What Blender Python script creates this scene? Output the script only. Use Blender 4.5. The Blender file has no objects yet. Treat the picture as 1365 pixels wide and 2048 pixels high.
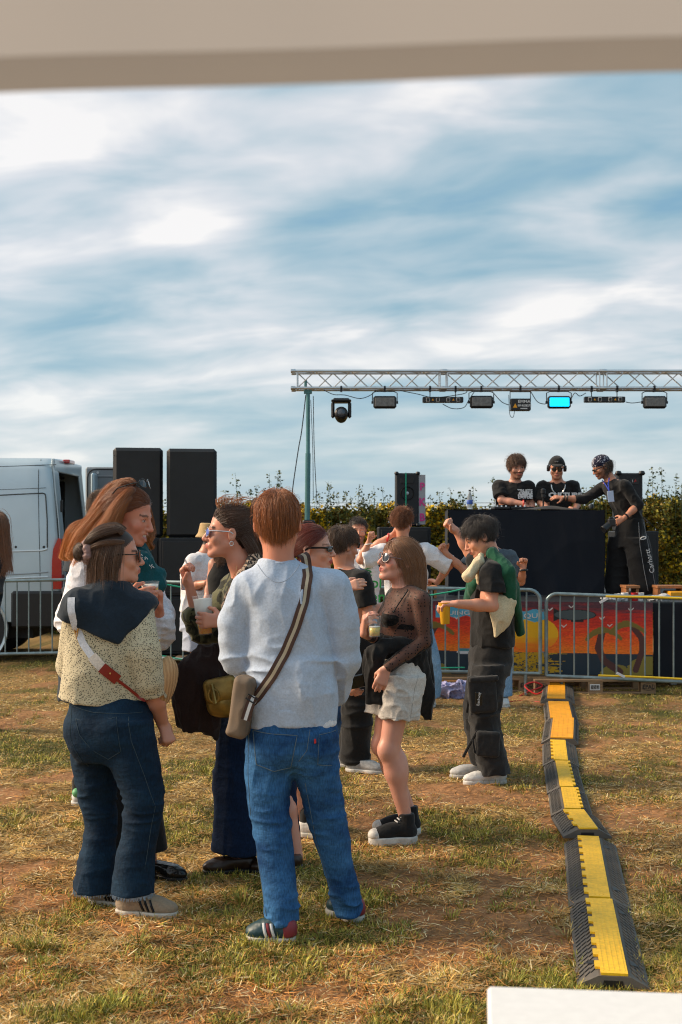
import bpy, math, random
import numpy as np
from mathutils import Vector, Matrix
PI = math.pi
scene = bpy.context.scene
C = scene.collection
random.seed(7)
RNG = np.random.default_rng(7)
# ---------------------------------------------------------------- camera
F = 2600.0                                   # focal length in photo pixels (1365 x 2048)
cam = bpy.data.cameras.new('camera')
cam.sensor_fit = 'VERTICAL'; cam.sensor_height = 36.0; cam.sensor_width = 24.0
cam.lens = F / 2048 * 36.0
cam.shift_y = 41.0 / 2048
cam.clip_start = 0.05; cam.clip_end = 3000
cam.dof.use_dof = True; cam.dof.focus_distance = 6.8; cam.dof.aperture_fstop = 5.6
camo = bpy.data.objects.new('camera', cam); C.objects.link(camo)
camo.location = (0, 0, 1.6); camo.rotation_euler = (PI / 2, 0, 0)
scene.camera = camo
# ---------------------------------------------------------------- view, world, sun
scene.view_settings.view_transform = 'Standard'
scene.view_settings.look = 'None'
scene.view_settings.gamma = 1.0
scene.view_settings.exposure = 0.84
scene.cycles.use_denoising = True; scene.cycles.filter_width = 1.0
scene.cycles.max_bounces = 6; scene.cycles.sample_clamp_indirect = 2.5; scene.cycles.transparent_max_bounces = 12
scene.cycles.diffuse_bounces = 3; scene.cycles.glossy_bounces = 3; scene.cycles.transmission_bounces = 5
SUN_DIR = Vector((-0.84, 0.12, 0.52)).normalized()      # towards the sun: left, a little beyond the crowd
SUN_EL = math.asin(SUN_DIR.z)
world = bpy.data.worlds.new('World'); scene.world = world; world.use_nodes = True
wn = world.node_tree; wn.nodes.clear()
def _n(t, **k):
    n = wn.nodes.new(t)
    for a, b in k.items(): setattr(n, a, b)
    return n
def _l(a, b): wn.links.new(a, b)
w_out = _n('ShaderNodeOutputWorld'); w_bg = _n('ShaderNodeBackground'); _l(w_bg.outputs[0], w_out.inputs[0])
w_bg.inputs[1].default_value = 0.10
w_sky = _n('ShaderNodeTexSky', sky_type='NISHITA'); w_sky.sun_disc = False
w_sky.sun_elevation = SUN_EL; w_sky.sun_rotation = math.atan2(SUN_DIR.x, SUN_DIR.y)
w_sky.air_density = 1.0; w_sky.dust_density = 1.2; w_sky.ozone_density = 3.0
w_tc = _n('ShaderNodeTexCoord'); w_sep = _n('ShaderNodeSeparateXYZ'); _l(w_tc.outputs['Generated'], w_sep.inputs[0])
def _m(op, a, b=None, c=None, clamp=False):
    n = _n('ShaderNodeMath', operation=op); n.use_clamp = clamp
    for i, v in enumerate((a, b, c)):
        if v is None: continue
        if isinstance(v, (int, float)): n.inputs[i].default_value = v
        else: _l(v, n.inputs[i])
    return n.outputs[0]
zc = _m('MAXIMUM', w_sep.outputs[2], 0.0); den = _m('ADD', zc, 0.20)
cx_ = _m('DIVIDE', w_sep.outputs[0], den); cy_ = _m('DIVIDE', w_sep.outputs[1], den)
# the cloud deck seen in perspective, its bands climbing to the right
cyr = _m('ADD', cy_, _m('MULTIPLY', cx_, 0.20))
def _vec(a, b, c):
    n = _n('ShaderNodeCombineXYZ'); _l(_m('MULTIPLY', cx_, a), n.inputs[0]); _l(_m('MULTIPLY', cyr, b), n.inputs[1]); n.inputs[2].default_value = c; return n.outputs[0]
def _noise(scale, detail, rough, dist=0.0, vec=None):
    n = _n('ShaderNodeTexNoise'); n.inputs['Scale'].default_value = scale; n.inputs['Detail'].default_value = detail
    n.inputs['Roughness'].default_value = rough; n.inputs['Distortion'].default_value = dist
    _l(vec, n.inputs['Vector']); return n.outputs['Fac']
n1 = _noise(1.0, 2, 0.45, 0.3, _vec(1.0, 1.7, 6.6)); n2 = _noise(1.0, 4, 0.48, 0.3, _vec(3.0, 4.3, 3.1))
nsum = _m('ADD', _m('MULTIPLY', n1, 0.56), _m('MULTIPLY', n2, 0.44))
nsum = _m('ADD', nsum, _m('MULTIPLY', w_sep.outputs[0], -0.09))      # brighter towards the sun side
w_cc = _n('ShaderNodeValToRGB'); _l(nsum, w_cc.inputs[0])             # thick cloud is bright cream, thin veil is blue grey
el = w_cc.color_ramp.elements; el[0].position = 0.37; el[0].color = (.17, .34, .47, 1); el[1].position = 0.625; el[1].color = (.86, .83, .80, 1)
for ps, cl_ in ((.44, (.27, .42, .50, 1)), (.505, (.42, .52, .57, 1)), (.575, (.64, .66, .68, 1))): q_ = el.new(ps); q_.color = cl_
w_hz = _n('ShaderNodeValToRGB'); _l(zc, w_hz.inputs[0])               # pale veil low over the horizon
e = w_hz.color_ramp.elements; e[0].position = 0.0; e[0].color = (.55, .55, .55, 1); e[1].position = 0.16; e[1].color = (0, 0, 0, 1)
w_v = _n('ShaderNodeMix', data_type='RGBA'); _l(w_hz.outputs[0], w_v.inputs[0]); _l(w_cc.outputs[0], w_v.inputs[6]); w_v.inputs[7].default_value = (.62, .68, .70, 1)
w_mul = _n('ShaderNodeVectorMath', operation='SCALE'); _l(w_v.outputs[2], w_mul.inputs[0]); w_mul.inputs['Scale'].default_value = 6.6
w_mix = _n('ShaderNodeMix', data_type='RGBA'); w_mix.inputs[0].default_value = .88; _l(w_sky.outputs[0], w_mix.inputs[6]); _l(w_mul.outputs[0], w_mix.inputs[7])
_l(w_mix.outputs[2], w_bg.inputs[0])
sun = bpy.data.lights.new('sun', 'SUN'); sun.energy = 3.0; sun.angle = math.radians(28); sun.color = (1.0, 0.79, 0.56)
suno = bpy.data.objects.new('sun', sun); C.objects.link(suno)
suno.rotation_euler = (-SUN_DIR).to_track_quat('-Z', 'Y').to_euler(); suno.location = (-20, 10, 15)
# ---------------------------------------------------------------- helpers
def W(px, py, Y): return Vector(((px - 682.5) / F * Y, Y, 1.6 - (py - 1065.0) / F * Y))
def V(*a): return Vector(a)
def np3(v): return np.array([v[0], v[1], v[2]], dtype=np.float64)
def tag(o, label=None, cat=None, group=None, kind=None):
    if label: o['label'] = label
    if cat: o['category'] = cat
    if group: o['group'] = group
    if kind: o['kind'] = kind
    return o
def thing(name, label, cat, loc=(0, 0, 0), group=None, rot=(0, 0, 0)):
    o = bpy.data.objects.new(name, None); C.objects.link(o); o.location = loc; o.rotation_euler = rot
    o.empty_display_size = 0.1
    return tag(o, label, cat, group)
def link(name, me, m, parent=None):
    o = bpy.data.objects.new(name, me); C.objects.link(o)
    if m is not None:
        for mm in (m if isinstance(m, (list, tuple)) else [m]): me.materials.append(mm)
    if parent is not None:
        o.parent = parent
        if parent.type == 'EMPTY' and not parent.get('_local'):
            o.matrix_parent_inverse = Matrix.LocRotScale(parent.location, parent.rotation_euler, None).inverted()
    return o
def mesh_np(name, verts, faces, col=None, smooth=True, mi=None):
    """faces: int array (n,3) or (n,4), or list of such arrays"""
    fl = faces if isinstance(faces, list) else [faces]
    me = bpy.data.meshes.new(name)
    verts = np.ascontiguousarray(verts, dtype=np.float32)
    me.vertices.add(len(verts)); me.vertices.foreach_set('co', verts.ravel())
    nl = sum(f.size for f in fl); npoly = sum(len(f) for f in fl)
    me.loops.add(nl); me.polygons.add(npoly)
    me.loops.foreach_set('vertex_index', np.concatenate([f.ravel() for f in fl]).astype(np.int32))
    st = []; s = 0
    for f in fl:
        st.append(s + np.arange(len(f)) * f.shape[1]); s += f.size
    me.polygons.foreach_set('loop_start', np.concatenate(st).astype(np.int32))
    if mi is not None: me.polygons.foreach_set('material_index', mi.astype(np.int32))
    me.update(calc_edges=True); me.validate()
    if not smooth: me.shade_flat()
    if col is not None:
        if col.shape[1] == 3: col = np.concatenate([col, np.ones((len(col), 1))], 1)
        a = me.color_attributes.new('Col', 'FLOAT_COLOR', 'POINT'); a.data.foreach_set('color', np.ascontiguousarray(col, dtype=np.float32).ravel())
    return me
# ---- noise
def _hash(ix, iy, iz, seed):
    h = (ix.astype(np.int64) * 374761393 + iy.astype(np.int64) * 668265263 + iz.astype(np.int64) * 2147483647 + seed * 974634777) & 0xffffffff
    h = ((h ^ (h >> 13)) * 1274126177) & 0xffffffff
    return ((h ^ (h >> 16)) & 0xffff) / 65535.0
def vnoise(p, seed=0):
    f = np.floor(p); t = p - f; t = t * t * (3 - 2 * t); i = f.astype(np.int64)
    x, y, z = i[..., 0], i[..., 1], i[..., 2]; tx, ty, tz = t[..., 0], t[..., 1], t[..., 2]
    def L(a, b, t): return a + (b - a) * t
    return L(L(L(_hash(x, y, z, seed), _hash(x + 1, y, z, seed), tx), L(_hash(x, y + 1, z, seed), _hash(x + 1, y + 1, z, seed), tx), ty),
             L(L(_hash(x, y, z + 1, seed), _hash(x + 1, y, z + 1, seed), tx), L(_hash(x, y + 1, z + 1, seed), _hash(x + 1, y + 1, z + 1, seed), tx), ty), tz)
def fbm(p, seed=0, o=3):
    s = 0; a = 1; t = 0
    for k in range(o): s = s + a * vnoise(p * (2.03 ** k), seed + k * 17); t += a; a *= 0.5
    return s / t
def ridge(p, seed=0): return np.clip(1 - np.abs(2 * vnoise(p, seed) - 1), 0, 1) ** 2.2 * 1.25 + .1
# ---- signed distance shapes. Each is a dict: f(P)->d, lo, hi
def unit(v): v = np3(v); return v / (np.linalg.norm(v) + 1e-12)
def cone(p0, p1, r0, r1, k=0.015, op='u'):
    p0 = np3(p0); p1 = np3(p1); ax = p1 - p0; L2 = max(ax @ ax, 1e-9)
    def f(P):
        t = np.clip(((P - p0) @ ax) / L2, 0, 1)
        q = P - p0 - t[..., None] * ax
        return np.sqrt((q * q).sum(-1)) - (r0 + (r1 - r0) * t)
    r = max(r0, r1)
    return dict(f=f, lo=np.minimum(p0, p1) - r, hi=np.maximum(p0, p1) + r, k=k, op=op)
def ell(c, r, M=None, k=0.015, op='u'):
    c = np3(c); r = np3(r); M = np.eye(3) if M is None else M      # columns = local axes
    def f(P):
        q = (P - c) @ M; a = q / r; k0 = np.sqrt((a * a).sum(-1)) + 1e-9; b = a / r; k1 = np.sqrt((b * b).sum(-1)) + 1e-9
        return k0 * (k0 - 1) / k1
    e = np.sqrt(((M * r) ** 2).sum(1))
    return dict(f=f, lo=c - e, hi=c + e, k=k, op=op)
def box(c, h, M=None, rad=0.01, k=0.01, op='u'):
    c = np3(c); h = np3(h) - rad; M = np.eye(3) if M is None else M
    def f(P):
        q = np.abs((P - c) @ M) - h
        return np.sqrt((np.maximum(q, 0) ** 2).sum(-1)) + np.minimum(q.max(-1), 0) - rad
    e = np.abs(M) @ (h + rad)
    return dict(f=f, lo=c - e, hi=c + e, k=k, op=op)
def loft(pts, a, b, lat, ks=None, k=0.015, op='u', cap=0.012, bend=None):
    """tube with elliptical sections: pts centres, a half width along lat, b half depth, flat ends"""
    pts = np.array([np3(p) for p in pts]); n = len(pts)
    a = np.broadcast_to(np.array(a, float), (n,)); b = np.broadcast_to(np.array(b, float), (n,))
    ax = pts[-1] - pts[0]; L = np.linalg.norm(ax); w = ax / L
    lat = np3(lat); u = lat - (lat @ w) * w; u /= np.linalg.norm(u); v = np.cross(w, u)
    s = (pts - pts[0]) @ w; cu = (pts - pts[0]) @ u; cv = (pts - pts[0]) @ v
    ss = np.linspace(0, L, 60)
    def sm(y):
        z = np.interp(ss, s, y)
        for _ in range(3): z = np.concatenate([z[:1], (z[:-2] + 2 * z[1:-1] + z[2:]) / 4, z[-1:]])
        return z
    A, B, CU, CV = sm(a), sm(b), sm(cu), sm(cv)
    def f(P):
        q = P - pts[0]; t = q @ w; x = np.interp(t, ss, CU); y = np.interp(t, ss, CV)
        ra = np.interp(t, ss, A); rb = np.interp(t, ss, B)
        x = (q @ u) - x; y = (q @ v) - y
        k0 = np.sqrt((x / ra) ** 2 + (y / rb) ** 2) + 1e-9; k1 = np.sqrt((x / ra ** 2) ** 2 + (y / rb ** 2) ** 2) + 1e-9
        d = k0 * (k0 - 1) / k1; c = np.maximum(-t, t - L)
        h = np.maximum(cap - np.abs(d - c), 0) / cap
        return np.maximum(d, c) + h * h * cap / 4
    m = max(a.max(), b.max())
    return dict(f=f, lo=pts.min(0) - m, hi=pts.max(0) + m, k=k, op=op)
def plane(p, n, k=0.004):        # keep the side n points away from
    p = np3(p); n = unit(n)
    return dict(f=lambda P: (P - p) @ n, lo=None, hi=None, k=k, op='i')
def slab(p, n, lo, hi, k=0.004):  # the same but only within a box
    d = plane(p, n, k); d['lo'] = np3(lo); d['hi'] = np3(hi); d['op'] = 'i'; return d
def sdf_mesh(name, prims, h, wr=(), colf=None, shift=None):
    """wr: list of (amp, (fx,fy,fz), seed[, zc, zw]) ridged folds"""
    us = [p for p in prims if p['op'] == 'u']
    amp = sum(abs(w[0]) for w in wr)
    lo = np.min([p['lo'] for p in us], 0) - 3 * h - amp; hi = np.max([p['hi'] for p in us], 0) + 3 * h + amp
    n = np.ceil((hi - lo) / h).astype(int) + 1
    G = np.full(tuple(n), 0.15, np.float32)
    ax = [lo[i] + h * np.arange(n[i]) for i in range(3)]
    for p in prims:
        if p['lo'] is None: i0 = np.zeros(3, int); i1 = n.copy()
        else:
            m = p['k'] + 3 * h if p['op'] != 'i' else 0
            i0 = np.clip(np.floor((p['lo'] - m - lo) / h).astype(int), 0, n); i1 = np.clip(np.ceil((p['hi'] + m - lo) / h).astype(int) + 1, 0, n)
        if np.any(i1 <= i0): continue
        sl = tuple(slice(i0[i], i1[i]) for i in range(3))
        P = np.stack(np.meshgrid(ax[0][sl[0]], ax[1][sl[1]], ax[2][sl[2]], indexing='ij'), -1)
        d = p['f'](P).astype(np.float32); g = G[sl]; k = max(p['k'], 1e-5)
        if p['op'] == 'u':
            q = np.maximum(k - np.abs(d - g), 0) / k; G[sl] = np.minimum(d, g) - q * q * k / 4
        else:
            if p['op'] == 's': d = -d
            q = np.maximum(k - np.abs(d - g), 0) / k; G[sl] = np.maximum(d, g) + q * q * k / 4
    G[0] = G[-1] = 0.15; G[:, 0] = G[:, -1] = 0.15; G[:, :, 0] = G[:, :, -1] = 0.15
    if len(wr):
        I = np.nonzero(np.abs(G) < amp + 2.5 * h); P = np.stack([ax[i][I[i]] for i in range(3)], -1)
        acc = np.zeros(len(P))
        for w in wr:
            fr = np.array(w[1], float); Q = P * fr + 0.5 * vnoise(P * 7.0, w[2] + 5)[:, None] * 1.3
            v = ridge(Q, w[2]) - 0.4
            if len(w) > 3: v = v * np.exp(-((P[:, 2] - w[3]) / w[4]) ** 2)
            acc += w[0] * v
        G[I] -= acc.astype(np.float32)
    S = G < 0
    c = [S[i:n[0] - 1 + i, j:n[1] - 1 + j, k:n[2] - 1 + k] for i in (0, 1) for j in (0, 1) for k in (0, 1)]
    anyv = c[0].copy(); allv = c[0].copy()
    for x in c[1:]: anyv |= x; allv &= x
    act = anyv & ~allv
    I = np.nonzero(act); N = len(I[0]); idx = np.full(act.shape, -1, np.int32); idx[I] = np.arange(N)
    corners = [(i, j, k) for i in (0, 1) for j in (0, 1) for k in (0, 1)]
    g = {cc: G[I[0] + cc[0], I[1] + cc[1], I[2] + cc[2]] for cc in corners}
    acc = np.zeros((N, 3)); cnt = np.zeros(N)
    for c0 in corners:
        for a in range(3):
            if c0[a]: continue
            c1 = list(c0); c1[a] = 1; c1 = tuple(c1)
            a0, a1 = g[c0], g[c1]; m = (a0 < 0) != (a1 < 0)
            t = np.where(m, a0 / np.where(m, a0 - a1, 1), 0)
            pt = np.tile(np.array(c0, float), (N, 1)); pt[:, a] = t
            acc[m] += pt[m]; cnt[m] += 1
    verts = (np.stack(I, -1) + acc / np.maximum(cnt, 1)[:, None]) * h + lo
    quads = []
    for a in range(3):
        b, d = (a + 1) % 3, (a + 2) % 3
        s0 = [slice(1, -1)] * 3; s0[a] = slice(0, -1); s1 = [slice(1, -1)] * 3; s1[a] = slice(1, None)
        A0 = S[tuple(s0)]; A1 = S[tuple(s1)]
        E = np.nonzero(A0 != A1)
        e = [E[0].copy(), E[1].copy(), E[2].copy()]
        e[b] = e[b] + 1; e[d] = e[d] + 1
        def cell(ob, od):
            q = [x.copy() for x in e]; q[b] += ob; q[d] += od; return idx[tuple(q)]
        q = np.stack([cell(-1, -1), cell(0, -1), cell(0, 0), cell(-1, 0)], -1)
        flip = ~A0[E]
        q[flip] = q[flip][:, ::-1]; quads.append(q)
    quads = np.concatenate(quads); quads = quads[(quads >= 0).all(1)]
    if shift is not None: verts = shift(verts)
    col = colf(verts) if colf else None
    return mesh_np(name, verts, quads, col)
# ---- plain shapes collected in one mesh
class MB:
    def __init__(s): s.v = []; s.f = []; s.m = []
    def add(s, vs, fs, mi=0):
        b = len(s.v); s.v += [tuple(x) for x in vs]; s.f += [tuple(i + b for i in f) for f in fs]; s.m += [mi] * len(fs); return s
    def box(s, lo, hi, M=None, bev=0.0, mi=0):
        (x0, y0, z0), (x1, y1, z1) = lo, hi
        if bev > 0:
            b = min(bev, (x1 - x0) * .45, (y1 - y0) * .45, (z1 - z0) * .45); vs = []; 
            import itertools
            key = {}
            for sx, sy, sz in itertools.product((0, 1), repeat=3):
                X = (x0, x1)[sx]; Y = (y0, y1)[sy]; Z = (z0, z1)[sz]; dx = b * (1 - 2 * sx); dy = b * (1 - 2 * sy); dz = b * (1 - 2 * sz)
                for a, q in enumerate(((X, Y + dy, Z + dz), (X + dx, Y, Z + dz), (X + dx, Y + dy, Z))): key[(sx, sy, sz, a)] = len(vs); vs.append(q)
            fs = []
            for a in range(3):
                o1, o2 = [i for i in range(3) if i != a]
                for sd in (0, 1):
                    r = []
                    for u, w in ((0, 0), (1, 0), (1, 1), (0, 1)):
                        c = [0, 0, 0]; c[a] = sd; c[o1] = u; c[o2] = w; r.append(key[(*c, a)])
                    fs.append(r)
                for u in (0, 1):
                    for w in (0, 1):
                        c0 = [0, 0, 0]; c1 = [0, 0, 0]; c0[o1] = c1[o1] = u; c0[o2] = c1[o2] = w; c0[a] = 0; c1[a] = 1
                        fs.append([key[(*c0, o1)], key[(*c1, o1)], key[(*c1, o2)], key[(*c0, o2)]])
            for c in itertools.product((0, 1), repeat=3): fs.append([key[(*c, 0)], key[(*c, 1)], key[(*c, 2)]])
        else:
            vs = [(x, y, z) for x in (x0, x1) for y in (y0, y1) for z in (z0, z1)]
            fs = [(0, 1, 3, 2), (4, 6, 7, 5), (0, 4, 5, 1), (2, 3, 7, 6), (0, 2, 6, 4), (1, 5, 7, 3)]
        if M is not None: vs = [M @ Vector(q) for q in vs]
        return s.add(vs, fs, mi)
    def tube(s, pts, r, n=10, mi=0, closed=False, cap=True):
        pts = [Vector(p) for p in pts]; m = len(pts); rr = r if isinstance(r, (list, tuple)) else [r] * m
        vs = []; up = None
        for i, p in enumerate(pts):
            if closed: t = (pts[(i + 1) % m] - pts[i - 1])
            else: t = (pts[min(i + 1, m - 1)] - pts[max(i - 1, 0)])
            t.normalize()
            if up is None: up = t.orthogonal().normalized()
            up = (up - t * up.dot(t)).normalized(); w = t.cross(up)
            for j in range(n):
                a = 2 * PI * j / n; vs.append(p + (up * math.cos(a) + w * math.sin(a)) * rr[i])
        fs = [(i * n + j, i * n + (j + 1) % n, ((i + 1) % m) * n + (j + 1) % n, ((i + 1) % m) * n + j) for i in range(m if closed else m - 1) for j in range(n)]
        if cap and not closed: fs += [tuple(range(n))[::-1], tuple((m - 1) * n + j for j in range(n))]
        return s.add(vs, fs, mi)
    def lathe(s, prof, c=(0, 0, 0), axis=(0, 0, 1), n=24, mi=0):
        ax = Vector(axis).normalized(); u = ax.orthogonal().normalized(); w = ax.cross(u); c = Vector(c); vs = []
        for r, h in prof:
            for j in range(n):
                a = 2 * PI * j / n; vs.append(c + ax * h + (u * math.cos(a) + w * math.sin(a)) * r)
        fs = [(i * n + j, i * n + (j + 1) % n, (i + 1) * n + (j + 1) % n, (i + 1) * n + j) for i in range(len(prof) - 1) for j in range(n)]
        return s.add(vs, fs, mi)
    def prism(s, poly, axis_vec, mi=0):
        a = Vector(axis_vec); n = len(poly); vs = [Vector(p) for p in poly] + [Vector(p) + a for p in poly]
        return s.add(vs, [tuple(range(n)), tuple(range(2 * n - 1, n - 1, -1))] + [(i, i + n, (i + 1) % n + n, (i + 1) % n) for i in range(n)], mi)
    def mesh(s, name, smooth=False):
        import bmesh
        me = bpy.data.meshes.new(name); me.from_pydata([tuple(v) for v in s.v], [], s.f); me.update()
        if any(s.m): me.polygons.foreach_set('material_index', s.m)
        bm = bmesh.new(); bm.from_mesh(me); bmesh.ops.recalc_face_normals(bm, faces=bm.faces); bm.to_mesh(me); bm.free()
        if smooth == 'auto':
            me.shade_smooth(); me.set_sharp_from_angle(angle=math.radians(35))
        elif smooth: me.shade_smooth()
        else: me.shade_flat()
        return me
    def build(s, name, m, parent=None, smooth='auto'): return link(name, s.mesh(name, smooth), m, parent)
def text_mesh(name, body, m, parent, loc, size, right=(1, 0, 0), up=(0, 0, 1), ext=0.001, align='CENTER', bold=0.0, sx=1.0):
    cu = bpy.data.curves.new(name, 'FONT'); cu.body = body; cu.size = size; cu.align_x = align; cu.align_y = 'CENTER'; cu.extrude = ext; cu.offset = bold; cu.resolution_u = 3
    o = bpy.data.objects.new(name, cu); C.objects.link(o)
    bpy.context.view_layer.update()
    me = bpy.data.meshes.new_from_object(o.evaluated_get(bpy.context.evaluated_depsgraph_get()))
    bpy.data.objects.remove(o); bpy.data.curves.remove(cu)
    r = Vector(right).normalized(); u = Vector(up).normalized(); u = (u - r * u.dot(r)).normalized(); n = r.cross(u)
    me.transform(Matrix(((r.x * sx, u.x, n.x, loc[0]), (r.y * sx, u.y, n.y, loc[1]), (r.z * sx, u.z, n.z, loc[2]), (0, 0, 0, 1))))
    me.name = name
    return link(name, me, m, parent)
# ---------------------------------------------------------------- materials
def mat(name, base=(.5, .5, .5), rough=.6, metal=0., spec=.5, var=.0, vscale=6., bump=0., bscale=60., bdist=.002, col=False, sss=0., sheen=0., emit=None, estr=0., trans=0., alpha=None,
        stretch=(1, 1, 1), bump2=0., b2scale=8., base2=None, coat=0., fine=0., fscale=150., fstretch=(1, 1, 1)):
    m = bpy.data.materials.new(name); m.use_nodes = True; nt = m.node_tree; N = nt.nodes; L = nt.links
    b = N['Principled BSDF']; b.inputs['Roughness'].default_value = rough; b.inputs['Metallic'].default_value = metal
    b.inputs['Specular IOR Level'].default_value = spec; b.inputs['Base Color'].default_value = (*base, 1)
    tc = N.new('ShaderNodeTexCoord'); mp = N.new('ShaderNodeMapping'); L.new(tc.outputs['Object'], mp.inputs[0]); mp.inputs['Scale'].default_value = stretch
    src = None
    if col:
        a = N.new('ShaderNodeVertexColor'); a.layer_name = 'Col'; src = a.outputs[0]
    if var > 0 or base2:
        n = N.new('ShaderNodeTexNoise'); n.inputs['Scale'].default_value = vscale; n.inputs['Detail'].default_value = 5; n.inputs['Roughness'].default_value = .6; L.new(mp.outputs[0], n.inputs['Vector'])
        r = N.new('ShaderNodeValToRGB'); L.new(n.outputs['Fac'], r.inputs[0])
        r.color_ramp.elements[0].position = .3; r.color_ramp.elements[1].position = .7
        if base2:
            r.color_ramp.elements[0].color = (*base, 1); r.color_ramp.elements[1].color = (*base2, 1); src = r.outputs[0]
        else:
            r.color_ramp.elements[0].color = (1 - var,) * 3 + (1,); r.color_ramp.elements[1].color = (1 + var,) * 3 + (1,)
            x = N.new('ShaderNodeMix'); x.data_type = 'RGBA'; x.blend_type = 'MULTIPLY'; x.inputs[0].default_value = 1; L.new(r.outputs[0], x.inputs[7])
            if src is not None: L.new(src, x.inputs[6])
            else: x.inputs[6].default_value = (*base, 1)
            src = x.outputs[2]
    if fine > 0:
        mp2 = N.new('ShaderNodeMapping'); mp2.inputs['Scale'].default_value = fstretch; L.new(tc.outputs['Object'], mp2.inputs[0])
        n = N.new('ShaderNodeTexNoise'); n.inputs['Scale'].default_value = fscale; n.inputs['Detail'].default_value = 2; L.new(mp2.outputs[0], n.inputs['Vector'])
        r = N.new('ShaderNodeValToRGB'); L.new(n.outputs['Fac'], r.inputs[0]); r.color_ramp.elements[0].position = .35; r.color_ramp.elements[1].position = .65
        r.color_ramp.elements[0].color = (1 - fine,) * 3 + (1,); r.color_ramp.elements[1].color = (1 + fine,) * 3 + (1,)
        x = N.new('ShaderNodeMix'); x.data_type = 'RGBA'; x.blend_type = 'MULTIPLY'; x.inputs[0].default_value = 1; L.new(r.outputs[0], x.inputs[7])
        if src is not None: L.new(src, x.inputs[6])
        else: x.inputs[6].default_value = (*base, 1)
        src = x.outputs[2]
    if src is not None: L.new(src, b.inputs['Base Color'])
    nrm = None
    for st, sc, di in ((bump, bscale, bdist), (bump2, b2scale, .02)):
        if st > 0:
            n = N.new('ShaderNodeTexNoise'); n.inputs['Scale'].default_value = sc; n.inputs['Detail'].default_value = 4; L.new(mp.outputs[0], n.inputs['Vector'])
            bp = N.new('ShaderNodeBump'); bp.inputs['Strength'].default_value = st; bp.inputs['Distance'].default_value = di; L.new(n.outputs['Fac'], bp.inputs['Height'])
            if nrm is not None: L.new(nrm, bp.inputs['Normal'])
            nrm = bp.outputs[0]
    if nrm is not None: L.new(nrm, b.inputs['Normal'])
    if sss: b.inputs['Subsurface Weight'].default_value = sss; b.inputs['Subsurface Radius'].default_value = (.02, .008, .004); b.inputs['Subsurface Scale'].default_value = .5
    if sheen: b.inputs['Sheen Weight'].default_value = sheen; b.inputs['Sheen Roughness'].default_value = .5
    if emit: b.inputs['Emission Color'].default_value = (*emit, 1); b.inputs['Emission Strength'].default_value = estr
    if trans: b.inputs['Transmission Weight'].default_value = trans
    if coat: b.inputs['Coat Weight'].default_value = coat
    if alpha is not None: b.inputs['Alpha'].default_value = alpha
    return m
def pattern(m, kind, scale, c1, c2, thr=.5, stretch=(1, 1, 1), dist=0., soft=.02):
    """two-colour woven or printed pattern on a material"""
    nt = m.node_tree; N = nt.nodes; L = nt.links; b = N['Principled BSDF']
    tc = N.new('ShaderNodeTexCoord'); mp = N.new('ShaderNodeMapping'); mp.inputs['Scale'].default_value = stretch; L.new(tc.outputs['Object'], mp.inputs[0])
    if kind == 'dots':
        t = N.new('ShaderNodeTexVoronoi'); t.inputs['Scale'].default_value = scale; out = t.outputs['Distance']
    elif kind == 'noise':
        t = N.new('ShaderNodeTexNoise'); t.inputs['Scale'].default_value = scale; t.inputs['Detail'].default_value = 2; t.inputs['Distortion'].default_value = dist; out = t.outputs['Fac']
    elif kind == 'wave':
        t = N.new('ShaderNodeTexWave'); t.inputs['Scale'].default_value = scale; t.inputs['Distortion'].default_value = dist; out = t.outputs['Fac']
    L.new(mp.outputs[0], t.inputs['Vector'])
    r = N.new('ShaderNodeValToRGB'); L.new(out, r.inputs[0]); e = r.color_ramp.elements
    e[0].position = max(0, thr - soft); e[0].color = (*c1, 1); e[1].position = thr + soft; e[1].color = (*c2, 1)
    L.new(r.outputs[0], b.inputs['Base Color']); return m
# ---------------------------------------------------------------- ground
def patches(x, y):
    """0..1 maps: green grass, bare soil, straw lightness"""
    p = np.stack([x * 0.9, y * 0.75, np.zeros_like(x)], -1)
    g = fbm(p * 1.5 + 3.1, 11, 5); s = fbm(p * 1.9 + 9.7, 23, 5); d = fbm(p * 6.0, 31, 3)
    near = np.clip((6.8 - y) / 3.0, 0, 1) * .035; far = np.clip((y - 8) / 4, 0, 1) * .03
    green = np.clip((g + near - far + (d - .5) * .55 - .44) / .20, 0, 1)
    soil = np.clip((s - near * .5 + (d - .5) * .3 - .52) / .10, 0, 1) * (1 - green * .8)
    return green, soil, d
def gheight(x, y):
    fade = np.clip(1 - (np.abs(y - 9) - 7.5) / 3, 0, 1) * np.clip(1 - (np.abs(x) - 6) / 3, 0, 1)
    p = np.stack([x, y, np.zeros_like(x)], -1)
    return ((fbm(p * 1.3, 41, 3) - .5) * .030 + (fbm(p * 9, 47, 3) - .5) * .030 + (fbm(p * 30, 49, 2) - .5) * .010) * fade
def axis_lines(lo, hi, st, far):
    a = list(np.arange(lo, hi, st)); s = st; v = lo; L = []
    while v > -far: s *= 1.28; v -= s; L.append(v)
    R = []; s = st; v = hi
    while v < far: s *= 1.28; v += s; R.append(v)
    return np.array(L[::-1] + a + R)
gx = axis_lines(-4.3, 4.6, .032, 1400); gy = axis_lines(3.6, 14.5, .036, 1400)
GX, GY = np.meshgrid(gx, gy, indexing='ij'); gv = np.stack([GX, GY, gheight(GX, GY)], -1).reshape(-1, 3)
ii = np.arange(len(gx) * len(gy)).reshape(len(gx), len(gy))
gf = np.stack([ii[:-1, :-1], ii[1:, :-1], ii[1:, 1:], ii[:-1, 1:]], -1).reshape(-1, 4)
gr, so, dd = patches(gv[:, 0], gv[:, 1]); fi = vnoise(gv * np.array([90, 90, 1]), 3)
c_st = np.array([.30, .19, .075]); c_gr = np.array([.105, .100, .030]); c_so = np.array([.38, .195, .090])
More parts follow.
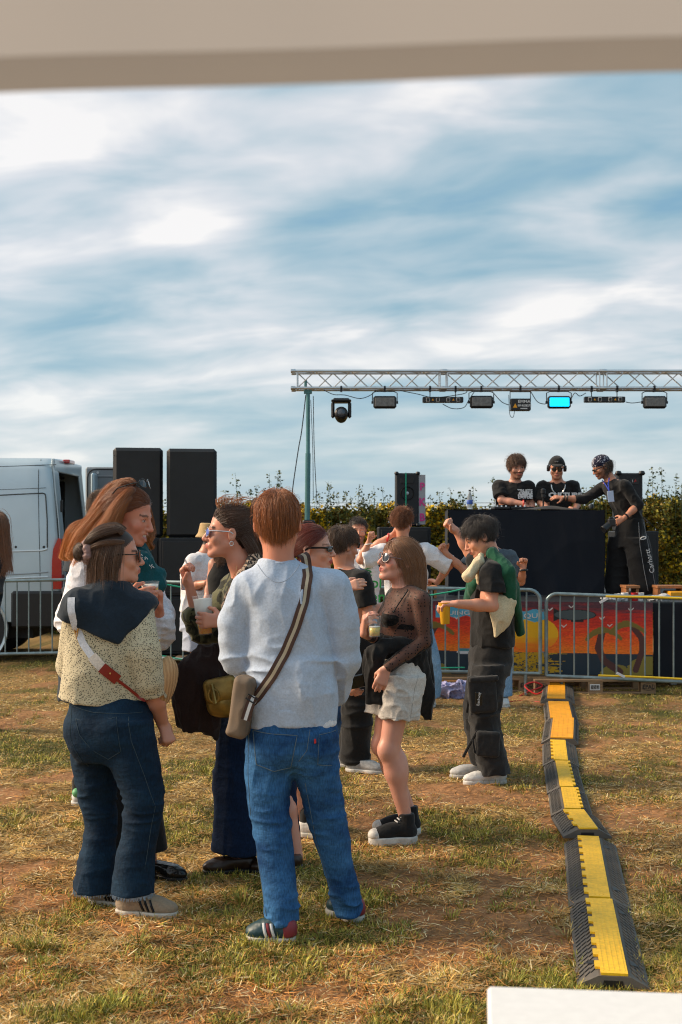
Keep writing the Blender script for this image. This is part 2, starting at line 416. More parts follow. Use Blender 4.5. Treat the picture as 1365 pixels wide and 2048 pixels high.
gcol = c_st * (1 - gr[:, None]) + c_gr * gr[:, None]; gcol = gcol * (1 - so[:, None]) + c_so * so[:, None]
gcol *= (.55 + .6 * fi[:, None]) * (.75 + .5 * dd[:, None])
m_ground = mat('dry_soil', col=True, rough=.95, spec=.15, bump=.8, bscale=55, bdist=.012, var=.25, vscale=30)
g_o = link('ground', mesh_np('ground', gv, gf, gcol), m_ground); tag(g_o, kind='structure')
# grass: straw lying flat, green blades, tufts
def blades(n, xr, seed, wide=0.0):
    r = np.random.default_rng(seed)
    py = r.uniform(1300, 2130, n) ** 1.0; Y = F * 1.6 / (py - 1065); px = r.uniform(-260, 1620, n); X = (px - 682.5) / F * Y
    keep = (Y > 3.5) & (Y < 17.5); X, Y = X[keep], Y[keep]; n = len(X)
    g, s, d = patches(X, Y)
    k2 = r.random(n) > s * .86; X, Y, g, s, d = X[k2], Y[k2], g[k2], s[k2], d[k2]; n = len(X)
    isg = r.random(n) < g * .72 + .06
    # tufts pull the blades together
    cl = np.clip(fbm(np.stack([X * 8, Y * 8, X * 0], -1), 5, 2) * 1.8 - .4, 0, 1)
    L = np.where(isg, r.uniform(.016, .044, n) * (.5 + 1.1 * cl), r.uniform(.02, .060, n))
    tilt = np.where(isg, r.uniform(.35, 1.2, n), np.abs(r.normal(.10, .16, n)))
    az = r.uniform(0, 2 * PI, n) + 2.2 * vnoise(np.stack([X * 2.5, Y * 2.5, X * 0], -1), 8)
    w = np.where(isg, .0036, .0030) * r.uniform(.7, 1.35, n) * (1 + wide)
    b = np.stack([X, Y, gheight(X, Y) + np.where(isg, -.002, r.uniform(.000, .012, n))], -1)
    dv = np.stack([np.cos(az) * np.cos(tilt), np.sin(az) * np.cos(tilt), np.sin(tilt)], -1)
    sd = np.stack([-np.sin(az), np.cos(az), r.uniform(-.5, .5, n)], -1)
    droop = r.uniform(0, .45, n)[:, None] * np.array([0, 0, -1.0])
    mid = b + dv * (L * .55)[:, None]; tip = mid + (dv + droop * np.where(isg, 1, .1)[:, None]) * (L * .5)[:, None]
    tip[:, 2] = np.maximum(tip[:, 2], b[:, 2] - .002)
    w = w[:, None]
    v = np.stack([b - sd * w * .5, b + sd * w * .5, mid + sd * w * .42, mid - sd * w * .42, tip], 1).reshape(-1, 3)
    o = np.arange(n)[:, None] * 5
    q = o + np.array([[0, 1, 2, 3]]); t = o + np.array([[3, 2, 4]])
    straw = np.array([.66, .43, .135]); rust = np.array([.60, .27, .08]); pale = np.array([.80, .65, .36]); grn = np.array([.31, .29, .045]); grd = np.array([.14, .145, .030]); yel = np.array([.50, .40, .075])
    u = r.random(n)[:, None]; u2 = r.random(n)[:, None]; dm = np.clip(d * 1.6 - .3 + s, 0, 1)[:, None]
    cs = straw * (1 - dm) + rust * dm; cs = np.where(u > .82, pale, cs)
    cg = np.where(u2 < .4, grn, np.where(u2 < .7, grd, yel))
    c = np.where(isg[:, None], cg, cs) * (r.uniform(.45, 1.3, n) * (.6 + .75 * cl))[:, None]
    return v, q, t, np.repeat(c, 5, 0)
v, q, t, c = blades(560000, None, 5)
# tufts of longer blades standing up here and there, and dark roots
rt = np.random.default_rng(77); tv, tq, tt_, tcx = [], [], [], []; o0 = len(v)
for k in range(900):
    py = rt.uniform(1330, 2110); Y = F * 1.6 / (py - 1065); X = (rt.uniform(-200, 1560) - 682.5) / F * Y
    gg, ss, _d = patches(np.array([X]), np.array([Y]))
    if rt.random() > gg[0] * .8 + .12: continue
    m = int(rt.integers(12, 42)); hgt = rt.uniform(.02, .060) * (1.0 if rt.random() < .9 else 1.5); dry = rt.random() < .55
    az = rt.uniform(0, 2 * PI, m); rad = rt.uniform(0, .045, m); tl_ = rt.uniform(.5, 1.35, m); L = hgt * rt.uniform(.6, 1.2, m)
    b0 = np.stack([X + rad * np.cos(az), Y + rad * np.sin(az), np.full(m, float(gheight(np.array([X]), np.array([Y]))[0]) - .003)], -1)
    dv = np.stack([np.cos(az) * np.cos(tl_), np.sin(az) * np.cos(tl_), np.sin(tl_)], -1); sd = np.stack([-np.sin(az), np.cos(az), az * 0], -1) * (.0021 * rt.uniform(.8, 1.5, m))[:, None]
    md = b0 + dv * (L * .6)[:, None]; tp = md + (dv * .7 + np.array([0, 0, -.25]) + np.stack([np.cos(az), np.sin(az), az * 0], -1) * .3) * (L * .5)[:, None]
    tv.append(np.stack([b0 - sd, b0 + sd, md + sd * .8, md - sd * .8, tp], 1).reshape(-1, 3)); o = o0 + np.arange(m)[:, None] * 5; o0 += m * 5
    tq.append(o + np.array([[0, 1, 2, 3]])); tt_.append(o + np.array([[3, 2, 4]])); cc_ = (np.array([.52, .38, .13]) if dry else np.array([.26, .25, .045])) * rt.uniform(.6, 1.25, (m, 1)); tcx.append(np.repeat(cc_, 5, 0))
v = np.concatenate([v] + tv); q = np.concatenate([q] + tq); t = np.concatenate([t] + tt_); c = np.concatenate([c] + tcx)
m_grass = mat('grass_blades', col=True, rough=.7, spec=.25)
go = link('grass', mesh_np('grass', v, [q, t], c), m_grass)
tag(go, 'trampled dry straw and short green grass covering the field', 'grass', kind='stuff')
# ---------------------------------------------------------------- materials of the setting
m_galv = mat('galvanised_steel', (.22, .29, .31), .42, .6, var=.22, vscale=14, bump=.15, bscale=90)
m_alu = mat('aluminium', (.62, .64, .66), .32, .9, var=.1, vscale=8)
m_blk = mat('black_coated_wood', (.012, .014, .018), .55, spec=.4, bump=.25, bscale=260, bdist=.001, var=.15)
m_blkp = mat('black_plastic', (.012, .012, .014), .4)
m_blkm = mat('black_metal', (.02, .02, .022), .35, .3)
m_cloth = mat('black_molton', (.012, .0145, .021), .9, spec=.15, bump=.35, bscale=300, bdist=.001, sheen=.15)
m_wood = mat('pallet_wood', (.36, .23, .125), .8, base2=(.20, .125, .07), vscale=5, stretch=(1, 8, 8), bump=.3, bscale=40)
m_yel = mat('yellow_polyurethane', (.90, .52, .012), .5, var=.12, vscale=14, fine=.08, fscale=60, bump=.2, bscale=140)
m_ora = mat('orange_polyurethane', (.90, .38, .008), .5, var=.14, vscale=18, bump=.2, bscale=140)
m_rub = mat('grey_rubber', (.075, .072, .068), .75, base2=(.15, .125, .10), vscale=7, bump=.5, bscale=150)
m_white = mat('white_laminate', (.72, .70, .67), .42, var=.06, vscale=3)
m_yst = mat('yellow_strap', (.75, .50, .02), .6); m_gst = mat('green_strap', (.01, .33, .20), .6)
m_wtag = mat('white_tag', (.75, .75, .78), .6); m_red = mat('red_plastic', (.55, .02, .02), .4)
m_pink = mat('pink_print', (.75, .06, .28), .5); m_whp = mat('white_print', (.72, .72, .72), .6)
m_postm = mat('blue_green_steel', (.10, .24, .25), .45, .5, var=.15)
# ---------------------------------------------------------------- crowd barriers
def barrier(label, P0, P1, zt0, zt1, h=.80, nb=17, legx=(0.06, .94), foot0=0.0):
    """P0,P1 = (x,y) ends; zt = height of the top rail at both ends"""
    A = Vector((P0[0], P0[1], zt0)); B = Vector((P1[0], P1[1], zt1)); D = B - A; Ld = D.length; u = D.normalized()
    mid = (A + B) / 2; root = thing('crowd_barrier', label, 'crowd barrier', (mid.x, mid.y, 0), 'steel crowd barriers across the field')
    dn = Vector((0, 0, -1)); r = .019; R = .11; pts = []
    for cx, sg, st in ((A, 1, PI), (B, -1, PI / 2)):
        c = cx + u * sg * R + dn * R
        arc = [c + (u * math.cos(a) + Vector((0, 0, 1)) * math.sin(a)) * R for a in np.linspace(st, st - PI / 2, 7)]
        pts += arc
    pts = [A + dn * h] + pts + [B + dn * h]
    f = MB(); f.tube(pts, r, 10); f.tube([A + dn * (h - .0), B + dn * (h - .0)], r * .95, 10); f.build('frame', m_galv, root)
    for i in range(nb):
        t = (i + 1) / (nb + 1); p = A + D * t
        b = MB(); b.tube([p + dn * .015, p + dn * (h - .012)], .0085, 7); b.build('bar', m_galv, root)
    n = u.cross(Vector((0, 0, 1)))
    for t in legx:
        p = A + D * t; g = .0
        b = MB(); b.tube([p + dn * (h + .01), Vector((p.x, p.y, g + .015))], .017, 8)
        b.tube([Vector((p.x, p.y, g + .02)) - n * .3, Vector((p.x, p.y, g + .02)) + n * .3], .014, 8)
        b.build('foot', m_galv, root)
    hk = MB()
    for z in (.20, .62):
        q = B + dn * z; hk.tube([q, q + u * .035, q + u * .045 + dn * .05], .008, 6)
    hk.build('hook', m_galv, root)
    return root
def XY(px, Y): return ((px - 682.5) / F * Y, Y)
def ZT(py, Y): return 1.6 - (py - 1065) / F * Y
barrier('steel barrier in front of the grey van at the left edge', XY(-270, 15.2), XY(152, 15.15), ZT(1168, 15.2), ZT(1159, 15.15), .85)
barrier('steel barrier in front of the left loudspeaker stack', XY(156, 15.15), XY(596, 13.9), ZT(1158, 15.15), ZT(1172, 13.9), .86)
barrier('steel barrier between the crowd and the left half of the mural', XY(600, 13.3), XY(1081, 12.98), ZT(1173, 13.3), ZT(1180, 12.98), .835)
barrier('rightmost steel barrier, in front of the palm trees of the mural', XY(1093, 12.98), XY(1610, 12.6), ZT(1187, 12.98), ZT(1206, 12.6), .82)
def strap(label, pts, m, w=.011, name='strap'):
    b = MB(); b.tube(pts, w, 6); o = b.build(name, m); tag(o, label, 'strap'); return o
strap('yellow strap stretched along the top rail of the right barrier', [W(1212, 1193, 12.86), W(1300, 1194, 12.78), W(1420, 1199, 12.7)], m_yst)
strap('yellow strap stretched along the bottom rail of the right barrier', [W(1197, 1351, 12.86), W(1290, 1354, 12.8), W(1420, 1361, 12.7)], m_yst)
strap('green strap running from the barrier rail to the dancer', [W(840, 1194, 13.05), W(900, 1184, 13.0), W(958, 1171, 12.95)], m_gst, .009)
strap('green strap along the bottom rail in front of the mural', [W(846, 1336, 13.0), W(930, 1335, 12.98)], m_gst, .007)
strap('green strap sagging from the barrier by the left speakers', [W(318, 1166, 14.4), W(350, 1172, 14.4), W(392, 1180, 14.35)], m_gst, .009)
strap('low green strap slanting below the left speakers', [W(318, 1310, 14.4), W(360, 1318, 14.4), W(400, 1323, 14.35)], m_gst, .007)
for px, py, lab, a in ((1208, 1201, 'white paper tag hanging from the top yellow strap', .5), (1242, 1350, 'white paper tag on the bottom yellow strap', -.5)):
    p = W(px, py, 12.8); b = MB(); b.box((-.045, -.002, -.012), (.045, .002, .012), Matrix.Translation(p) @ Matrix.Rotation(-a, 4, 'Y'), .001); tag(b.build('paper_tag', m_wtag), lab, 'tag')
# ---------------------------------------------------------------- pallets
def pallet(label, px, Y, z, w=1.2, d=.8, epal=True):
    x = (px - 682.5) / F * Y; root = thing('pallet', label, 'pallet', (x + w / 2, Y + d / 2, z), 'wooden pallets under the stage and speakers')
    b = MB()
    for k in range(5): yy = Y + (d - .1) * k / 4; b.box((x, yy, z + .122), (x + w, yy + .1, z + .144), None, .003)
    b.build('deck_board', m_wood, root)
    b = MB()
    for yy in (Y, Y + d / 2 - .05, Y + d - .1): b.box((x, yy, z), (x + w, yy + .1, z + .021), None, .003)
    b.build('bottom_board', m_wood, root)
    for i, xx in enumerate((x, x + w / 2 - .075, x + w - .15)):
        b = MB()
        for yy in (Y + .002, Y + d / 2 - .05, Y + d - .102): b.box((xx + .001, yy, z + .0212), (xx + .149, yy + .1, z + .1218), None, .002)
        blk = b.build('block', m_wood, root)
        if epal and i != 1:
            text_mesh('stamp', 'EPAL', m_blkp, blk, (xx + .075, Y - .001, z + .072), .052, bold=.001)
            r = MB(); cs = [(xx + .075 + .062 * math.cos(a), Y, z + .072 + .034 * math.sin(a)) for a in np.linspace(0, 2 * PI, 28, endpoint=False)]
            r.tube(cs, .0022, 4, closed=True); r.build('oval_mark', m_blkp, blk)
        if epal and i == 1:
            r = MB(); r.box((xx + .02, Y - .002, z + .04), (xx + .12, Y - .0002, z + .10)); lb = r.build('paper_label', m_whp, blk)
            r = MB(); xq = xx + .03
            while xq < xx + .11: w_ = random.choice((.002, .004)); r.box((xq, Y - .004, z + .05), (xq + w_, Y - .0022, z + .09)); xq += w_ + random.choice((.002, .004))
            r.build('barcode', m_blkp, lb)
    return root
pallet('wooden pallet under the palm tree end of the mural', 1070, 12.86, 0)
pallet('wooden pallet half hidden behind the barrier feet', 828, 13.0, 0)
pallet('wooden pallet under the left speaker stack, below the raised fist', 290, 15.2, 0, epal=False)
pallet('wooden pallet under the left edge of the speaker stack', 140 + 6, 15.2, 0, epal=False)
# ---------------------------------------------------------------- stage, mural, black skirts
SZ = .885
root = thing('stage', 'low black stage deck behind the painted mural', 'stage', (3.2, 15.5, 0))
b = MB(); b.box((.55, 13.36, SZ - .10), (5.2, 17.6, SZ), None, .005); b.build('deck', m_blk, root)
for x in (.7, 2.1, 3.5, 5.0):
    for y in (13.7, 15.5, 17.4): b = MB(); b.box((x - .03, y - .03, 0), (x + .03, y + .03, SZ - .10)); b.build('leg', m_alu, root)
# mural painted on boards
MYc = 13.2; mx0 = (800 - 682.5) / F * MYc; mx1 = (1306 - 682.5) / F * MYc; mz1 = ZT(1203, MYc); mz0 = ZT(1349, MYc)
nx_, nz_ = 420, 130
U, Vv = np.meshgrid(np.linspace(0, 1, nx_), np.linspace(0, 1, nz_), indexing='ij')
PX = 800 + U * 506; PY = 1349 - Vv * 146          # painted in the panel's own plane: 1 unit = 5 mm of board
PYt = PY - (PX - 850) * .012
pc = np.stack([PX * .02, PY * .09, PX * 0], -1)
stroke = fbm(np.stack([PX * .035, PY * .30, PX * 0], -1), 3, 4); fine = vnoise(np.stack([PX * .3, PY * 1.3, PX * 0], -1), 9)
hz = 1302.0
tt = np.clip((PYt - 1203) / (hz - 1203) + (stroke - .5) * .38, 0, 1)
stops = [(0, (.10, .035, .05)), (.10, (.20, .03, .04)), (.25, (.55, .025, .018)), (.50, (.80, .05, .012)), (.75, (.95, .13, .010)), (1.0, (.95, .22, .012))]
pcn = np.zeros((nx_, nz_, 3))
for ch in range(3): pcn[..., ch] = np.interp(tt, [s[0] for s in stops], [s[1][ch] for s in stops])
pcn *= (.75 + .5 * fine[..., None])
def paint(mask, c, m=1.0):
    global pcn
    c = np.array(c, float); k = (mask * m)[..., None]; pcn = pcn * (1 - k) + c * k
sea = PYt > hz
paint(sea, (.018, .036, .055)); 
sunc = (1066, 1268); sd = np.hypot((PX - sunc[0]) / 51, (PY - sunc[1]) / 35)
paint((sd < 1) & ~sea, (.95, .50, .008)); low = np.clip((PYt - 1268) / 32 + (stroke - .5) * .7, 0, 1); paint(((sd < 1) & ~sea) * low, (.95, .16, .01))
edge = np.abs(PX - 1058) < 46 + 14 * np.sin(PY * .9) + 22 * (vnoise(np.stack([PX * 0, PY * .45, PX * 0], -1), 2) - .5) * 2
paint(sea & edge & (fine + stroke > .83), (.62, .36, .012)); 
def isl(cx, cy, rx, ry, c=(.27, .21, .035)): paint((np.hypot((PX - cx) / rx, (PY - cy) / ry) < 1 + .15 * (stroke - .5)), c)
isl(1298, 1352, 48, 42); isl(1232, 1350, 32, 22); isl(845, 1348, 58, 27); isl(842, 1318, 22, 26)
def stem(pts, w, c=(.10, .035, .03)):
    d = np.full(PX.shape, 99.0)
    for (x0, y0), (x1, y1) in zip(pts[:-1], pts[1:]):
        L = (x1 - x0) ** 2 + (y1 - y0) ** 2; t = np.clip(((PX - x0) * (x1 - x0) + (PY - y0) * (y1 - y0)) / L, 0, 1)
        d = np.minimum(d, np.hypot(PX - x0 - t * (x1 - x0), PY - y0 - t * (y1 - y0)))
    paint(d < w, c)
def palm(cx, cy, sg):
    for a in range(9):
        an = PI * (a / 8.0) ; L = 34
        pts = [(cx + math.cos(an) * L * t, cy - math.sin(an) * 14 * t + 16 * t * t + math.sin(a) * 2) for t in (0, .35, .7, 1)]
        stem(pts, 3.4, (.22, .16, .03))
stem([(1205, 1262), (1197, 1295), (1208, 1320), (1240, 1342)], 7); palm(1208, 1260, 1)
stem([(1266, 1252), (1284, 1275), (1285, 1300), (1272, 1338)], 6); palm(1256, 1247, 1)
stem([(870, 1254), (852, 1285), (838, 1330)], 7); palm(872, 1252, 1)
zep = np.hypot((PX - 1150) / 41, (PY - 1229) / 9.5) < 1; zo = np.hypot((PX - 1150) / 43, (PY - 1229) / 11) < 1
fin = (np.abs(PX - 1113) < 6) & (np.abs(PY - 1229) < 14 - np.abs(PX - 1107) * .5); gon = (np.abs(PX - 1155) < 13) & (np.abs(PY - 1240) < 3.5)
paint(zo | fin | gon, (.015, .018, .02)); paint(zep, (.07, .095, .105))
for cx, cy, rx in ((922, 1224, 50), (1066, 1231, 25)):
    wob = 10.5 + 2.4 * np.sin(PX * .16); paint((np.abs(PX - cx) < rx) & (np.abs(PY - cy) < wob), (.10, .45, .66))
paint((np.abs(PX - 929) < 15 - (PY > 1306) * 6) & (np.abs(PY - 1306) < 3.2), (.7, .72, .74)); paint((PX > 916) & (PX < 945) & (PY > 1298) & (PY < 1303), (.07, .28, .33))
for bx, by in ((914, 1237), (1143, 1213), (1204, 1236), (1128, 1252), (1220, 1250), (1262, 1218), (1100, 1219)):
    stem([(bx - 4, by - 2), (bx, by + 1.5), (bx + 5, by - 3)], .9, (.7, .68, .66))
jj = np.arange(nx_ * nz_).reshape(nx_, nz_)
fq = np.stack([jj[:-1, :-1], jj[1:, :-1], jj[1:, 1:], jj[:-1, 1:]], -1).reshape(-1, 4)
mvv = np.stack([mx0 + U * (mx1 - mx0), np.full(U.shape, MYc), mz0 + Vv * (mz1 - mz0) - (U - .5) * .02], -1).reshape(-1, 3)
m_paint = mat('mural_paint', col=True, rough=.65, bump=.25, bscale=70, bdist=.002)
mroot = thing('mural', 'painted board of an orange sunset over the sea with palms and an airship', 'mural', ((mx0 + mx1) / 2, MYc, mz0))
mo = link('painting', mesh_np('painting', mvv, fq, pcn.reshape(-1, 3)), m_paint, mroot)
b = MB(); b.box((mx0, MYc + .004, mz0 - .012), (mx1, MYc + .025, mz1 - .012)); b.build('board', m_wood, mroot)
MS = MYc / F
text_mesh('lettering', 'QUINGUE', m_whp, mo, W(922, 1226, MYc - .004), .058, bold=.001, sx=1.6)
text_mesh('lettering', 'QU', m_whp, mo, W(1062, 1232, MYc - .004), .065, bold=.001, sx=1.5)
text_mesh('lettering', 'DE', m_whp, mo, W(863, 1308, MYc - .004), .075, bold=.003)
# black skirts of cloth with soft folds
def drape(name, label, cat, p0, p1, zb, zt, depth=.0, amp=.02, nf=16, seed=1, m=None, top=None, nx=120, nz=40):
    r = np.random.default_rng(seed); P0 = np3(p0); P1 = np3(p1); D = P1 - P0; L = np.linalg.norm(D); w = D / L; nrm = np.array([w[1], -w[0], 0])
    u = np.linspace(0, 1, nx); z = np.linspace(0, 1, nz); UU, ZZ = np.meshgrid(u, z, indexing='ij')
    fold = (fbm(np.stack([UU * L * 3.2 + .5 * ZZ, ZZ * 1.0, UU * 0 + seed], -1), seed, 3) - .5) * amp * 3 * (1.05 - ZZ * .8)
    diag = ridge(np.stack([(UU * L + (1 - ZZ) * .7) * 1.5, ZZ * .8 + UU, UU * 0 + 5], -1), seed + 4) * amp * .35
    pos = P0 + UU[..., None] * D + nrm * (fold + diag)[..., None]; pos[..., 2] = zb + ZZ * (zt - zb) + (fbm(np.stack([UU * 9, UU * 0, UU * 0], -1), seed, 2) - .5) * .02 * (ZZ > .9)
    i = np.arange(nx * nz).reshape(nx, nz); f = np.stack([i[:-1, :-1], i[1:, :-1], i[1:, 1:], i[:-1, 1:]], -1).reshape(-1, 4)
    me = mesh_np(name, pos.reshape(-1, 3), f); return me
dj0 = W(897, 1020, 14.7); dj1 = W(1209, 1020, 14.7)
root = thing('draped_table', 'disc jockey table fully draped in black cloth on the stage', 'table', ((dj0.x + dj1.x) / 2, 15.0, SZ))
b = MB(); b.box((dj0.x + .03, 14.76, 1.80), (dj1.x - .03, 15.42, 1.835), None, .005); b.build('tabletop', m_blkp, root)
for x in (dj0.x + .1, dj1.x - .1):
    for y in (14.85, 15.35): b = MB(); b.tube([(x, y, SZ), (x, y, 1.80)], .02); b.build('leg', m_blkm, root)
me = drape('cloth', '', '', (dj0.x, 14.70, 0), (dj1.x, 14.70, 0), SZ + .01, 1.855, amp=.040, seed=3, nx=160, nz=60); link('cloth_front', me, m_cloth, root)
me = drape('cloth', '', '', (dj1.x, 14.70, 0), (dj1.x - .05, 15.45, 0), SZ + .01, 1.855, amp=.02, seed=5); link('cloth_side', me, m_cloth, root)
me = drape('cloth', '', '', (dj0.x + .02, 15.45, 0), (dj0.x, 14.70, 0), SZ + .01, 1.855, amp=.02, seed=6); link('cloth_side', me, m_cloth, root)
n_ = 60; u = np.linspace(0, 1, n_); w_ = np.linspace(0, 1, 14); UU, WW = np.meshgrid(u, w_, indexing='ij')
tp = np.stack([dj0.x - .005 + UU * (dj1.x - dj0.x + .01), 14.69 + WW * .77, 1.856 + .012 * fbm(np.stack([UU * 8, WW * 3, UU * 0], -1), 2, 3) + .04 * np.exp(-((UU - .66) / .12) ** 2) * (WW > .02)], -1)
i = np.arange(n_ * 14).reshape(n_, 14); f = np.stack([i[:-1, :-1], i[1:, :-1], i[1:, 1:], i[:-1, 1:]], -1).reshape(-1, 4)
link('cloth_top', mesh_np('cloth_top', tp.reshape(-1, 3), f), m_cloth, root)
sk0 = W(1306, 1210, 13.25); me = drape('stage_skirt', '', '', (sk0.x + .01, 13.27, 0), (5.2, 13.27, 0), .12, SZ - .01, amp=.02, seed=8)
tag(link('stage_skirt', me, m_cloth), 'black cloth skirt closing the stage right of the mural', 'stage skirt')
# ---------------------------------------------------------------- loudspeakers
def speaker_box(name, label, x0, x1, y0, y1, z0, z1, cat='loudspeaker', group=None, grille=True, bev=.03, taper=0.0):
    root = thing(name, label, cat, ((x0 + x1) / 2, (y0 + y1) / 2, z0), group)
    b = MB(); b.box((x0, y0, z0), (x1, y1, z1), None, bev); b.build('cabinet', m_blk, root)
    if grille:
        b = MB(); g = .035; b.box((x0 + g, y0 - .012, z0 + g), (x1 - g, y0 - .001, z1 - g), None, .006); gr_ = b.build('grille', m_grille, root)
        b = MB()
        for zz in np.linspace(z0 + .1, z1 - .1, 4):
            for xx in (x0 + .018, x1 - .018): b.lathe([(0, 0), (.006, 0), (.006, .006), (0, .006)], (xx, y0 + .001, zz), (0, -1, 0), 8)
        b.build('screws', m_blkm, root)
    return root
m_grille = mat('speaker_grille', (.010, .011, .013), .6, bump=.6, bscale=420, bdist=.002, var=.3, vscale=3)
SY = 15.5
def sx(px, Y=SY): return (px - 682.5) / F * Y
zt = ZT(895, SY); zm = ZT(1076, SY)
r_a = speaker_box('loudspeaker', 'left one of the two tall black speaker tops, against the van door', sx(219), sx(318), SY, SY + .6, zm + .004, zt, group='tall speaker tops', bev=.035)
r_b = speaker_box('loudspeaker', 'right one of the two tall black speaker tops, against the open sky', sx(328), sx(428), SY, SY + .6, zm + .004, ZT(897, SY), group='tall speaker tops', bev=.035)
r_a.rotation_euler.z = .16; r_b.rotation_euler.z = .12
for nm, xa, xb in (('left', 200, 312), ('right', 313, 428)):
    for lv, za, zb in (('bottom', .15, .15 + (zm - .15) / 2), ('upper', .15 + (zm - .15) / 2 + .003, zm)):
        r_s = speaker_box('subwoofer', f'{lv} black bass cabinet under the {nm} tall speaker top', sx(xa), sx(xb), SY - .05, SY + .75, za, zb, 'subwoofer', 'bass cabinets of the left stack', bev=.012); r_s.rotation_euler.z = .15 if nm == 'left' else .12
# monitor with pink lettering on its side
Y1 = 16.0; x0, x1 = (792 - 682.5) / F * Y1, (838 - 682.5) / F * Y1; z0, z1 = ZT(1052, Y1), ZT(946, Y1)
root = thing('loudspeaker', 'black speaker with pink letters on its pale side, left of the stage', 'loudspeaker', ((x0 + x1) / 2, Y1, z0))
b = MB(); b.box((x0, Y1, z0), (x1, Y1 + .32, z1), None, .015); b.build('cabinet', m_blk, root)
m_wgr = mat('pale_grille', (.42, .40, .42), .6, bump=.5, bscale=300)
b = MB(); b.prism([(x1 + .002, Y1 + .02, z0 + .02), (x1 + .085, Y1 + .05, z0 + .02), (x1 + .085, Y1 + .05, z1 - .02), (x1 + .002, Y1 + .02, z1 - .02)], (0, .2, 0)); gp = b.build('side_grille', m_wgr, root)
for k, ch in enumerate('PKB'): text_mesh('letter', ch, m_pink, gp, (x1 + .044, Y1 + .030, z1 - .17 - k * .19), .13, right=(.94, .34, 0), bold=.004)
b = MB(); cx, cz = (x0 + x1) / 2, z1 - .25
b.lathe([(.085, 0), (.08, -.012), (.06, .03), (.03, .035), (0, .03)], (cx, Y1 - .004, cz), (0, 1, 0), 24); b.build('driver', m_blkm, root)
m_cone = mat('driver_dome', (.35, .38, .42), .3, .6); b = MB(); b.lathe([(.0, -.012), (.02, -.008), (.028, .01)], (cx, Y1 - .002, cz), (0, 1, 0), 16); b.build('dome', m_cone, root)
b = MB(); b.box((cx - .08, Y1 - .008, z1 - .13), (cx + .08, Y1 - .001, z1 - .06), None, .004); b.build('horn', m_grille, root)
for xx in (x0 + .01, x1 - .01):
    for zz in (z0 + .01, z1 - .005): b = MB(); b.lathe([(0, -.02), (.022, -.015), (.03, 0), (.022, .02), (0, .025)], (xx, Y1 + .01, zz), (0, 0, 1), 10); b.build('corner', m_blkp, root)
b = MB(); b.box((cx - .025, Y1 - .014, z0), (cx - .010, Y1 - .009, z1 + .003)); tag(b.build('strap', m_gst), 'green strap hanging down the front of the lettered speaker', 'strap')
speaker_box('subwoofer', 'black bass cabinet under the lettered speaker, behind the white tee', sx(757, 15.9), sx(862, 15.9), 15.9, 16.5, SZ, ZT(1054, 15.9), 'subwoofer', bev=.012)
# speaker behind the photographer
Y1 = 16.4; x0, x1 = sx(1236, Y1), sx(1286, Y1); z0, z1 = ZT(1062, Y1), ZT(946, Y1)
root = speaker_box('loudspeaker', 'black speaker with ball corners behind the photographer', x0, x1, Y1, Y1 + .35, z0, z1, grille=False, bev=.015)
b = MB(); b.box((x1 - .16, Y1 - .006, z1 - .14), (x1 - .05, Y1 - .001, z1 - .06)); ph = b.build('panel', m_blkp, root)
text_mesh('letter', '1', m_whp, ph, (x1 - .13, Y1 - .008, z1 - .10), .05); text_mesh('letter', 'A', m_red, ph, (x1 - .095, Y1 - .008, z1 - .10), .05)
for xx in (x0 + .01, x1 - .01):
    for zz in (z1 - .005,): b = MB(); b.lathe([(0, -.03), (.03, -.022), (.045, 0), (.03, .03), (0, .035)], (xx, Y1 + .01, zz), (0, 0, 1), 12); b.build('corner', m_blkp, root)
b = MB(); b.box((x0 - .02, Y1 + .01, z1 - .02), (x0 + .04, Y1 + .05, z1 + .01)); b.build('red_mark', m_red, root)
speaker_box('subwoofer', 'black bass cabinet standing behind the photographer', sx(1236, 16.3), sx(1318, 16.3), 16.3, 16.9, SZ, z0, 'subwoofer', bev=.012)
# ---------------------------------------------------------------- truss, tower and lamps
TY = 16.3; TS = F / TY
tz1 = ZT(742, TY); tz0 = ZT(776, TY); tx0 = sx(587, TY); tx1 = sx(1600, TY); dpt = tz1 - tz0
root = thing('lighting_truss', 'aluminium lighting truss spanning above the stage', 'truss', ((tx0 + tx1) / 2, TY, tz0))
b = MB()
for y in (TY, TY + dpt):
    for z in (tz0, tz1): b.tube([(tx0, y, z), (tx1, y, z)], .019, 10)
b.build('chords', m_alu, root)
b = MB(); seg = 2.0; xj = sx(888, TY); joints = [xj + k * seg for k in range(-1, 5)]
x = tx0 + .08; step = .235; k = 0
def near_joint(x): return any(abs(x - j) < .04 for j in joints)
xs = [tx0 + .05]
for j in joints:
    if j > tx0 and j < tx1: xs += [j - .045, j + .045]
xs.append(tx1 - .05); xs = sorted(xs)
for a, c_ in zip(xs[0::2], xs[1::2]):
    n = max(1, int(round((c_ - a) / step))); st = (c_ - a) / n
    for q in range(n):
        for (ya, yb, za, zb) in ((TY, TY, tz0, tz1), (TY + dpt, TY + dpt, tz1, tz0), (TY, TY + dpt, tz0, tz0), (TY, TY + dpt, tz1, tz1)):
            if q % 2: ya, yb, za, zb = yb, ya, zb, za
            if ya == yb == TY or ya == yb: p0, p1 = (a + st * q, ya, za), (a + st * (q + 1), yb, zb)
            else: p0, p1 = (a + st * q, ya, za), (a + st * (q + 1), yb, zb)
            b.tube([p0, p1], .0075, 6, cap=False)
    for xx in (a, c_):
        for y in (TY, TY + dpt): b.tube([(xx, y, tz0), (xx, y, tz1)], .009, 6)
        for z in (tz0, tz1): b.tube([(xx, TY, z), (xx, TY + dpt, z)], .009, 6)
b.build('braces', m_alu, root)
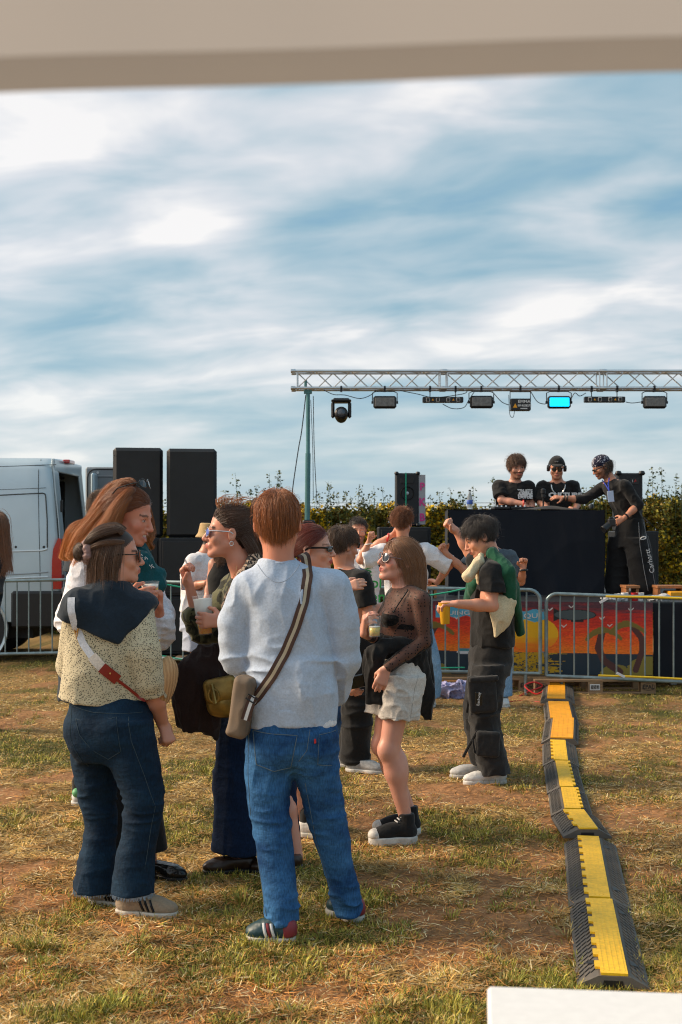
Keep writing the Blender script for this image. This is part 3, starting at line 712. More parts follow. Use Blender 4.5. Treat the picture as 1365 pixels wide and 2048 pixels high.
for j in joints:
    if tx0 < j < tx1:
        for y in (TY, TY + dpt):
            for z in (tz0, tz1): b = MB(); b.lathe([(.024, -.04), (.026, -.035), (.026, .035), (.024, .04)], (j, y, z), (1, 0, 0), 10); b.build('coupler', m_alu, root)
for y in (TY, TY + dpt):
    for z in (tz0, tz1): b = MB(); b.lathe([(0, -.03), (.026, -.03), (.026, .02), (.02, .03)], (tx0, y, z), (1, 0, 0), 10); b.build('coupler', m_alu, root)
def tower(label, px, dx):
    xx = sx(px, TY); root = thing('wind_up_tower', label, 'tower', (xx, TY + .12, 0), 'towers carrying the truss'); y = TY + .12
    b = MB(); b.tube([(xx - dx, y, .1), (xx - dx * .3, y, 1.75)], .045, 10); b.tube([(xx - dx * .3, y, 1.7), (xx, y, 2.6)], .034, 10); b.tube([(xx, y, 2.6), (xx, y, tz0 - .03)], .026, 10); b.build('mast', m_postm, root)
    b = MB(); b.box((xx - .07, y - .07, 1.62), (xx + .09, y + .07, 1.76), None, .02); b.lathe([(0, -.05), (.07, -.05), (.07, .05), (0, .05)], (xx + .09, y - .05, 1.58), (0, 1, 0), 14); b.build('winch', m_blkp, root)
    b = MB(); b.box((xx - .05, y - .03, tz0 - .06), (xx + .05, y + .03, tz0 - .018)); b.tube([(xx - .03, y, tz0 - .05), (xx - .03, y - .02, tz1 - .1)], .018, 8); b.build('head_clamp', m_postm, root)
    b = MB()
    for a in range(4):
        an = PI / 4 + a * PI / 2; b.tube([(xx - dx, y, .45), (xx - dx + math.cos(an) * .8, y + math.sin(an) * .8, .02)], .022, 8)
    b.build('outriggers', m_blkm, root)
tower('blue green tower mast holding the left end of the truss', 616, .03)
tower('tower mast holding the right end of the truss', 1585, .02)
def cable(label, pts, r=.006, m=None, name='cable'):
    P = [Vector(p) for p in pts]; out = []
    for i in range(len(P) - 1):
        a = P[max(i - 1, 0)]; b_ = P[i]; c_ = P[i + 1]; d = P[min(i + 2, len(P) - 1)]
        for k in range(6):
            t = k / 6; out.append(.5 * ((2 * b_) + (c_ - a) * t + (2 * a - 5 * b_ + 4 * c_ - d) * t * t + (-a + 3 * b_ - 3 * c_ + d) * t ** 3))
    out.append(P[-1]); mb = MB(); mb.tube(out, r, 5); return tag(mb.build(name, m or m_blkp), label, 'cable')
cable('thin black cable hanging left of the tower mast', [W(612, 790, TY), W(604, 860, TY), W(597, 900, TY), W(586, 975, TY), W(583, 1010, TY)], .007)
cable('thin cable hanging straight just right of the tower mast', [W(627, 792, TY), W(629, 900, TY), W(634, 1000, TY)], .005)
cable('second thin cable right of the tower mast', [W(622, 800, TY), W(626, 900, TY), W(627, 1000, TY)], .004)
tz = 778
cable('power cable looping under the truss between the lamps', [W(648, 780, TY - .03), W(668, 789, TY - .05), W(690, 790, TY - .05), W(720, 797, TY - .05), W(742, 790, TY - .05), W(752, 780, TY - .03)], .005)
cable('thin cable sagging to the left light bar', [W(800, 781, TY - .03), W(835, 788, TY - .06), W(870, 795, TY - .06), W(925, 788, TY - .06), W(935, 782, TY - .03)], .005)
cable('long cable sagging below the left light bar', [W(886, 808, TY - .04), W(905, 817, TY - .06), W(928, 815, TY - .06), W(938, 800, TY - .06), W(950, 782, TY - .03)], .005)
cable('cable bowed between the flood lamp and the small laser box', [W(985, 783, TY - .03), W(1003, 803, TY - .06), W(1018, 810, TY - .06)], .005)
cable('cable dangling below the small laser box', [W(1018, 790, TY - .05), W(1020, 828, TY - .05), W(1027, 834, TY - .05), W(1030, 818, TY - .04)], .004)
cable('cable bowed between the laser box and the blue lamp', [W(1062, 783, TY - .03), W(1075, 803, TY - .06), W(1090, 808, TY - .06), W(1098, 803, TY - .04)], .005)
cable('cable running along the truss to the right light bar', [W(1142, 800, TY - .04), W(1150, 786, TY - .05), W(1160, 792, TY - .05), W(1172, 786, TY - .03)], .005)
cable('cable from the right light bar to the last flood lamp', [W(1252, 804, TY - .04), W(1265, 806, TY - .05), W(1282, 804, TY - .04)], .005)
m_lens = mat('lamp_lens', (.16, .155, .15), .35, bump=.6, bscale=160, bdist=.002, var=.35, vscale=30)
m_blue = mat('blue_lit_lens', (.02, .3, .6), .4, emit=(.0, .55, 1.0), estr=1.5, bump=.3, bscale=120)
def hook(parent, x, m=m_blkm):
    b = MB(); b.box((x - .012, TY - .03, tz0 - .05), (x + .012, TY + .03, tz0 - .019)); b.lathe([(.024, -.012), (.028, -.012), (.028, .012), (.024, .012)], (x, TY, tz0), (1, 0, 0), 12); b.build('clamp', m, parent)
def flood(label, px, py, lens):
    c = W(px, py, TY); w, h, d = .145, .078, .06
    root = thing('flood_lamp', label, 'stage lamp', c, 'flood lamps on the truss')
    b = MB(); b.box((c.x - w, c.y - d, c.z - h), (c.x + w, c.y + .02, c.z + h), None, .022); b.build('housing', m_blkp, root)
    b = MB(); b.box((c.x - w + .022, c.y - d - .006, c.z - h + .022), (c.x + w - .022, c.y - d + .01, c.z + h - .022), None, .008); b.build('lens', lens, root)
    b = MB(); zt_ = tz0 - .045
    for s in (-1, 1): b.tube([(c.x + s * (w + .01), c.y - .01, c.z), (c.x + s * (w + .01), c.y - .01, zt_ - .02), (c.x + s * (w - .03), c.y - .01, zt_)], .006, 6); b.lathe([(0, 0), (.018, 0), (.018, .02), (0, .02)], (c.x + s * (w + .002), c.y - .01, c.z), (s, 0, 0), 10)
    b.tube([(c.x - w + .03, c.y - .01, zt_), (c.x + w - .03, c.y - .01, zt_)], .006, 6); b.build('bracket', m_blkm, root); hook(root, c.x)
flood('unlit flood lamp on the truss next to the moving head', 770, 805, m_lens)
flood('unlit flood lamp between the left light bar and the laser box', 963, 804.5, m_lens)
flood('flood lamp glowing bright blue', 1118, 805, m_blue)
flood('unlit flood lamp at the right end of the truss', 1309, 805, m_lens)
def ledbar(label, px, py):
    c = W(px, py, TY); w = .255; root = thing('light_bar', label, 'light bar', c, 'light bars on the truss')
    b = MB(); b.box((c.x - w, c.y - .05, c.z - .036), (c.x + w, c.y + .03, c.z + .036), None, .008); b.build('housing', m_blkp, root)
    for k, o in enumerate((-.19, -.065, .065, .19)):
        b = MB(); b.box((c.x + o - .022, c.y - .056, c.z - .024), (c.x + o + .022, c.y - .0505, c.z + .024), None, .003); f_ = b.build('face_plate', m_whp, root)
        b = MB(); b.box((c.x + o - .017, c.y - .060, c.z - .019), (c.x + o + .017, c.y - .0565, c.z + .019), None, .003); b.build('lens', m_blkp, f_)
    for o in (-.128, .128):
        b = MB(); b.prism([(c.x + o - .014, c.y - .0535, c.z - .012), (c.x + o + .014, c.y - .0535, c.z - .012), (c.x + o, c.y - .0535, c.z + .014)], (0, .003, 0)); b.build('warning_sign', m_ora, root)
    for s in (-1, 1): b = MB(); b.tube([(c.x + s * .16, c.y, c.z + .03), (c.x + s * .16, c.y, tz0 - .02)], .006, 6); b.build('bracket', m_blkm, root)
    hook(root, c.x - .16); hook(root, c.x + .16)
ledbar('black light bar with four lenses left of the laser box', 886, 800)
ledbar('black light bar with four lenses right of the blue lamp', 1209, 799.5)
c = W(1041, 809, TY); root = thing('laser_projector', 'small black box lamp with white writing under the truss', 'stage lamp', c)
b = MB(); b.box((c.x - .125, c.y - .06, c.z - .08), (c.x + .125, c.y + .06, c.z + .07), None, .008); h_ = b.build('housing', m_blkp, root)
text_mesh('lettering', 'EMMA', m_whp, h_, (c.x + .04, c.y - .063, c.z + .03), .05, bold=.001, sx=1.15); text_mesh('lettering', 'EM-RGB270', m_whp, h_, (c.x + .045, c.y - .063, c.z - .02), .034, bold=.001)
b = MB(); b.prism([(c.x - .10, c.y - .0635, c.z - .045), (c.x - .045, c.y - .0635, c.z - .045), (c.x - .072, c.y - .0635, c.z + .008)], (0, .003, 0)); b.build('warning_sign', m_ora, root)
b = MB(); b.box((c.x - .005, c.y - .064, c.z - .062), (c.x + .08, c.y - .061, c.z - .05)); b.build('paper_label', m_whp, root)
b = MB(); b.box((c.x - .13, c.y - .01, tz0 - .052), (c.x + .13, c.y + .01, tz0 - .042)); 
for s in (-1, 1): b.box((c.x + s * .128 - .004, c.y - .01, c.z), (c.x + s * .128 + .004, c.y + .01, tz0 - .045))
b.build('bracket', m_blkm, root); hook(root, c.x)
c = W(683, 822, TY); root = thing('moving_head', 'black moving head lamp hanging left of all the other lamps', 'stage lamp', c)
b = MB(); b.box((c.x - .11, c.y - .1, c.z + .10), (c.x + .11, c.y + .1, c.z + .155), None, .02); b.box((c.x - .125, c.y - .11, c.z + .115), (c.x + .125, c.y + .11, c.z + .135), None, .008); b.build('base', m_blkp, root)
b = MB()
for s in (-1, 1): b.box((c.x + s * .105 - .022, c.y - .05, c.z - .09), (c.x + s * .105 + .022, c.y + .05, c.z + .11), None, .018)
b.build('yoke', m_blkp, root)
b = MB(); b.lathe([(0, -.13), (.06, -.125), (.082, -.10), (.086, 0), (.07, .09), (0, .1)], (c.x, c.y + .01, c.z - .055), (0, 1, -.25), 20); hd = b.build('head', m_blkm, root)
b = MB(); b.lathe([(0, 0), (.03, .002), (.045, .012), (.048, .02)], (c.x, c.y - .135, c.z - .022), (0, 1, -.25), 18); b.build('lens', mat('dark_glass', (.05, .06, .08), .08, spec=.8), hd); hook(root, c.x)
# ---------------------------------------------------------------- grey van
VY = 16.0; VX = sx(122, VY)
m_van = mat('silver_paint', (.50, .60, .66), .30, .30, var=.05, vscale=2, coat=.3)
m_vin = mat('van_interior', (.02, .02, .022), .7); m_door = mat('grey_door_trim', (.20, .22, .24), .5, bump=.1, bscale=60); m_glass = mat('dark_window', (.02, .03, .04), .08, spec=.8)
m_seam = mat('panel_gap', (.04, .05, .055), .6); m_tyre = mat('tyre', (.015, .015, .015), .8, bump=.3, bscale=80); m_rim = mat('steel_rim', (.25, .26, .28), .4, .6)
m_tail = mat('red_tail_lens', (.45, .012, .008), .15, spec=.7, coat=.5); m_clear = mat('clear_lens', (.5, .5, .5), .15)
van = thing('van', 'light grey high roof delivery van with its rear doors open', 'van', (VX - 2.8, VY + 1, 0))
vz0, vz1 = .50, ZT(914, VY); hw = 1.0
prof = [(0, vz0), (.0, .9), (-.0, 1.35), (.02, 1.7), (.06, 2.1), (.10, 2.38), (.155, 2.46), (.26, vz1), (.6, vz1 + .02), (1.0, vz1 + .03)]
def vring(x, inset=0, zc=1.0):
    L = [(x, VY + a + inset, vz0 + (z - vz0) * zc) for a, z in prof]; R = [(x, VY + 2 * hw - a - inset, vz0 + (z - vz0) * zc) for a, z in prof[::-1][1:]]
    return L + R
xs = [(-5.9, .25, .52), (-5.6, .12, .56), (-5.2, .06, .66), (-4.6, .03, .92), (-4.2, 0, 1.0), (-3.4, 0, 1.0), (-.30, 0, 1.0), (-.12, .006, .999), (-.03, .03, .995), (0, .055, .985)]
b = MB(); nr = len(vring(0)); vs = []
for x, ins, zc_ in xs: vs += vring(VX + x + 0, ins, zc_)
# the rear leans forward with height
vs = [(x + (-.085 * max(0, z - 1.0) if x > VX - .5 else 0), y, z) for x, y, z in vs]
b.add(vs, [(i * nr + j, i * nr + j + 1, (i + 1) * nr + j + 1, (i + 1) * nr + j) for i in range(len(xs) - 1) for j in range(nr - 1)] + [tuple(range(nr))])
vb = b.build('body', m_van, van, True)
b = MB(); b.box((VX - 3.2, VY + .13, .62), (VX - .10, VY + 1.87, .66)); b.build('cargo_floor', m_vin, van)
b = MB(); b.box((VX - 3.2, VY + .16, .66), (VX - 3.15, VY + 1.84, 2.35)); b.build('bulkhead', m_vin, van)
b = MB(); b.box((VX - 3.1, VY + .12, .66), (VX - .35, VY + .15, 2.3)); b.box((VX - 3.1, VY + 1.85, .66), (VX - .35, VY + 1.88, 2.3)); b.box((VX - 3.1, VY + .15, 2.33), (VX - .35, VY + 1.85, 2.36)); b.build('cargo_lining', m_vin, van)
def vx(px, Y=VY): return (px - 682.5) / F * Y
def vz(py, Y=VY): return 1.6 - (py - 1065) / F * Y
def off(z): return float(np.interp(z, [p[1] for p in prof[:8]], [p[0] for p in prof[:8]]))
def vline(pts, r, m, name):
    b = MB(); P = [(vx(a), VY + off(vz(c_)) - .001, vz(c_)) for a, c_ in pts]; b.tube(P, r, 5); return b.build(name, m, van)
vline([(74, 917), (74, 940), (75, 985), (78, 1060), (80, 1110), (81, 1178)], .004, m_seam, 'panel_gap')
vline([(99, 930), (104, 960), (112, 1030), (117, 1090)], .003, m_seam, 'panel_gap')
vline([(-200, 934), (0, 932), (74, 929), (108, 928)], .004, m_seam, 'panel_gap')
vline([(-200, 985), (0, 979), (74, 976), (90, 975)], .003, m_seam, 'panel_gap')
vline([(-200, 993), (0, 990), (60, 987), (84, 986), (89, 988), (90, 994), (94, 1040), (95, 1095)], .008, m_seam, 'recess_edge')
m_hi = mat('silver_rib_highlight', (.55, .62, .66), .28, .3, coat=.3)  # lighter silver, paints a highlight along the pressed ribs
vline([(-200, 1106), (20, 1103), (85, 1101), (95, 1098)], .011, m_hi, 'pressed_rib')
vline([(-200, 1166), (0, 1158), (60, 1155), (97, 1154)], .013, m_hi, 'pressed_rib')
vline([(-200, 1153), (0, 1150), (60, 1147), (97, 1144)], .009, mat('silver_rib_shading', (.30, .34, .37), .4, .3), 'pressed_rib')  # darker silver line, painted shading just above the lower rib
for px in (32, 88, -24):
    b = MB(); b.lathe([(0, 0), (.013, .0), (.016, .004), (.016, .01)], (vx(px), VY + off(1.4) - .004, vz(1094)), (0, 1, 0), 12); b.build('plug', m_blkp, van)
b = MB(); b.box((vx(23), VY - .035, .42), (VX + .04, VY + .1, vz(1182)), None, .03); b.build('side_skirt', m_blkp, van)
b = MB(); b.box((VX - .05, VY + .0, .42), (VX + .10, VY + 2.0, vz(1195)), None, .04); b.build('rear_bumper', m_blkp, van)
b = MB(); b.prism([(VX - .11, VY - .012, vz(1178)), (VX + .012, VY - .012, vz(1178)), (VX + .005, VY - .012, vz(1078)), (VX - .03, VY - .012, vz(1076)), (VX - .09, VY - .012, vz(1098)), (VX - .105, VY - .012, vz(1120))], (0, .17, 0)); tl = b.build('tail_light', m_tail, van)
b = MB(); b.box((VX + .004, VY + .03, vz(1150)), (VX + .018, VY + .14, vz(1112)), None, .005); b.build('clear_lens', m_clear, tl)
# rear frame: pillar faces of the opening
b = MB(); b.prism([(VX + .004, VY + .065, vz(1178)), (VX + .004, VY + .30, vz(1178)), (VX - .045, VY + .34, 1.6), (VX - .125, VY + .40, 2.36), (VX - .125, VY + .13, 2.40), (VX - .05, VY + .09, 1.7)], (.012, 0, 0)); b.build('rear_pillar', m_van, van)
b = MB(); b.prism([(VX + .004, VY + 1.76, .9), (VX + .004, VY + 1.93, .9), (VX - .125, VY + 1.87, 2.40), (VX - .125, VY + 1.66, 2.36), (VX - .045, VY + 1.72, 1.6)], (.012, 0, 0)); b.build('rear_pillar', m_van, van)
b = MB(); b.box((VX - .15, VY + .15, 2.36), (VX - .11, VY + 1.85, 2.52), None, .01); b.build('rear_header', m_van, van)
b = MB(); b.box((VX - .13, VY + .72, vz1 - .04), (VX - .04, VY + 1.05, vz1 + .01), None, .01); b.build('brake_light', m_tail, van)
b = MB(); b.box((VX - .03, VY + .10, 1.85), (VX - .005, VY + .16, 2.0), None, .006); b.build('door_catch', m_blkm, van)
# near rear door folded open towards the back, seen almost edge on, and the far one
b = MB(); b.box((0, 0, .62), (.05, .86, 2.42), Matrix.Translation((VX + .0, VY + 1.90, 0)) @ Matrix.Rotation(-.12, 4, 'Z'), .02); d_ = b.build('rear_door', m_van, van)
DY = VY + 2.05; dx0 = sx(171, DY); dz1 = ZT(934, DY)
b = MB(); b.box((dx0, DY, .62), (dx0 + .9, DY + .05, dz1), None, .04); d2 = b.build('rear_door', m_door, van)
def rr(cx0, cx1, cz0, cz1, y, r, rad):
    pts = []
    for (qx, qz, a0) in ((cx1 - r, cz1 - r, 0), (cx0 + r, cz1 - r, PI / 2), (cx0 + r, cz0 + r, PI), (cx1 - r, cz0 + r, 1.5 * PI)):
        for k in range(5): a = a0 + PI / 2 * k / 4; pts.append((qx + r * math.cos(a), y, qz + r * math.sin(a)))
    m = MB(); m.tube(pts, rad, 6, closed=True); return m
rr(dx0 + .13, dx0 + .78, dz1 - .30, dz1 - .13, DY - .002, .05, .012).build('pressed_rib', m_door, d2)
rr(dx0 + .13, dx0 + .80, 1.15, dz1 - .40, DY - .002, .12, .014).build('pressed_rib', m_door, d2)
rr(dx0 + .03, dx0 + .87, .66, dz1 - .03, DY - .002, .12, .010).build('door_seal', m_blkp, d2)
b = MB()
for px, py in ((190, 990), (196, 945)): b.lathe([(.006, 0), (.016, -.004), (.016, .004)], W(px, py, DY - .004), (0, 1, 0), 10)
b.build('plug', m_whp, d2)
for px_, yy in ((-52, VY + .10), (-52, VY + 1.65)):
    x = vx(px_) - .05; b = MB(); b.lathe([(.20, 0), (.33, .0), (.35, .03), (.35, .20), (.33, .23), (.2, .23)], (x, yy, .35), (0, 1, 0), 32); wh = b.build('wheel', m_tyre, van)
    b = MB(); b.lathe([(0, .04), (.06, .04), (.12, .07), (.18, .05), (.21, .02), (.21, .1)], (x, yy, .35), (0, 1, 0), 24); b.build('rim', m_rim, wh)
    x = VX - 4.6; b = MB(); b.lathe([(.20, 0), (.33, .0), (.35, .03), (.35, .20), (.33, .23), (.2, .23)], (x, yy, .35), (0, 1, 0), 32); b.build('wheel', m_tyre, van)
b = MB(); b.lathe([(.43, 0), (.47, -.02), (.47, .04)], (vx(-52) - .05, VY - .005, .42), (0, 1, 0), 32); b.build('arch_lip', m_van, van)
b = MB(); b.lathe([(0, .02), (.43, .0)], (vx(-52) - .05, VY - .012, .42), (0, 1, 0), 32); b.build('arch_liner', m_vin, van)
b = MB(); b.box((VX - 5.4, VY + .25, .28), (VX - .4, VY + 1.75, .5)); b.build('chassis', m_vin, van)
# ---------------------------------------------------------------- hedge of flowering shrubs
def leaves(P, size, col, seed, aspect=.6):
    r = np.random.default_rng(seed); n = len(P); a = r.normal(size=(n, 3)); a[:, 2] *= .7; a /= np.linalg.norm(a, axis=1)[:, None]
    b_ = np.cross(a, r.normal(size=(n, 3))); b_ /= np.linalg.norm(b_, axis=1)[:, None]
    s = (size * r.uniform(.6, 1.4, n))[:, None]
    v = np.stack([P - a * s, P + b_ * s * aspect, P + a * s, P - b_ * s * aspect], 1).reshape(-1, 3)
    return v, np.arange(n * 4).reshape(n, 4), np.repeat(col, 4, 0)
m_leaf = mat('hedge_leaves', col=True, rough=.6, spec=.25)
m_leaf.node_tree.nodes['Principled BSDF'].inputs['Transmission Weight'].default_value = 0
HY = 20.5; r = np.random.default_rng(4)
def hedge_top(X): return 1.93 + .20 * (fbm(np.stack([X * .7, X * 0, X * 0], -1), 6, 4) - .5) * 2 + .16 * np.clip((X - 1) / 5, 0, 1) + .10 * (vnoise(np.stack([X * 5, X * 0, X * 0], -1), 2) - .5)
n = 270000; X = r.uniform(-6.2, 9.5, n); Yh = HY + np.abs(r.normal(0, .35, n)); T = hedge_top(X); Zf = r.uniform(0, 1, n) ** .8
Z = Zf * T + r.normal(0, .05, n)
cl = fbm(np.stack([X * 2.6, Yh * 2.6, Z * 2.6], -1), 12, 3); kp = cl + r.normal(0, .05, n) > .29; X, Yh, Z, T, cl = X[kp], Yh[kp], Z[kp], T[kp], cl[kp]; n = len(X)
# clumps stand forward
Yh = Yh - np.clip(cl - .5, 0, 1) * 1.6
yl = fbm(np.stack([X * .9, X * 0 + 3, Z * 1.4], -1), 22, 3)[:, None] + np.clip(Z / T, 0, 1)[:, None] * .16
u = r.random(n)[:, None]
cD = np.array([.075, .088, .018]); cO = np.array([.27, .23, .03]); cY = np.array([.70, .47, .02]); cB = np.array([.20, .13, .022])
col = np.where(u < .35, cD, np.where(u < .75, cO, cB)); col = np.where((yl + r.normal(0, .06, (n, 1)) > .645) & (u > .3), cY, col) * r.uniform(.6, 1.35, (n, 1))
v1, f1, c1 = leaves(np.stack([X, Yh, Z], -1), .033, col, 9)
hedge = thing('hedge', 'long tall hedge of olive and yellow leaves behind the stage', 'hedge', (1.5, HY, 0))
link('foliage', mesh_np('foliage', v1, f1, c1, smooth=False), m_leaf, hedge)
# sprigs: thin upright shoots with small leaves
pos = []; m_shoot = mat('green_stem', (.08, .10, .03), .7)
for px in [452, 478, 484, 505, 522, 540, 552, 566, 575, 590, 628, 640, 655, 664, 680, 693, 706, 716, 728, 742, 750, 905, 925, 985, 990, 1165, 1195, 1210, 1290, 1303, 1322, 1330, 1348, 1360, 320, 164, 770, 780, 880] + list(r.uniform(430, 1365, 14)):
    x = sx(px, HY); t0 = float(hedge_top(np.array([x]))[0]); tall = {478: .50, 540: .42, 566: .5, 552: .38, 655: .32, 664: .36, 716: .34, 990: .48, 1303: .42, 1322: .38, 1348: .34}.get(px, r.uniform(.08, .26)) + .10
    bend = r.uniform(-.06, .06); P = [(x + bend * (k / 5) ** 2, HY - .1, t0 - .3 + (tall + .3) * k / 5) for k in range(6)]
    sv = MB(); sv.tube(P, [.006] * 3 + [.004, .003, .002], 4); sv.build('shoot', m_shoot, hedge)
    m_ = int(38 * (tall + .3) / .5); tt_ = r.uniform(.25, 1, m_)
    for q in tt_: pos.append((x + bend * q ** 2 + r.normal(0, .026 + .02 * (1 - q)), HY - .1 + r.normal(0, .03), t0 - .3 + (tall + .3) * q))
pos = np.array(pos); cs = np.where(r.random((len(pos), 1)) < .5, np.array([.06, .085, .02]), np.array([.11, .12, .03])) * r.uniform(.7, 1.3, (len(pos), 1))
v2, f2, c2 = leaves(pos, .022, cs, 10); link('shoot_leaves', mesh_np('shoot_leaves', v2, f2, c2, smooth=False), m_leaf, hedge)
b = MB(); r2 = random.Random(3)
for k in range(260):
    x = r2.uniform(-6, 9.4); h_ = float(hedge_top(np.array([x]))[0]) * r2.uniform(.6, .95); b.tube([(x, HY + .25, 0), (x + r2.uniform(-.1, .1), HY + .2, h_ * .5), (x + r2.uniform(-.3, .3), HY + .1, h_)], [.012, .009, .004], 4)
b.build('stems', mat('brown_stem', (.06, .042, .025), .85), hedge)
root = thing('wire_fence', 'thin wire fence standing behind the hedge', 'fence', (0, HY + 1, 0))
for px in (884, 600, 1190, 300, -200, 1500): b = MB(); x = sx(px, HY + 1); b.tube([(x, HY + 1, 0), (x, HY + 1, 2.10 if px == 884 else 1.95)], .03, 8); b.build('post', m_wood, root)
b = MB()
for z in (1.95, 2.03, 2.09, 1.8, 1.5, 1.2): b.tube([(sx(-200, HY + 1), HY + 1, z), (sx(1500, HY + 1), HY + 1, z)], .006, 4)
b.build('wire', m_galv, root)
# ---------------------------------------------------------------- cable ramps
def ramp(name_label, y0, l0, r0, y1, l1, r1, lid, m_lid, teeth=None, h=.045, z0=0., z1=0.):
    """far edge at photo row y0 from l0 to r0, near edge at y1 from l1 to r1"""
    def g(px, py): Y = F * 1.6 / (py - 1065); return Vector(((px - 682.5) / F * Y, Y, 0))
    A, B, C_, D = g(l0, y0), g(r0, y0), g(l1, y1), g(r1, y1)
    cen = (A + B + C_ + D) / 4; root = thing('cable_ramp', name_label, 'cable ramp', (cen.x, cen.y, 0), 'cable ramps laid in a line to the stage')
    cA = (A + B) / 2; cD = (C_ + D) / 2; ax = cD - cA; L = ax.length; a = ax.normalized(); s = Vector((-a.y, a.x, 0)) * -1.0   # s to the right seen from the camera
    if s.x < 0: s = -s
    w = ((B - A).length + (D - C_).length) / 4
    def Pt(u, t, z): p = cA + s * (u * w) + ax * t; return (p.x, p.y, z + z0 * (1 - t) + z1 * t + .012)
    e0, e1 = lid
    pr = [(-1, 0), (-1, .008), (e0 - .06, h), (e1 + .06, h), (1, .008), (1, 0)]
    nT = 12; b = MB(); vs = []
    for k in range(nT + 1): vs += [Pt(u, k / nT, z) for u, z in pr]
    b.add(vs, [(k * 6 + j, k * 6 + j + 1, (k + 1) * 6 + j + 1, (k + 1) * 6 + j) for k in range(nT) for j in range(5)] + [tuple(range(6)), tuple(nT * 6 + j for j in range(6))])
    def top(u): return float(np.interp(u, [p[0] for p in pr[1:5]], [p[1] for p in pr[1:5]]))
    rows = int(L / .042)
    for i in range(rows):
        for side in (-1, 1):
            lo_, hi_ = (-.94, e0 - .12) if side < 0 else (e1 + .12, .94)
            for c2 in range(3):
                ua = lo_ + (hi_ - lo_) * (c2 + .12) / 3; ub = lo_ + (hi_ - lo_) * (c2 + .88) / 3; ta = (i + .2 + .33 * (c2 % 2)) / rows; tb = ta + .42 / rows; sh = .5 / rows * side
                if tb + abs(sh) > .99: continue
                q = [Pt(ua, ta, top(ua)), Pt(ub, ta + sh, top(ub)), Pt(ub, tb + sh, top(ub)), Pt(ua, tb, top(ua))]
                b.add([Vector(p) + Vector((0, 0, -.002)) for p in q] + [Vector(p) + Vector((0, 0, .0045)) for p in q], [(4, 5, 6, 7), (0, 1, 5, 4), (1, 2, 6, 5), (2, 3, 7, 6), (3, 0, 4, 7)])
    b.build('base', m_rub, root, False)
    for t in (.14, .82):
        for u in (e0 - .30, e1 + .28):
            b = MB(); sg = -1 if u < 0 else 1; q = [Pt(u - .14, t - .01, top(u - .14) + .006), Pt(u + .14, t + .0, top(u + .14) + .006), Pt(u + .14 * -sg, t + .045, top(u - .14 * sg) + .006)]
            b.add(q, [(0, 1, 2)]); b.build('grip_hole', m_blkp, root, False)
    outl = [(e1, .005), (e1, .995)]
    tl_ = []
    if teeth:
        n = max(3, int(L / .125)); side = e0 if teeth < 0 else e1; other = e1 if teeth < 0 else e0; dp = .14 * (1 if teeth > 0 else -1)
        for k in range(n):
            ta, tb = (k + .0) / n, (k + .5) / n; ta = max(ta, .005)
            tl_ += [(side + dp, ta), (side + dp, tb), (side, tb + .001), (side, (k + 1) / n - .001)]
        tl_[-1] = (side, .995)
        poly = [(other, .005)] + tl_ + [(other, .995)]
    else: poly = [(e0, .005), (e0, .995), (e1, .995), (e1, .005)]
    b = MB(); vs = [Pt(u, t, h + .001) for u, t in poly] + [Pt(u, t, h + .010) for u, t in poly]; n = len(poly)
    b.add(vs, [tuple(range(n, 2 * n))] + [(i, (i + 1) % n, n + (i + 1) % n, n + i) for i in range(n)])
    lo_ = e0 + .08; hi_ = e1 - .08
    lid_o = b.build('lid', m_lid, root, False)
    b = MB()
    for k in range(5):
        u = lo_ + (hi_ - lo_) * k / 4; q = [Pt(u - .014, .03, h + .0098), Pt(u + .014, .03, h + .0098), Pt(u + .014, .97, h + .0098), Pt(u - .014, .97, h + .0098)]
        b.add(q + [Vector(p) + Vector((0, 0, .0012)) for p in q], [(4, 5, 6, 7), (0, 1, 5, 4), (1, 2, 6, 5), (2, 3, 7, 6), (3, 0, 4, 7)])
    b.build('lid_rib', m_lid, lid_o, False)
    b = MB(); q = [Pt(-.3, 1.001, .004), Pt(.3, 1.001, .004), Pt(.26, 1.001, .03), Pt(-.26, 1.001, .03)]; b.add(q, [(0, 1, 2, 3)]); b.build('cable_channel', m_blkp, root, False)
cc = lambda x: 1040 + x / 2.976
cy = lambda y: 1360 + y / 2.976
RA = [('farthest cable ramp, wide orange lid, at the barrier', 62, 138, 318, 183, 125, 325, (-.62, .45), m_ora, None, .02, .05),
      ('second cable ramp from the barrier, twisted, with plain orange lid', 190, 142, 322, 288, 150, 352, (-.68, .62), m_ora, None, .03, .02),
      ('third cable ramp from the barrier, plain orange lid', 293, 148, 350, 403, 130, 346, (-.50, .72), m_ora, None, .03, .01),
      ('fourth cable ramp from the barrier, toothed yellow lid', 408, 132, 335, 533, 140, 350, (-.38, .38), m_yel, -1, 0, 0),
      ('fifth cable ramp from the barrier, toothed on the right side', 537, 142, 348, 698, 165, 388, (-.32, .38), m_yel, 1, 0, 0),
      ('sixth cable ramp from the barrier, toothed on the right, above the bump', 702, 168, 400, 868, 190, 432, (-.34, .42), m_yel, 1, 0, .03),
      ('short tilted cable ramp lying over the bump', 880, 193, 455, 992, 255, 552, (-.34, .42), m_yel, -1, .035, .03),
      ('cable ramp second from the white table, long and toothed on the left', 1004, 260, 575, 1385, 300, 652, (-.34, .34), m_yel, -1, .0, 0),
      ('nearest cable ramp, ending at the white table', 1392, 300, 655, 1862, 342, 774, (-.34, .40), m_yel, -1, 0, 0)]
for (lab, y0, l0, r0, y1, l1, r1, lid, ml, te, z0, z1) in RA: ramp(lab, cy(y0), cc(l0), cc(r0), cy(y1), cc(l1), cc(r1), lid, ml, te, z0=z0, z1=z1)
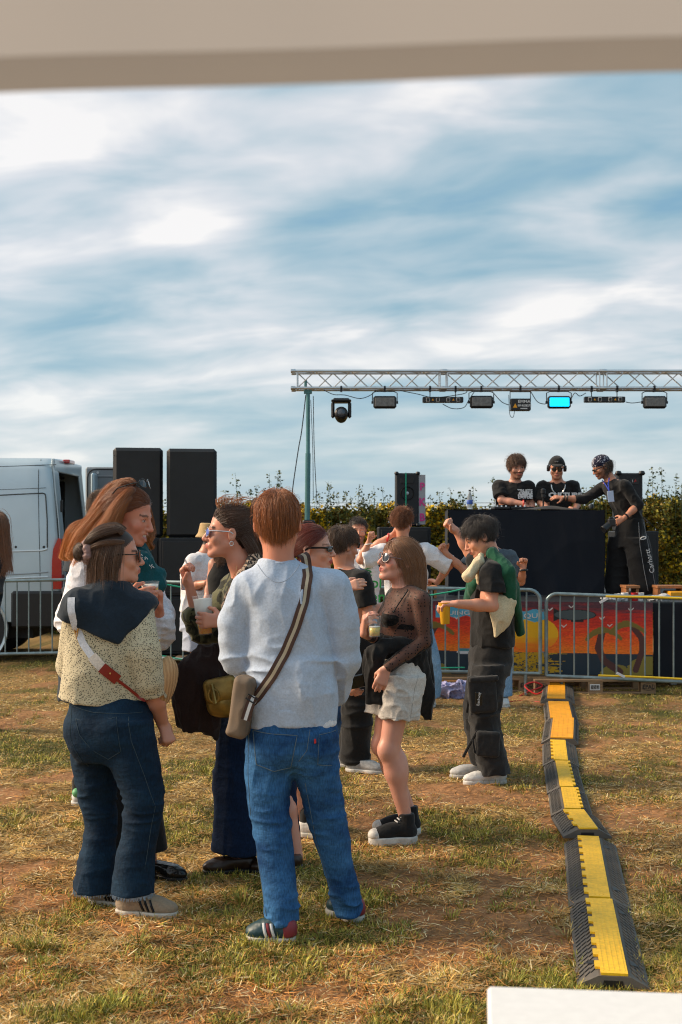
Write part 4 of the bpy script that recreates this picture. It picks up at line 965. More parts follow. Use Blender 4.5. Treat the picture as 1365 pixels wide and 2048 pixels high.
# ---------------------------------------------------------------- white table and tent canopy close to the camera
Yt = 2.44; c0 = W(975, 1972, Yt); root = thing('folding_table', 'white plastic table top at the bottom right corner', 'table', (c0.x + .6, 2.0, 0))
ang = math.radians(11.5); Mt = Matrix.Translation((c0.x, Yt, 0)) @ Matrix.Rotation(-.105, 4, 'Z')
m_tab = mat('white_plastic_top', (.76, .75, .74), .5, base2=(.66, .62, .56), vscale=5, fine=.04, fscale=40)
for e_ in m_tab.node_tree.nodes:
    if e_.type == 'VALTORGB': e_.color_ramp.elements[0].position = max(e_.color_ramp.elements[0].position, .56) if e_.color_ramp.elements[1].color[0] < .7 else e_.color_ramp.elements[0].position; e_.color_ramp.elements[1].position = .8
pattern_m = m_tab
b = MB(); b.box((0, -.76, .705), (1.8, 0, .75), Mt, .006); b.build('tabletop', m_tab, root)
for x in (.2, 1.6):
    for y in (-.68, -.08): b = MB(); b.tube([Mt @ Vector((x, y, .705)), Mt @ Vector((x, y, 0))], .013, 8); b.build('leg', m_blkm, root)
m_tent = mat('beige_canvas', (.44, .40, .37), .85, var=.10, vscale=2.2, bump=.2, bscale=200, base2=None)
nt = m_tent.node_tree; pb = nt.nodes['Principled BSDF']; tr_ = nt.nodes.new('ShaderNodeBsdfTranslucent'); tr_.inputs[0].default_value = (.46, .415, .385, 1); mx = nt.nodes.new('ShaderNodeMixShader'); mx.inputs[0].default_value = .62; nt.links.new(pb.outputs[0], mx.inputs[1]); nt.links.new(tr_.outputs[0], mx.inputs[2]); nt.links.new(mx.outputs[0], nt.nodes['Material Output'].inputs[0])
root = thing('tent_canopy', 'beige canvas edge of a tent canopy across the top of the photograph', 'tent canopy', (0, 0, 2.2))
E0 = W(-1100, 222, .92); E1 = W(2465, 108, .92); nx, ny = 90, 60
UU, TT = np.meshgrid(np.linspace(0, 1, nx), np.linspace(.0082, 1, ny), indexing='ij')
ed = np3(E0) + UU[..., None] * (np3(E1) - np3(E0)); back = np.array([0, -3.4, 1.75])
p = ed + TT[..., None] * back; p[..., 2] += (fbm(np.stack([UU * 5 + TT * 6, TT * 4, UU * 0], -1), 5, 3) - .5) * .05 * np.clip((TT - .0083) * 12, 0, 1) + .0006 * np.sin(UU * 23)
i = np.arange(nx * ny).reshape(nx, ny); f = np.stack([i[:-1, :-1], i[1:, :-1], i[1:, 1:], i[:-1, 1:]], -1).reshape(-1, 4)
link('roof_cloth', mesh_np('roof_cloth', p.reshape(-1, 3), f), m_tent, root)
TTh = np.linspace(0, 1, 8); UU, TT = np.meshgrid(np.linspace(0, 1, nx), TTh, indexing='ij')
m_hem = mat('canvas_hem', (.36, .31, .27), .85, var=.1, vscale=9)
nt = m_hem.node_tree; pb = nt.nodes['Principled BSDF']; tr_ = nt.nodes.new('ShaderNodeBsdfTranslucent'); tr_.inputs[0].default_value = (.35, .305, .27, 1); mx = nt.nodes.new('ShaderNodeMixShader'); mx.inputs[0].default_value = .5; nt.links.new(pb.outputs[0], mx.inputs[1]); nt.links.new(tr_.outputs[0], mx.inputs[2]); nt.links.new(mx.outputs[0], nt.nodes['Material Output'].inputs[0])
ed = np3(E0) + UU[..., None] * (np3(E1) - np3(E0)); p = ed + TT[..., None] * back * .0083; p[..., 2] += .0006 * np.sin(UU * 23); p[..., 2] += -.0012 * np.sin(TT * PI)
i = np.arange(nx * 8).reshape(nx, 8); f = np.stack([i[:-1, :-1], i[1:, :-1], i[1:, 1:], i[:-1, 1:]], -1).reshape(-1, 4)
link('hem', mesh_np('hem', p.reshape(-1, 3), f), m_hem, root)
# ---------------------------------------------------------------- people: signed distance bodies
def frame(face, roll=0.0, up=(0, 0, 1)):
    """columns: local x (to the person's own right seen from behind = screen right when facing away), y forward, z up"""
    y = unit(face); z = np3(up) - (np3(up) @ y) * y; z /= np.linalg.norm(z); x = np.cross(y, z)
    c, s = math.cos(roll), math.sin(roll); x2 = x * c + z * s; z2 = -x * s + z * c
    return np.stack([x2, y, z2], 1)
class Head:
    def __init__(s, c, face, scale=1.0, roll=0.0, wide=1.0):
        s.c = np3(c); s.M = frame(face, roll); s.k = scale; s.w = wide
    def p(s, x, y, z): return s.c + s.M @ (np.array([x * s.w, y, z]) * s.k)
    def loc(s, P): return ((P - s.c) @ s.M) / s.k / np.array([s.w, 1, 1])
def head_prims(H, fem=False, mouth=0.0, ear=True, eyes=True):
    k = H.k; p = H.p; E = lambda x, y, z, rx, ry, rz, kk=.012, op='u': ell(p(x, y, z), (rx * k * H.w, ry * k, rz * k), H.M, kk, op)
    Cn = lambda a, b_, r0, r1, kk=.010, op='u': cone(p(*a), p(*b_), r0 * k, r1 * k, kk, op)
    j = .9 if fem else 1.0; S = []
    S += [E(0, -.012, .040, .076, .095, .082), E(0, .030, -.020, .062 * (.96 if fem else 1), .062, .082, .02)]
    S += [Cn((-.052 * j, .0, -.050), (-.016, .068, -.098), .018, .015, .022), Cn((.052 * j, .0, -.050), (.016, .068, -.098), .018, .015, .022)]
    S += [E(0, .076, -.098, .020 * j, .016, .016, .014), E(0, .03, -.085, .04, .05, .022, .02)]
    S += [E(-.040, .058, -.028, .024, .022, .022, .018), E(.040, .058, -.028, .024, .022, .022, .018)]
    S += [Cn((-.034, .076, .018), (.034, .076, .018), .011, .011, .016)]
    for x in (-.031, .031): S += [E(x, .094, -.001, .019, .014, .012, .010, 's')]
    if eyes:
        for x in (-.031, .031): S += [E(x, .0725, -.001, .0135, .0130, .0125, .003)]
        for x in (-.031, .031): S += [Cn((x - .014, .077, .006), (x + .014, .077, .006), .0045, .0045, .006)]
    S += [Cn((0, .086, .012), (0, .112, -.032), .0075, .0105, .010), E(-.011, .099, -.036, .008, .010, .007, .006), E(.011, .099, -.036, .008, .010, .007, .006), E(0, .106, -.034, .010, .011, .009, .006)]
    S += [E(0, .082, -.062, .028, .016, .018, .014)]
    o = mouth
    S += [Cn((-.022 - o * .3, .084, -.061 + o * .6), (0, .0975, -.058), .0042, .0058, .005), Cn((.022 + o * .3, .084, -.061 + o * .6), (0, .0975, -.058), .0042, .0058, .005)]
    S += [Cn((-.019, .084, -.067 - o * .3), (0, .0955, -.070 - o), .0048, .0066, .005), Cn((.019, .084, -.067 - o * .3), (0, .0955, -.070 - o), .0048, .0066, .005)]
    S += [Cn((-.021, .094, -.0640), (.021, .094, -.0640), .0013 + o * .45, .0013 + o * .45, .002, 's')]
    if ear:
        for x in (-.080, .080):
            sg = 1 if x > 0 else -1
            S += [E(x, -.012, -.006, .0085, .019, .031, .006), E(x * 1.08, -.010, -.002, .006, .010, .016, .004, 's')]
    return S
def hand_prims(w, d, n, thumb, curl=.4, k=1.0, spread=.0, tc=.5, curls=None, thumb_out=.75):
    """w wrist, d towards the knuckles, n palm side, thumb = direction of the thumb side"""
    w = np3(w); d = unit(d); n = np3(n); n = n - (n @ d) * d; n = n / np.linalg.norm(n); t = np.cross(n, d)
    if t @ np3(thumb) < 0: t = -t
    S = []; kl = .092 * k
    for o in (.027, .010, -.008, -.025):
        S.append(cone(w + d * .012 * k + t * o * .55 * k, w + d * kl * (1 - abs(o) * 2) + t * o * k, .0135 * k, .0115 * k, .012))
    L = (.068, .076, .071, .056); off = (.029, .010, -.0095, -.028)
    def rot(v, a): return v * math.cos(a) + n * math.sin(a) if v is d else None
    for i in range(4):
        c = (curls[i] if curls else curl * (1 + .08 * i)); base = w + d * (kl - abs(off[i]) * .35) + t * off[i] * k
        an = 0; p0 = base; dd = d + t * (off[i] * spread * 10)
        for sgm, (fl, ang, r0, r1) in enumerate(((.45, 62, .0098, .0090), (.31, 78, .0089, .0082), (.24, 48, .0081, .0068))):
            an += math.radians(ang) * c; v = dd * math.cos(an) + n * math.sin(an); v /= np.linalg.norm(v)
            p1 = p0 + v * L[i] * fl * k; S.append(cone(p0, p1, r0 * k, r1 * k, .0035)); p0 = p1
    b = w + d * .024 * k + t * .024 * k; v1 = d * .62 + t * thumb_out + n * (.35 + tc * .5); v1 /= np.linalg.norm(v1)
    m = b + v1 * .043 * k; v2 = d * (.75) + t * (thumb_out * .35 - tc * .35) + n * (.25 + tc * .75); v2 /= np.linalg.norm(v2); e = m + v2 * .034 * k
    S += [cone(b, m, .0155 * k, .0112 * k, .010), cone(m, e, .0108 * k, .0088 * k, .004)]
    return S
def arm_prims(sh, el, wr, k=1.0):
    return [cone(sh, el, .047 * k, .037 * k, .02), cone(el, (np3(el) * .55 + np3(wr) * .45), .038 * k, .036 * k, .02), cone(np3(el) * .6 + np3(wr) * .4, wr, .036 * k, .0255 * k, .02)]
def leg_prims(hip, kn, an, k=1.0):
    c = np3(kn) * .65 + np3(an) * .35
    bk = unit(np.cross(np3(kn) - np3(hip), (1, 0, 0)))
    return [cone(hip, kn, .072 * k, .053 * k, .03), cone(kn, c, .052 * k, .053 * k, .02), cone(c, an, .052 * k, .034 * k, .02)]
def dist(a, b): return float(np.linalg.norm(np3(a) - np3(b)))
def face_cols(P, H, skin, lip, brow, hairc, hl=None, stubble=0.0, blush=0.0, teeth=False, bald=False, iris=(.05, .03, .02), fade=0.0):
    col = np.tile(np.array(skin, float), (len(P), 1)); nz_ = (fbm(P * 28, 3, 3) - .5)[:, None]; col *= 1 + np.array([.06, .22, .24]) * nz_
    if H is None: return col
    q = H.loc(P); x, y, z = q[:, 0], q[:, 1], q[:, 2]; near = (np.abs(x) < .13) & (np.abs(y) < .16) & (z > -.14) & (z < .16)
    ax = np.abs(x)
    def put(m, c, a=1.0): col[m] = col[m] * (1 - a) + np.array(c) * a
    if blush: put(near & (((ax - .042) / .022) ** 2 + ((z + .026) / .020) ** 2 < 1) & (y > .03), (skin[0] * 1.05, skin[1] * .62, skin[2] * .62), blush)
    put(near & (((x) / .013) ** 2 + ((z + .034) / .012) ** 2 < 1) & (y > .09), (skin[0] * 1.0, skin[1] * .82, skin[2] * .8), .5)
    if stubble:
        m = near & (z < -.038 + .045 * np.clip((.05 - y) / .06, 0, 1)) & (z > -.13) & (y > -.01) & ~((ax < .024) & (z > -.072) & (z < -.056)); put(m, brow, stubble * .62)
        put(near & (ax < .030) & (z > -.056) & (z < -.043) & (y > .07), brow, stubble * .75)
    put(near & ((x / .025) ** 2 + ((z + .0645) / .0115) ** 2 < 1) & (y > .078), lip)
    if teeth: put(near & (ax < .020) & (np.abs(z + .0625) < .0048) & (y > .075), (.62, .58, .52))
    put(near & (ax > .012) & (ax < .050) & (np.abs(z - .0225 + (ax - .033) ** 2 * 6) < .0042) & (y > .05), brow, .85)
    e = near & (((ax - .031) / .0125) ** 2 + ((z + .001) / .0055) ** 2 < 1) & (y > .06)
    put(e, (.45, .42, .40)); put(near & (((ax - .031) ** 2 + (z + .001) ** 2) < .0058 ** 2) & (y > .06), iris)
    put(near & (ax > .017) & (ax < .046) & (np.abs(z - .0058) < .0016) & (y > .05), (.02, .012, .01))
    if not bald:
        hy = [-.13, -.06, -.03, -.005, .02, .05, .085, .12]; hz = hl or [-.075, -.065, -.03, .022, .022, .050, .078, .09]
        h = np.interp(y, hy, hz); m = (np.abs(x) < .12) & (np.abs(y) < .16) & (z > h) & (z < .2)
        put(m & ~((ax > .074) & (np.abs(y + .012) < .025) & (z < .028)), hairc)
        if fade: put((np.abs(x) < .12) & (np.abs(y) < .13) & (z > h - .0) & (z < h + .045) & (y < .03), np.array(skin) * .5 + np.array(hairc) * .5, fade)
    return col
def flow_hair(name, H, parent, m, n=1500, length=.12, thick=.012, width=.0016, gravity=.35, sweep=(0, 0, 0), crown=(0, -.05, .12), hl=None, seed=1, curl=0.0, wind=(0, 0, 0),
              steps=9, cols=((.1, .05, .02), (.2, .1, .04)), lenvar=.35, colliders=(), jitter=.25, root_mask=None, taper=True, frizz=0.0, side_part=None, gather=None, gstr=0.0, clump=0.3, curlf=26.0):
    r = np.random.default_rng(seed); k = H.k; out = []; n = int(n * 2.3); width *= .50
    hy = [-.13, -.06, -.03, -.005, .02, .05, .085, .12]; hz = hl or [-.075, -.065, -.03, .022, .022, .050, .078, .09]
    Cc = np.array([0, -.012, .036]); R = np.array([.0765, .0955, .084])
    pts = []
    while sum(len(x) for x in pts) < n:
        v = r.normal(size=(n * 2, 3)); v /= np.linalg.norm(v, axis=1)[:, None]; p = Cc + v * R
        # the low back of the head falls inside the neck: stretch it
        ok = p[:, 2] > np.interp(p[:, 1], hy, hz) + r.normal(0, .004, len(p))
        if root_mask is not None: ok &= root_mask(p)
        pts.append(p[ok])
    p = np.concatenate(pts)[:n]; root = p.copy()
    Mi = H.M.T; g = Mi @ np.array([0, 0, -1.0]); wv = Mi @ np3(wind); sw = np.array(sweep, float); cr = np.array(crown)
    lay = (r.uniform(.1, 1, n) * np.where(r.random(n) < .04, 1.9, 1))[:, None] * thick; Ls = length * (1 - lenvar * r.random(n)); st = (Ls / steps)[:, None]
    cn = np.stack([vnoise(root * 70, seed + q) - .5 for q in range(3)], -1) * 2 * clump
    jt = r.normal(0, jitter, (n, 3)) * .5 + cn * jitter * 2
    ph = r.uniform(0, 2 * PI, n) * .35 + vnoise(root * 40, seed + 9) * 9; nr0 = (p - Cc) / R; nr0 /= np.linalg.norm(nr0, axis=1)[:, None]
    p = p + nr0 * .0005; v = None; P = [p.copy()]
    cols_l = [( (np3(c) - H.c) @ H.M / k, rr / k) for c, rr in colliders]
    for s in range(steps):
        q = (p - Cc) / R; nr = q / (np.linalg.norm(q, axis=1)[:, None] + 1e-9); gn = nr / R; gn /= np.linalg.norm(gn, axis=1)[:, None]
        on = np.clip(1.6 - np.linalg.norm(q, axis=1), 0, 1)[:, None]
        a = p - cr
        if side_part is not None: a = np.stack([p[:, 0] - side_part, a[:, 1] * .3, a[:, 2] * .3], -1)
        a = a - (a * gn).sum(1)[:, None] * gn; a /= np.linalg.norm(a, axis=1)[:, None] + .02
        w = a * (.9 * on) + sw * on + g * (gravity + (1 - on) * gravity * 1.6) + wv * (s / steps) + jt
        if gather is not None: gd = np.array(gather) - p; gl = np.linalg.norm(gd, axis=1)[:, None]; w = w * (1 - gstr) + gd / (gl + .01) * gstr * 1.8
        w -= (w * gn).sum(1)[:, None] * gn * on * .9
        if curl:
            t1 = np.cross(gn, a); w = w + curl * (t1 * np.cos(ph + s * curlf / steps)[:, None] + gn * np.sin(ph + s * curlf / steps)[:, None])
        w /= np.linalg.norm(w, axis=1)[:, None] + 1e-6
        v = w if v is None else v * .45 + w * .55
        p = p + v * st
        if gather is not None:
            gd = p - np.array(gather); 
        q = (p - Cc) / R; m_ = np.linalg.norm(q, axis=1)[:, None]; tgt = 1 + lay / .085 * min(1, (s + 1) / 3) * (1 + frizz * r.normal(0, 1, (n, 1)))
        p = np.where((m_ < tgt), Cc + q / m_ * tgt * R, p)
        neck = np.array([0, -.015]);
        for cc_, rr in cols_l:
            dq = p - cc_; dm = np.linalg.norm(dq, axis=1)[:, None]; p = np.where(dm < rr, cc_ + dq / dm * rr, p)
        P.append(p.copy())
    P = np.stack(P, 1)                       # n, steps+1, 3
    return hair_mesh(name, H.c + (P * k) @ H.M.T, parent, m, width, cols, seed, taper)
def hair_mesh(name, P, parent, m, width, cols, seed, taper=True):
    r = np.random.default_rng(seed + 5); n, S = P.shape[:2]
    T = np.gradient(P, axis=1); T /= np.linalg.norm(T, axis=2)[..., None] + 1e-9
    u0 = r.normal(size=(n, 1, 3)); u = u0 - (u0 * T).sum(2)[..., None] * T; u /= np.linalg.norm(u, axis=2)[..., None] + 1e-9; w = np.cross(T, u)
    wd = np.linspace(1, .25, S) if taper else np.ones(S); wd = (wd * width)[None, :, None]
    ang = [0, 2 * PI / 3, 4 * PI / 3]
    ring = np.stack([P + (u * math.cos(a) + w * math.sin(a)) * wd for a in ang], 2)     # n,S,3,3
    v = ring.reshape(-1, 3); base = (np.arange(n) * S * 3)[:, None, None]; s_ = (np.arange(S - 1) * 3)[None, :, None]; j = np.arange(3)[None, None, :]; j2 = (j + 1) % 3
    f = np.stack(np.broadcast_arrays(base + s_ + j, base + s_ + j2, base + s_ + 3 + j2, base + s_ + 3 + j), -1).reshape(-1, 4)
    t = (r.random(n) ** 1.5 * .75 + .5 * vnoise(P[:, 0] * 45, seed)) ; c0, c1 = np.array(cols[0]), np.array(cols[1]); col = c0 + (c1 - c0) * t[:, None]
    col = np.repeat(col, S * 3, 0)
    if len(cols) > 2:
        g = np.tile(np.repeat(np.linspace(0, 1, S), 3), n)[:, None]; col = col * (1 - g) + (col * .4 + np.array(cols[2]) * .6) * g
    return link(name, mesh_np(name, v, f, col), m, parent)
def lock_hair(name, guides, parent, m, n=400, width=.0016, cols=((.1, .05, .02), (.2, .1, .04)), seed=1, wave=0.0, wf=3.0, steps=14, stray=.1):
    """guides: list of (points, radii); strands fill the tube around each guide"""
    r = np.random.default_rng(seed); out = []; width *= .5 if width > .001 else 1; n = int(n * 2.2)
    for gi, (pts, rad) in enumerate(guides):
        pts = np.array([np3(p) for p in pts]); m_ = len(pts); t = np.linspace(0, 1, steps); s = np.linspace(0, 1, m_)
        # smooth spline through the points
        tt = t * (m_ - 1); i = np.minimum(tt.astype(int), m_ - 2); f = (tt - i)[:, None]
        g = lambda q: pts[np.clip(q, 0, m_ - 1)]
        c = .5 * ((2 * g(i)) + (g(i + 1) - g(i - 1)) * f + (2 * g(i - 1) - 5 * g(i) + 4 * g(i + 1) - g(i + 2)) * f ** 2 + (-g(i - 1) + 3 * g(i) - 3 * g(i + 1) + g(i + 2)) * f ** 3)
        rr = np.interp(t, s, rad); T = np.gradient(c, axis=0); T /= np.linalg.norm(T, axis=1)[:, None]
        nn = int(n * (np.mean(rad) / .02) ** 1.0 / max(1, len(guides) * .0 + 1)); o = r.normal(size=(nn, 3)); o /= np.linalg.norm(o, axis=1)[:, None]; o *= (r.random(nn) ** .45)[:, None]
        st = np.where(r.random(nn) < stray, r.uniform(1.1, 1.7, nn), 1)[:, None]; o = o * st
        off = o[:, None, :] * rr[None, :, None]; off = off - (off * T[None]).sum(2)[..., None] * T[None]
        ph = r.uniform(0, 1.5, nn)[:, None, None] + (o * 3).sum(1)[:, None, None]; w_ = wave * np.sin(wf * 2 * PI * t[None, :, None] + ph) * t[None, :, None] * np.cross(T, (0, 0, 1.0))[None]
        ln = (1 - .22 * r.random(nn) ** 2)[:, None, None]
        P = c[None] + off + w_; P = P[:, :1] + (P - P[:, :1]) * ln if False else P
        # shorten by resampling
        idx = t[None, :] * ln[..., 0] * (steps - 1); i0 = np.minimum(idx.astype(int), steps - 2); fr = (idx - i0)[..., None]; ar = np.arange(nn)[:, None]
        out.append(P[ar, i0] * (1 - fr) + P[ar, i0 + 1] * fr)
    return hair_mesh(name, np.concatenate(out), parent, m, width, cols, seed)
# ---- clothing pieces
def torso(pel, chest, neck, lat, aw, bd, lo=0.0):
    """body trunk from the hips to the base of the neck; aw (hip, waist, chest, shoulder) half widths, bd the same for depth"""
    p, c, n = np3(pel), np3(chest), np3(neck); w = p * .55 + c * .45
    d = unit(p - w)
    return loft([p + d * lo, p, w, c, n * .75 + c * .25, n], [aw[0], aw[0], aw[1], aw[2], aw[3], aw[3] * .42], [bd[0], bd[0], bd[1], bd[2], bd[3], bd[3] * .62], lat, k=.03)
def tube_leg(pts, ra, rb, lat, k=.012): return loft(pts, ra, rb, lat, k=k, cap=.006)
def shoe(parent, heel, toe, m_up, m_sole, h=.085, w=.043, sole=.024, name='shoe', hi=0.0, up_rad=.034, lift=0.0, extra=None, hh=.004):
    heel = np3(heel); toe = np3(toe); d = toe - heel; d[2] = 0; L = np.linalg.norm(d); d /= L; s = np.array([d[1], -d[0], 0]); z = np.array([0, 0, 1.0])
    o = heel.copy(); M = np.stack([s, d, z], 1)
    P = lambda x, y, zz: o + s * x + d * y + z * zz
    S = [ell(P(0, L * .74, sole + .012), (w, L * .26, .034), M, .02), ell(P(0, L * .20, sole + .022), (w * .84, L * .20, .042), M, .02), ell(P(0, L * .48, sole + .030), (w * .86, L * .30, .040), M, .03),
         cone(P(0, L * .20, sole + .02), P(0, L * .22, h + hi), up_rad, up_rad, .015), cone(P(0, L * .52, sole + .036), P(0, L * .28, h - .008), .024, .026, .02)]
    S += [plane(P(0, 0, h + hi), (0, 0, 1)), plane(P(0, 0, sole - .004), (0, 0, -1))]
    up = link(name, sdf_mesh(name, S, hh, wr=((.0012, (60, 60, 90), 3),)), m_up, parent)
    T = [ell(P(0, L * .74, sole * .5), (w + .005, L * .265, .10), M, .03), ell(P(0, L * .20, sole * .5), (w * .84 + .005, L * .205, .10), M, .03), box(P(0, L * .47, sole * .5), (w * .80, L * .27, .05), M, .01, .03),
         plane(P(0, 0, sole), (0, 0, 1)), plane(P(0, 0, 0), (0, 0, -1))]
    so = link('sole', sdf_mesh('sole', T, hh), m_sole, up)
    return up, P, M, L
def laces(parent, P, L, m, z0=.07, z1=.095, n=4, w=.022):
    b = MB()
    for i in range(n):
        t = i / max(1, n - 1); y = L * (.62 - .27 * t); zz = z0 + (z1 - z0) * t
        b.tube([P(-w, y - .008, zz - .006), P(0, y, zz + .004), P(w, y + .008, zz - .006)], .0026, 5)
        b.tube([P(w, y - .008, zz - .006), P(0, y, zz + .005), P(-w, y + .008, zz - .006)], .0026, 5)
    return b.build('laces', m, parent)
def glasses(H, parent, m_l, m_f, kind='oval', up=0.0, back=0.0, tilt=0.0, name='sunglasses'):
    b = MB(); f = MB(); rx, rz = {'oval': (.024, .019), 'slim': (.027, .012), 'round': (.025, .024), 'cat': (.028, .018)}[kind]
    def Q(x, y, z):
        c, s = math.cos(tilt), math.sin(tilt); return Vector(H.p(x, (y * c - z * s) - back, (y * s + z * c) + up))
    for sx_ in (-1, 1):
        cs = []; ring = []
        for k in range(20):
            a = 2 * PI * k / 20; e_ = .72 if kind == 'slim' else 1
            x = math.copysign(abs(math.cos(a)) ** e_, math.cos(a)) * rx; z = math.copysign(abs(math.sin(a)) ** e_, math.sin(a)) * rz
            y = .103 - (abs(sx_ * .032 + x) ** 2) * 4.2; ring.append(Q(sx_ * .032 + x, y, z - .002))
        c0 = Q(sx_ * .032, .103, -.002); b.add([c0] + ring, [(0, 1 + k, 1 + (k + 1) % 20) for k in range(20)])
        c1 = Q(sx_ * .032, .100, -.002); r2 = [v + (Vector(H.p(0, -.002, 0)) - Vector(H.p(0, 0, 0))) for v in ring]; b.add([c1] + r2, [(0, 1 + (k + 1) % 20, 1 + k) for k in range(20)])
        f.tube(ring, .0024 * H.k, 5, closed=True)
        f.tube([Q(sx_ * .058, .092, .004), Q(sx_ * .076, .06, .006), Q(sx_ * .082, .0, .006), Q(sx_ * .080, -.03, -.010)], (.0055 if kind == 'slim' else .0026) * H.k, 5)
    f.tube([Q(-.011, .103, .004), Q(0, .106, .006), Q(.011, .103, .004)], .0022 * H.k, 5)
    g = f.build(name, m_f, parent); b.build('lens', m_l, g); return g
def ribbon(name, pts, nrm, w, th, m, parent=None, cols=None, sub=6):
    """flat strap along pts; nrm = outward normals; cols = list of (from,to,material index) stripes across"""
    P = [np3(p) for p in pts]; out = []; no = []
    for i in range(len(P) - 1):
        a = P[max(i - 1, 0)]; b_ = P[i]; c_ = P[i + 1]; d = P[min(i + 2, len(P) - 1)]
        for k in range(sub):
            t = k / sub; out.append(.5 * ((2 * b_) + (c_ - a) * t + (2 * a - 5 * b_ + 4 * c_ - d) * t * t + (-a + 3 * b_ - 3 * c_ + d) * t ** 3)); no.append(unit(np3(nrm[i]) * (1 - t) + np3(nrm[i + 1]) * t))
    out.append(P[-1]); no.append(unit(nrm[-1])); n = len(out); b = MB()
    st = cols or [(-1, 1, 0)]
    for u0, u1, mi in st:
        vs = []
        for i in range(n):
            t = out[min(i + 1, n - 1)] - out[max(i - 1, 0)]; t /= np.linalg.norm(t); s = np.cross(t, no[i]); s /= np.linalg.norm(s); nn = np.cross(s, t)
            vs += [out[i] + s * u0 * w / 2 + nn * th, out[i] + s * u1 * w / 2 + nn * th, out[i] + s * u1 * w / 2 - nn * th * .2, out[i] + s * u0 * w / 2 - nn * th * .2]
        b.add(vs, [(i * 4 + j, i * 4 + (j + 1) % 4, (i + 1) * 4 + (j + 1) % 4, (i + 1) * 4 + j) for i in range(n - 1) for j in range(4)] + [(0, 1, 2, 3), tuple((n - 1) * 4 + j for j in range(4))], mi)
    return b.build(name, m, parent)
m_cup = mat('frosted_cup', (.92, .92, .92), .35, alpha=.16); m_beer = mat('beer', (1.0, .42, .005), .15, spec=.6, sss=.6); m_foam = mat('beer_foam', (.92, .90, .82), .8)
m_ale = mat('pale_beer', (.70, .56, .14), .2, sss=.6)
def cup(label, bot, top, r0=.030, r1=.042, fill=.55, foam=.1, beer=None, mc=None):
    b0 = np3(bot); t0 = np3(top); ax = t0 - b0; h = np.linalg.norm(ax); a = ax / h
    b = MB(); b.lathe([(0, 0), (r0 * .96, 0), (r0, .002), (r1, h - .003), (r1 + .0020, h - .001), (r1 + .0005, h + .001)], b0, a, 28); o = b.build('plastic_cup', mc or m_cup); tag(o, label, 'cup', 'plastic beer cups')
    rf = lambda t: r0 + (r1 - r0) * t - .0022
    if fill > 0: b = MB(); b.lathe([(0, .005), (rf(0.0), .005), (rf(fill), h * fill), (0, h * fill)], b0, a, 24); b.build('beer', beer or m_beer, o, True)
    if foam > 0: b = MB(); b.lathe([(0, h * fill + .0005), (rf(fill), h * fill + .0005), (rf(fill + foam), h * (fill + foam)), (0, h * (fill + foam) + .003)], b0, a, 24); b.build('foam', m_foam, o, True)
    return o
def person(label, Y, px, group=None): return thing('person', label, 'person', (sx(px, Y), Y, 0), group)
def body(root, prims, h, H=None, **kw):
    skin = kw.pop('skin', SK1); lip = kw.pop('lip', (.50, .16, .12)); brow = kw.pop('brow', (.06, .03, .015)); hc = kw.pop('hairc', (.05, .025, .012))
    f = lambda P: face_cols(P, H, skin, lip, brow, hc, **kw)
    return link('body', sdf_mesh('body', prims, h, colf=f), m_skin, root)
def cloth(name, root, prims, h, m, wr=(), colf=None, parent=None): return link(name, sdf_mesh(name, prims, h, wr=wr, colf=colf), m, parent or root)
SK1 = (.64, .29, .185); SK2 = (.55, .24, .145); SK3 = (.70, .36, .25)
m_skin = mat('skin', col=True, rough=.42, spec=.45, sss=.12, bump=.1, bscale=170, bdist=.001)
m_hair = mat('hair', col=True, rough=.38, spec=.5)
m_hair.node_tree.nodes['Principled BSDF'].inputs['Sheen Weight'].default_value = .25
def fabric(name, c, rough=.85, bs=420, b=.35, var=.08, vs=9, c2=None, sheen=.15, fine=.10, fs=130): return mat(name, c, rough, spec=.2, bump=b, bscale=bs, bdist=.0012, var=var, vscale=vs, base2=c2, sheen=sheen, bump2=.22, b2scale=30, fine=fine, fscale=fs)
m_tblk = fabric('black_jersey', (.012, .012, .013)); m_twht = fabric('white_jersey', (.72, .72, .76), var=.03); m_cream = fabric('cream_fleece', (.62, .52, .34), b=.5, bs=200)
m_green = fabric('bottle_green_fleece', (.012, .085, .045), b=.6, bs=200); m_grey = fabric('heather_grey_sweat', (.45, .53, .66), b=.6, bs=300, var=.07, vs=30, fine=.08, fs=140)
m_navy = fabric('navy_knit', (.012, .022, .035), b=.6, bs=250); m_teal = fabric('teal_sweat', (.008, .085, .10)); m_slate = fabric('slate_jersey', (.06, .085, .11))
def denim(name, c, c2, vs=5, hi=None):
    m = mat(name, c, .85, spec=.2, bump=.5, bscale=420, bdist=.0015, var=.2, vscale=vs, base2=c2, bump2=.30, b2scale=26, stretch=(1.3, 1.3, 2.2), fine=.22, fscale=210, fstretch=(1, 1, .22)); return m
m_dblue = denim('blue_denim', (.006, .036, .12), (.050, .17, .37), 4); m_ddark = denim('dark_denim', (.004, .014, .032), (.009, .032, .064)); m_dnavy = denim('navy_denim', (.004, .012, .038), (.006, .020, .058)); m_dlight = denim('light_denim', (.14, .27, .42), (.28, .42, .58))
m_blkden = fabric('black_canvas', (.012, .012, .013), var=.2); m_wash = fabric('washed_black_canvas', (.030, .030, .031), var=.5, vs=14, c2=(.016, .016, .017)); m_beige = fabric('ecru_canvas', (.60, .56, .52), var=.05)
m_sole = mat('off_white_rubber', (.55, .52, .46), .6, var=.15, vscale=30); m_solw = mat('dirty_white_rubber', (.55, .53, .50), .6, var=.25, vscale=25)
m_lace = mat('white_lace', (.65, .64, .62), .8); m_thread = mat('topstitch', (.22, .20, .15), .8); m_gold = mat('gold_metal', (.75, .50, .22), .25, .9); m_silver = mat('silver_metal', (.7, .7, .7), .2, .9)
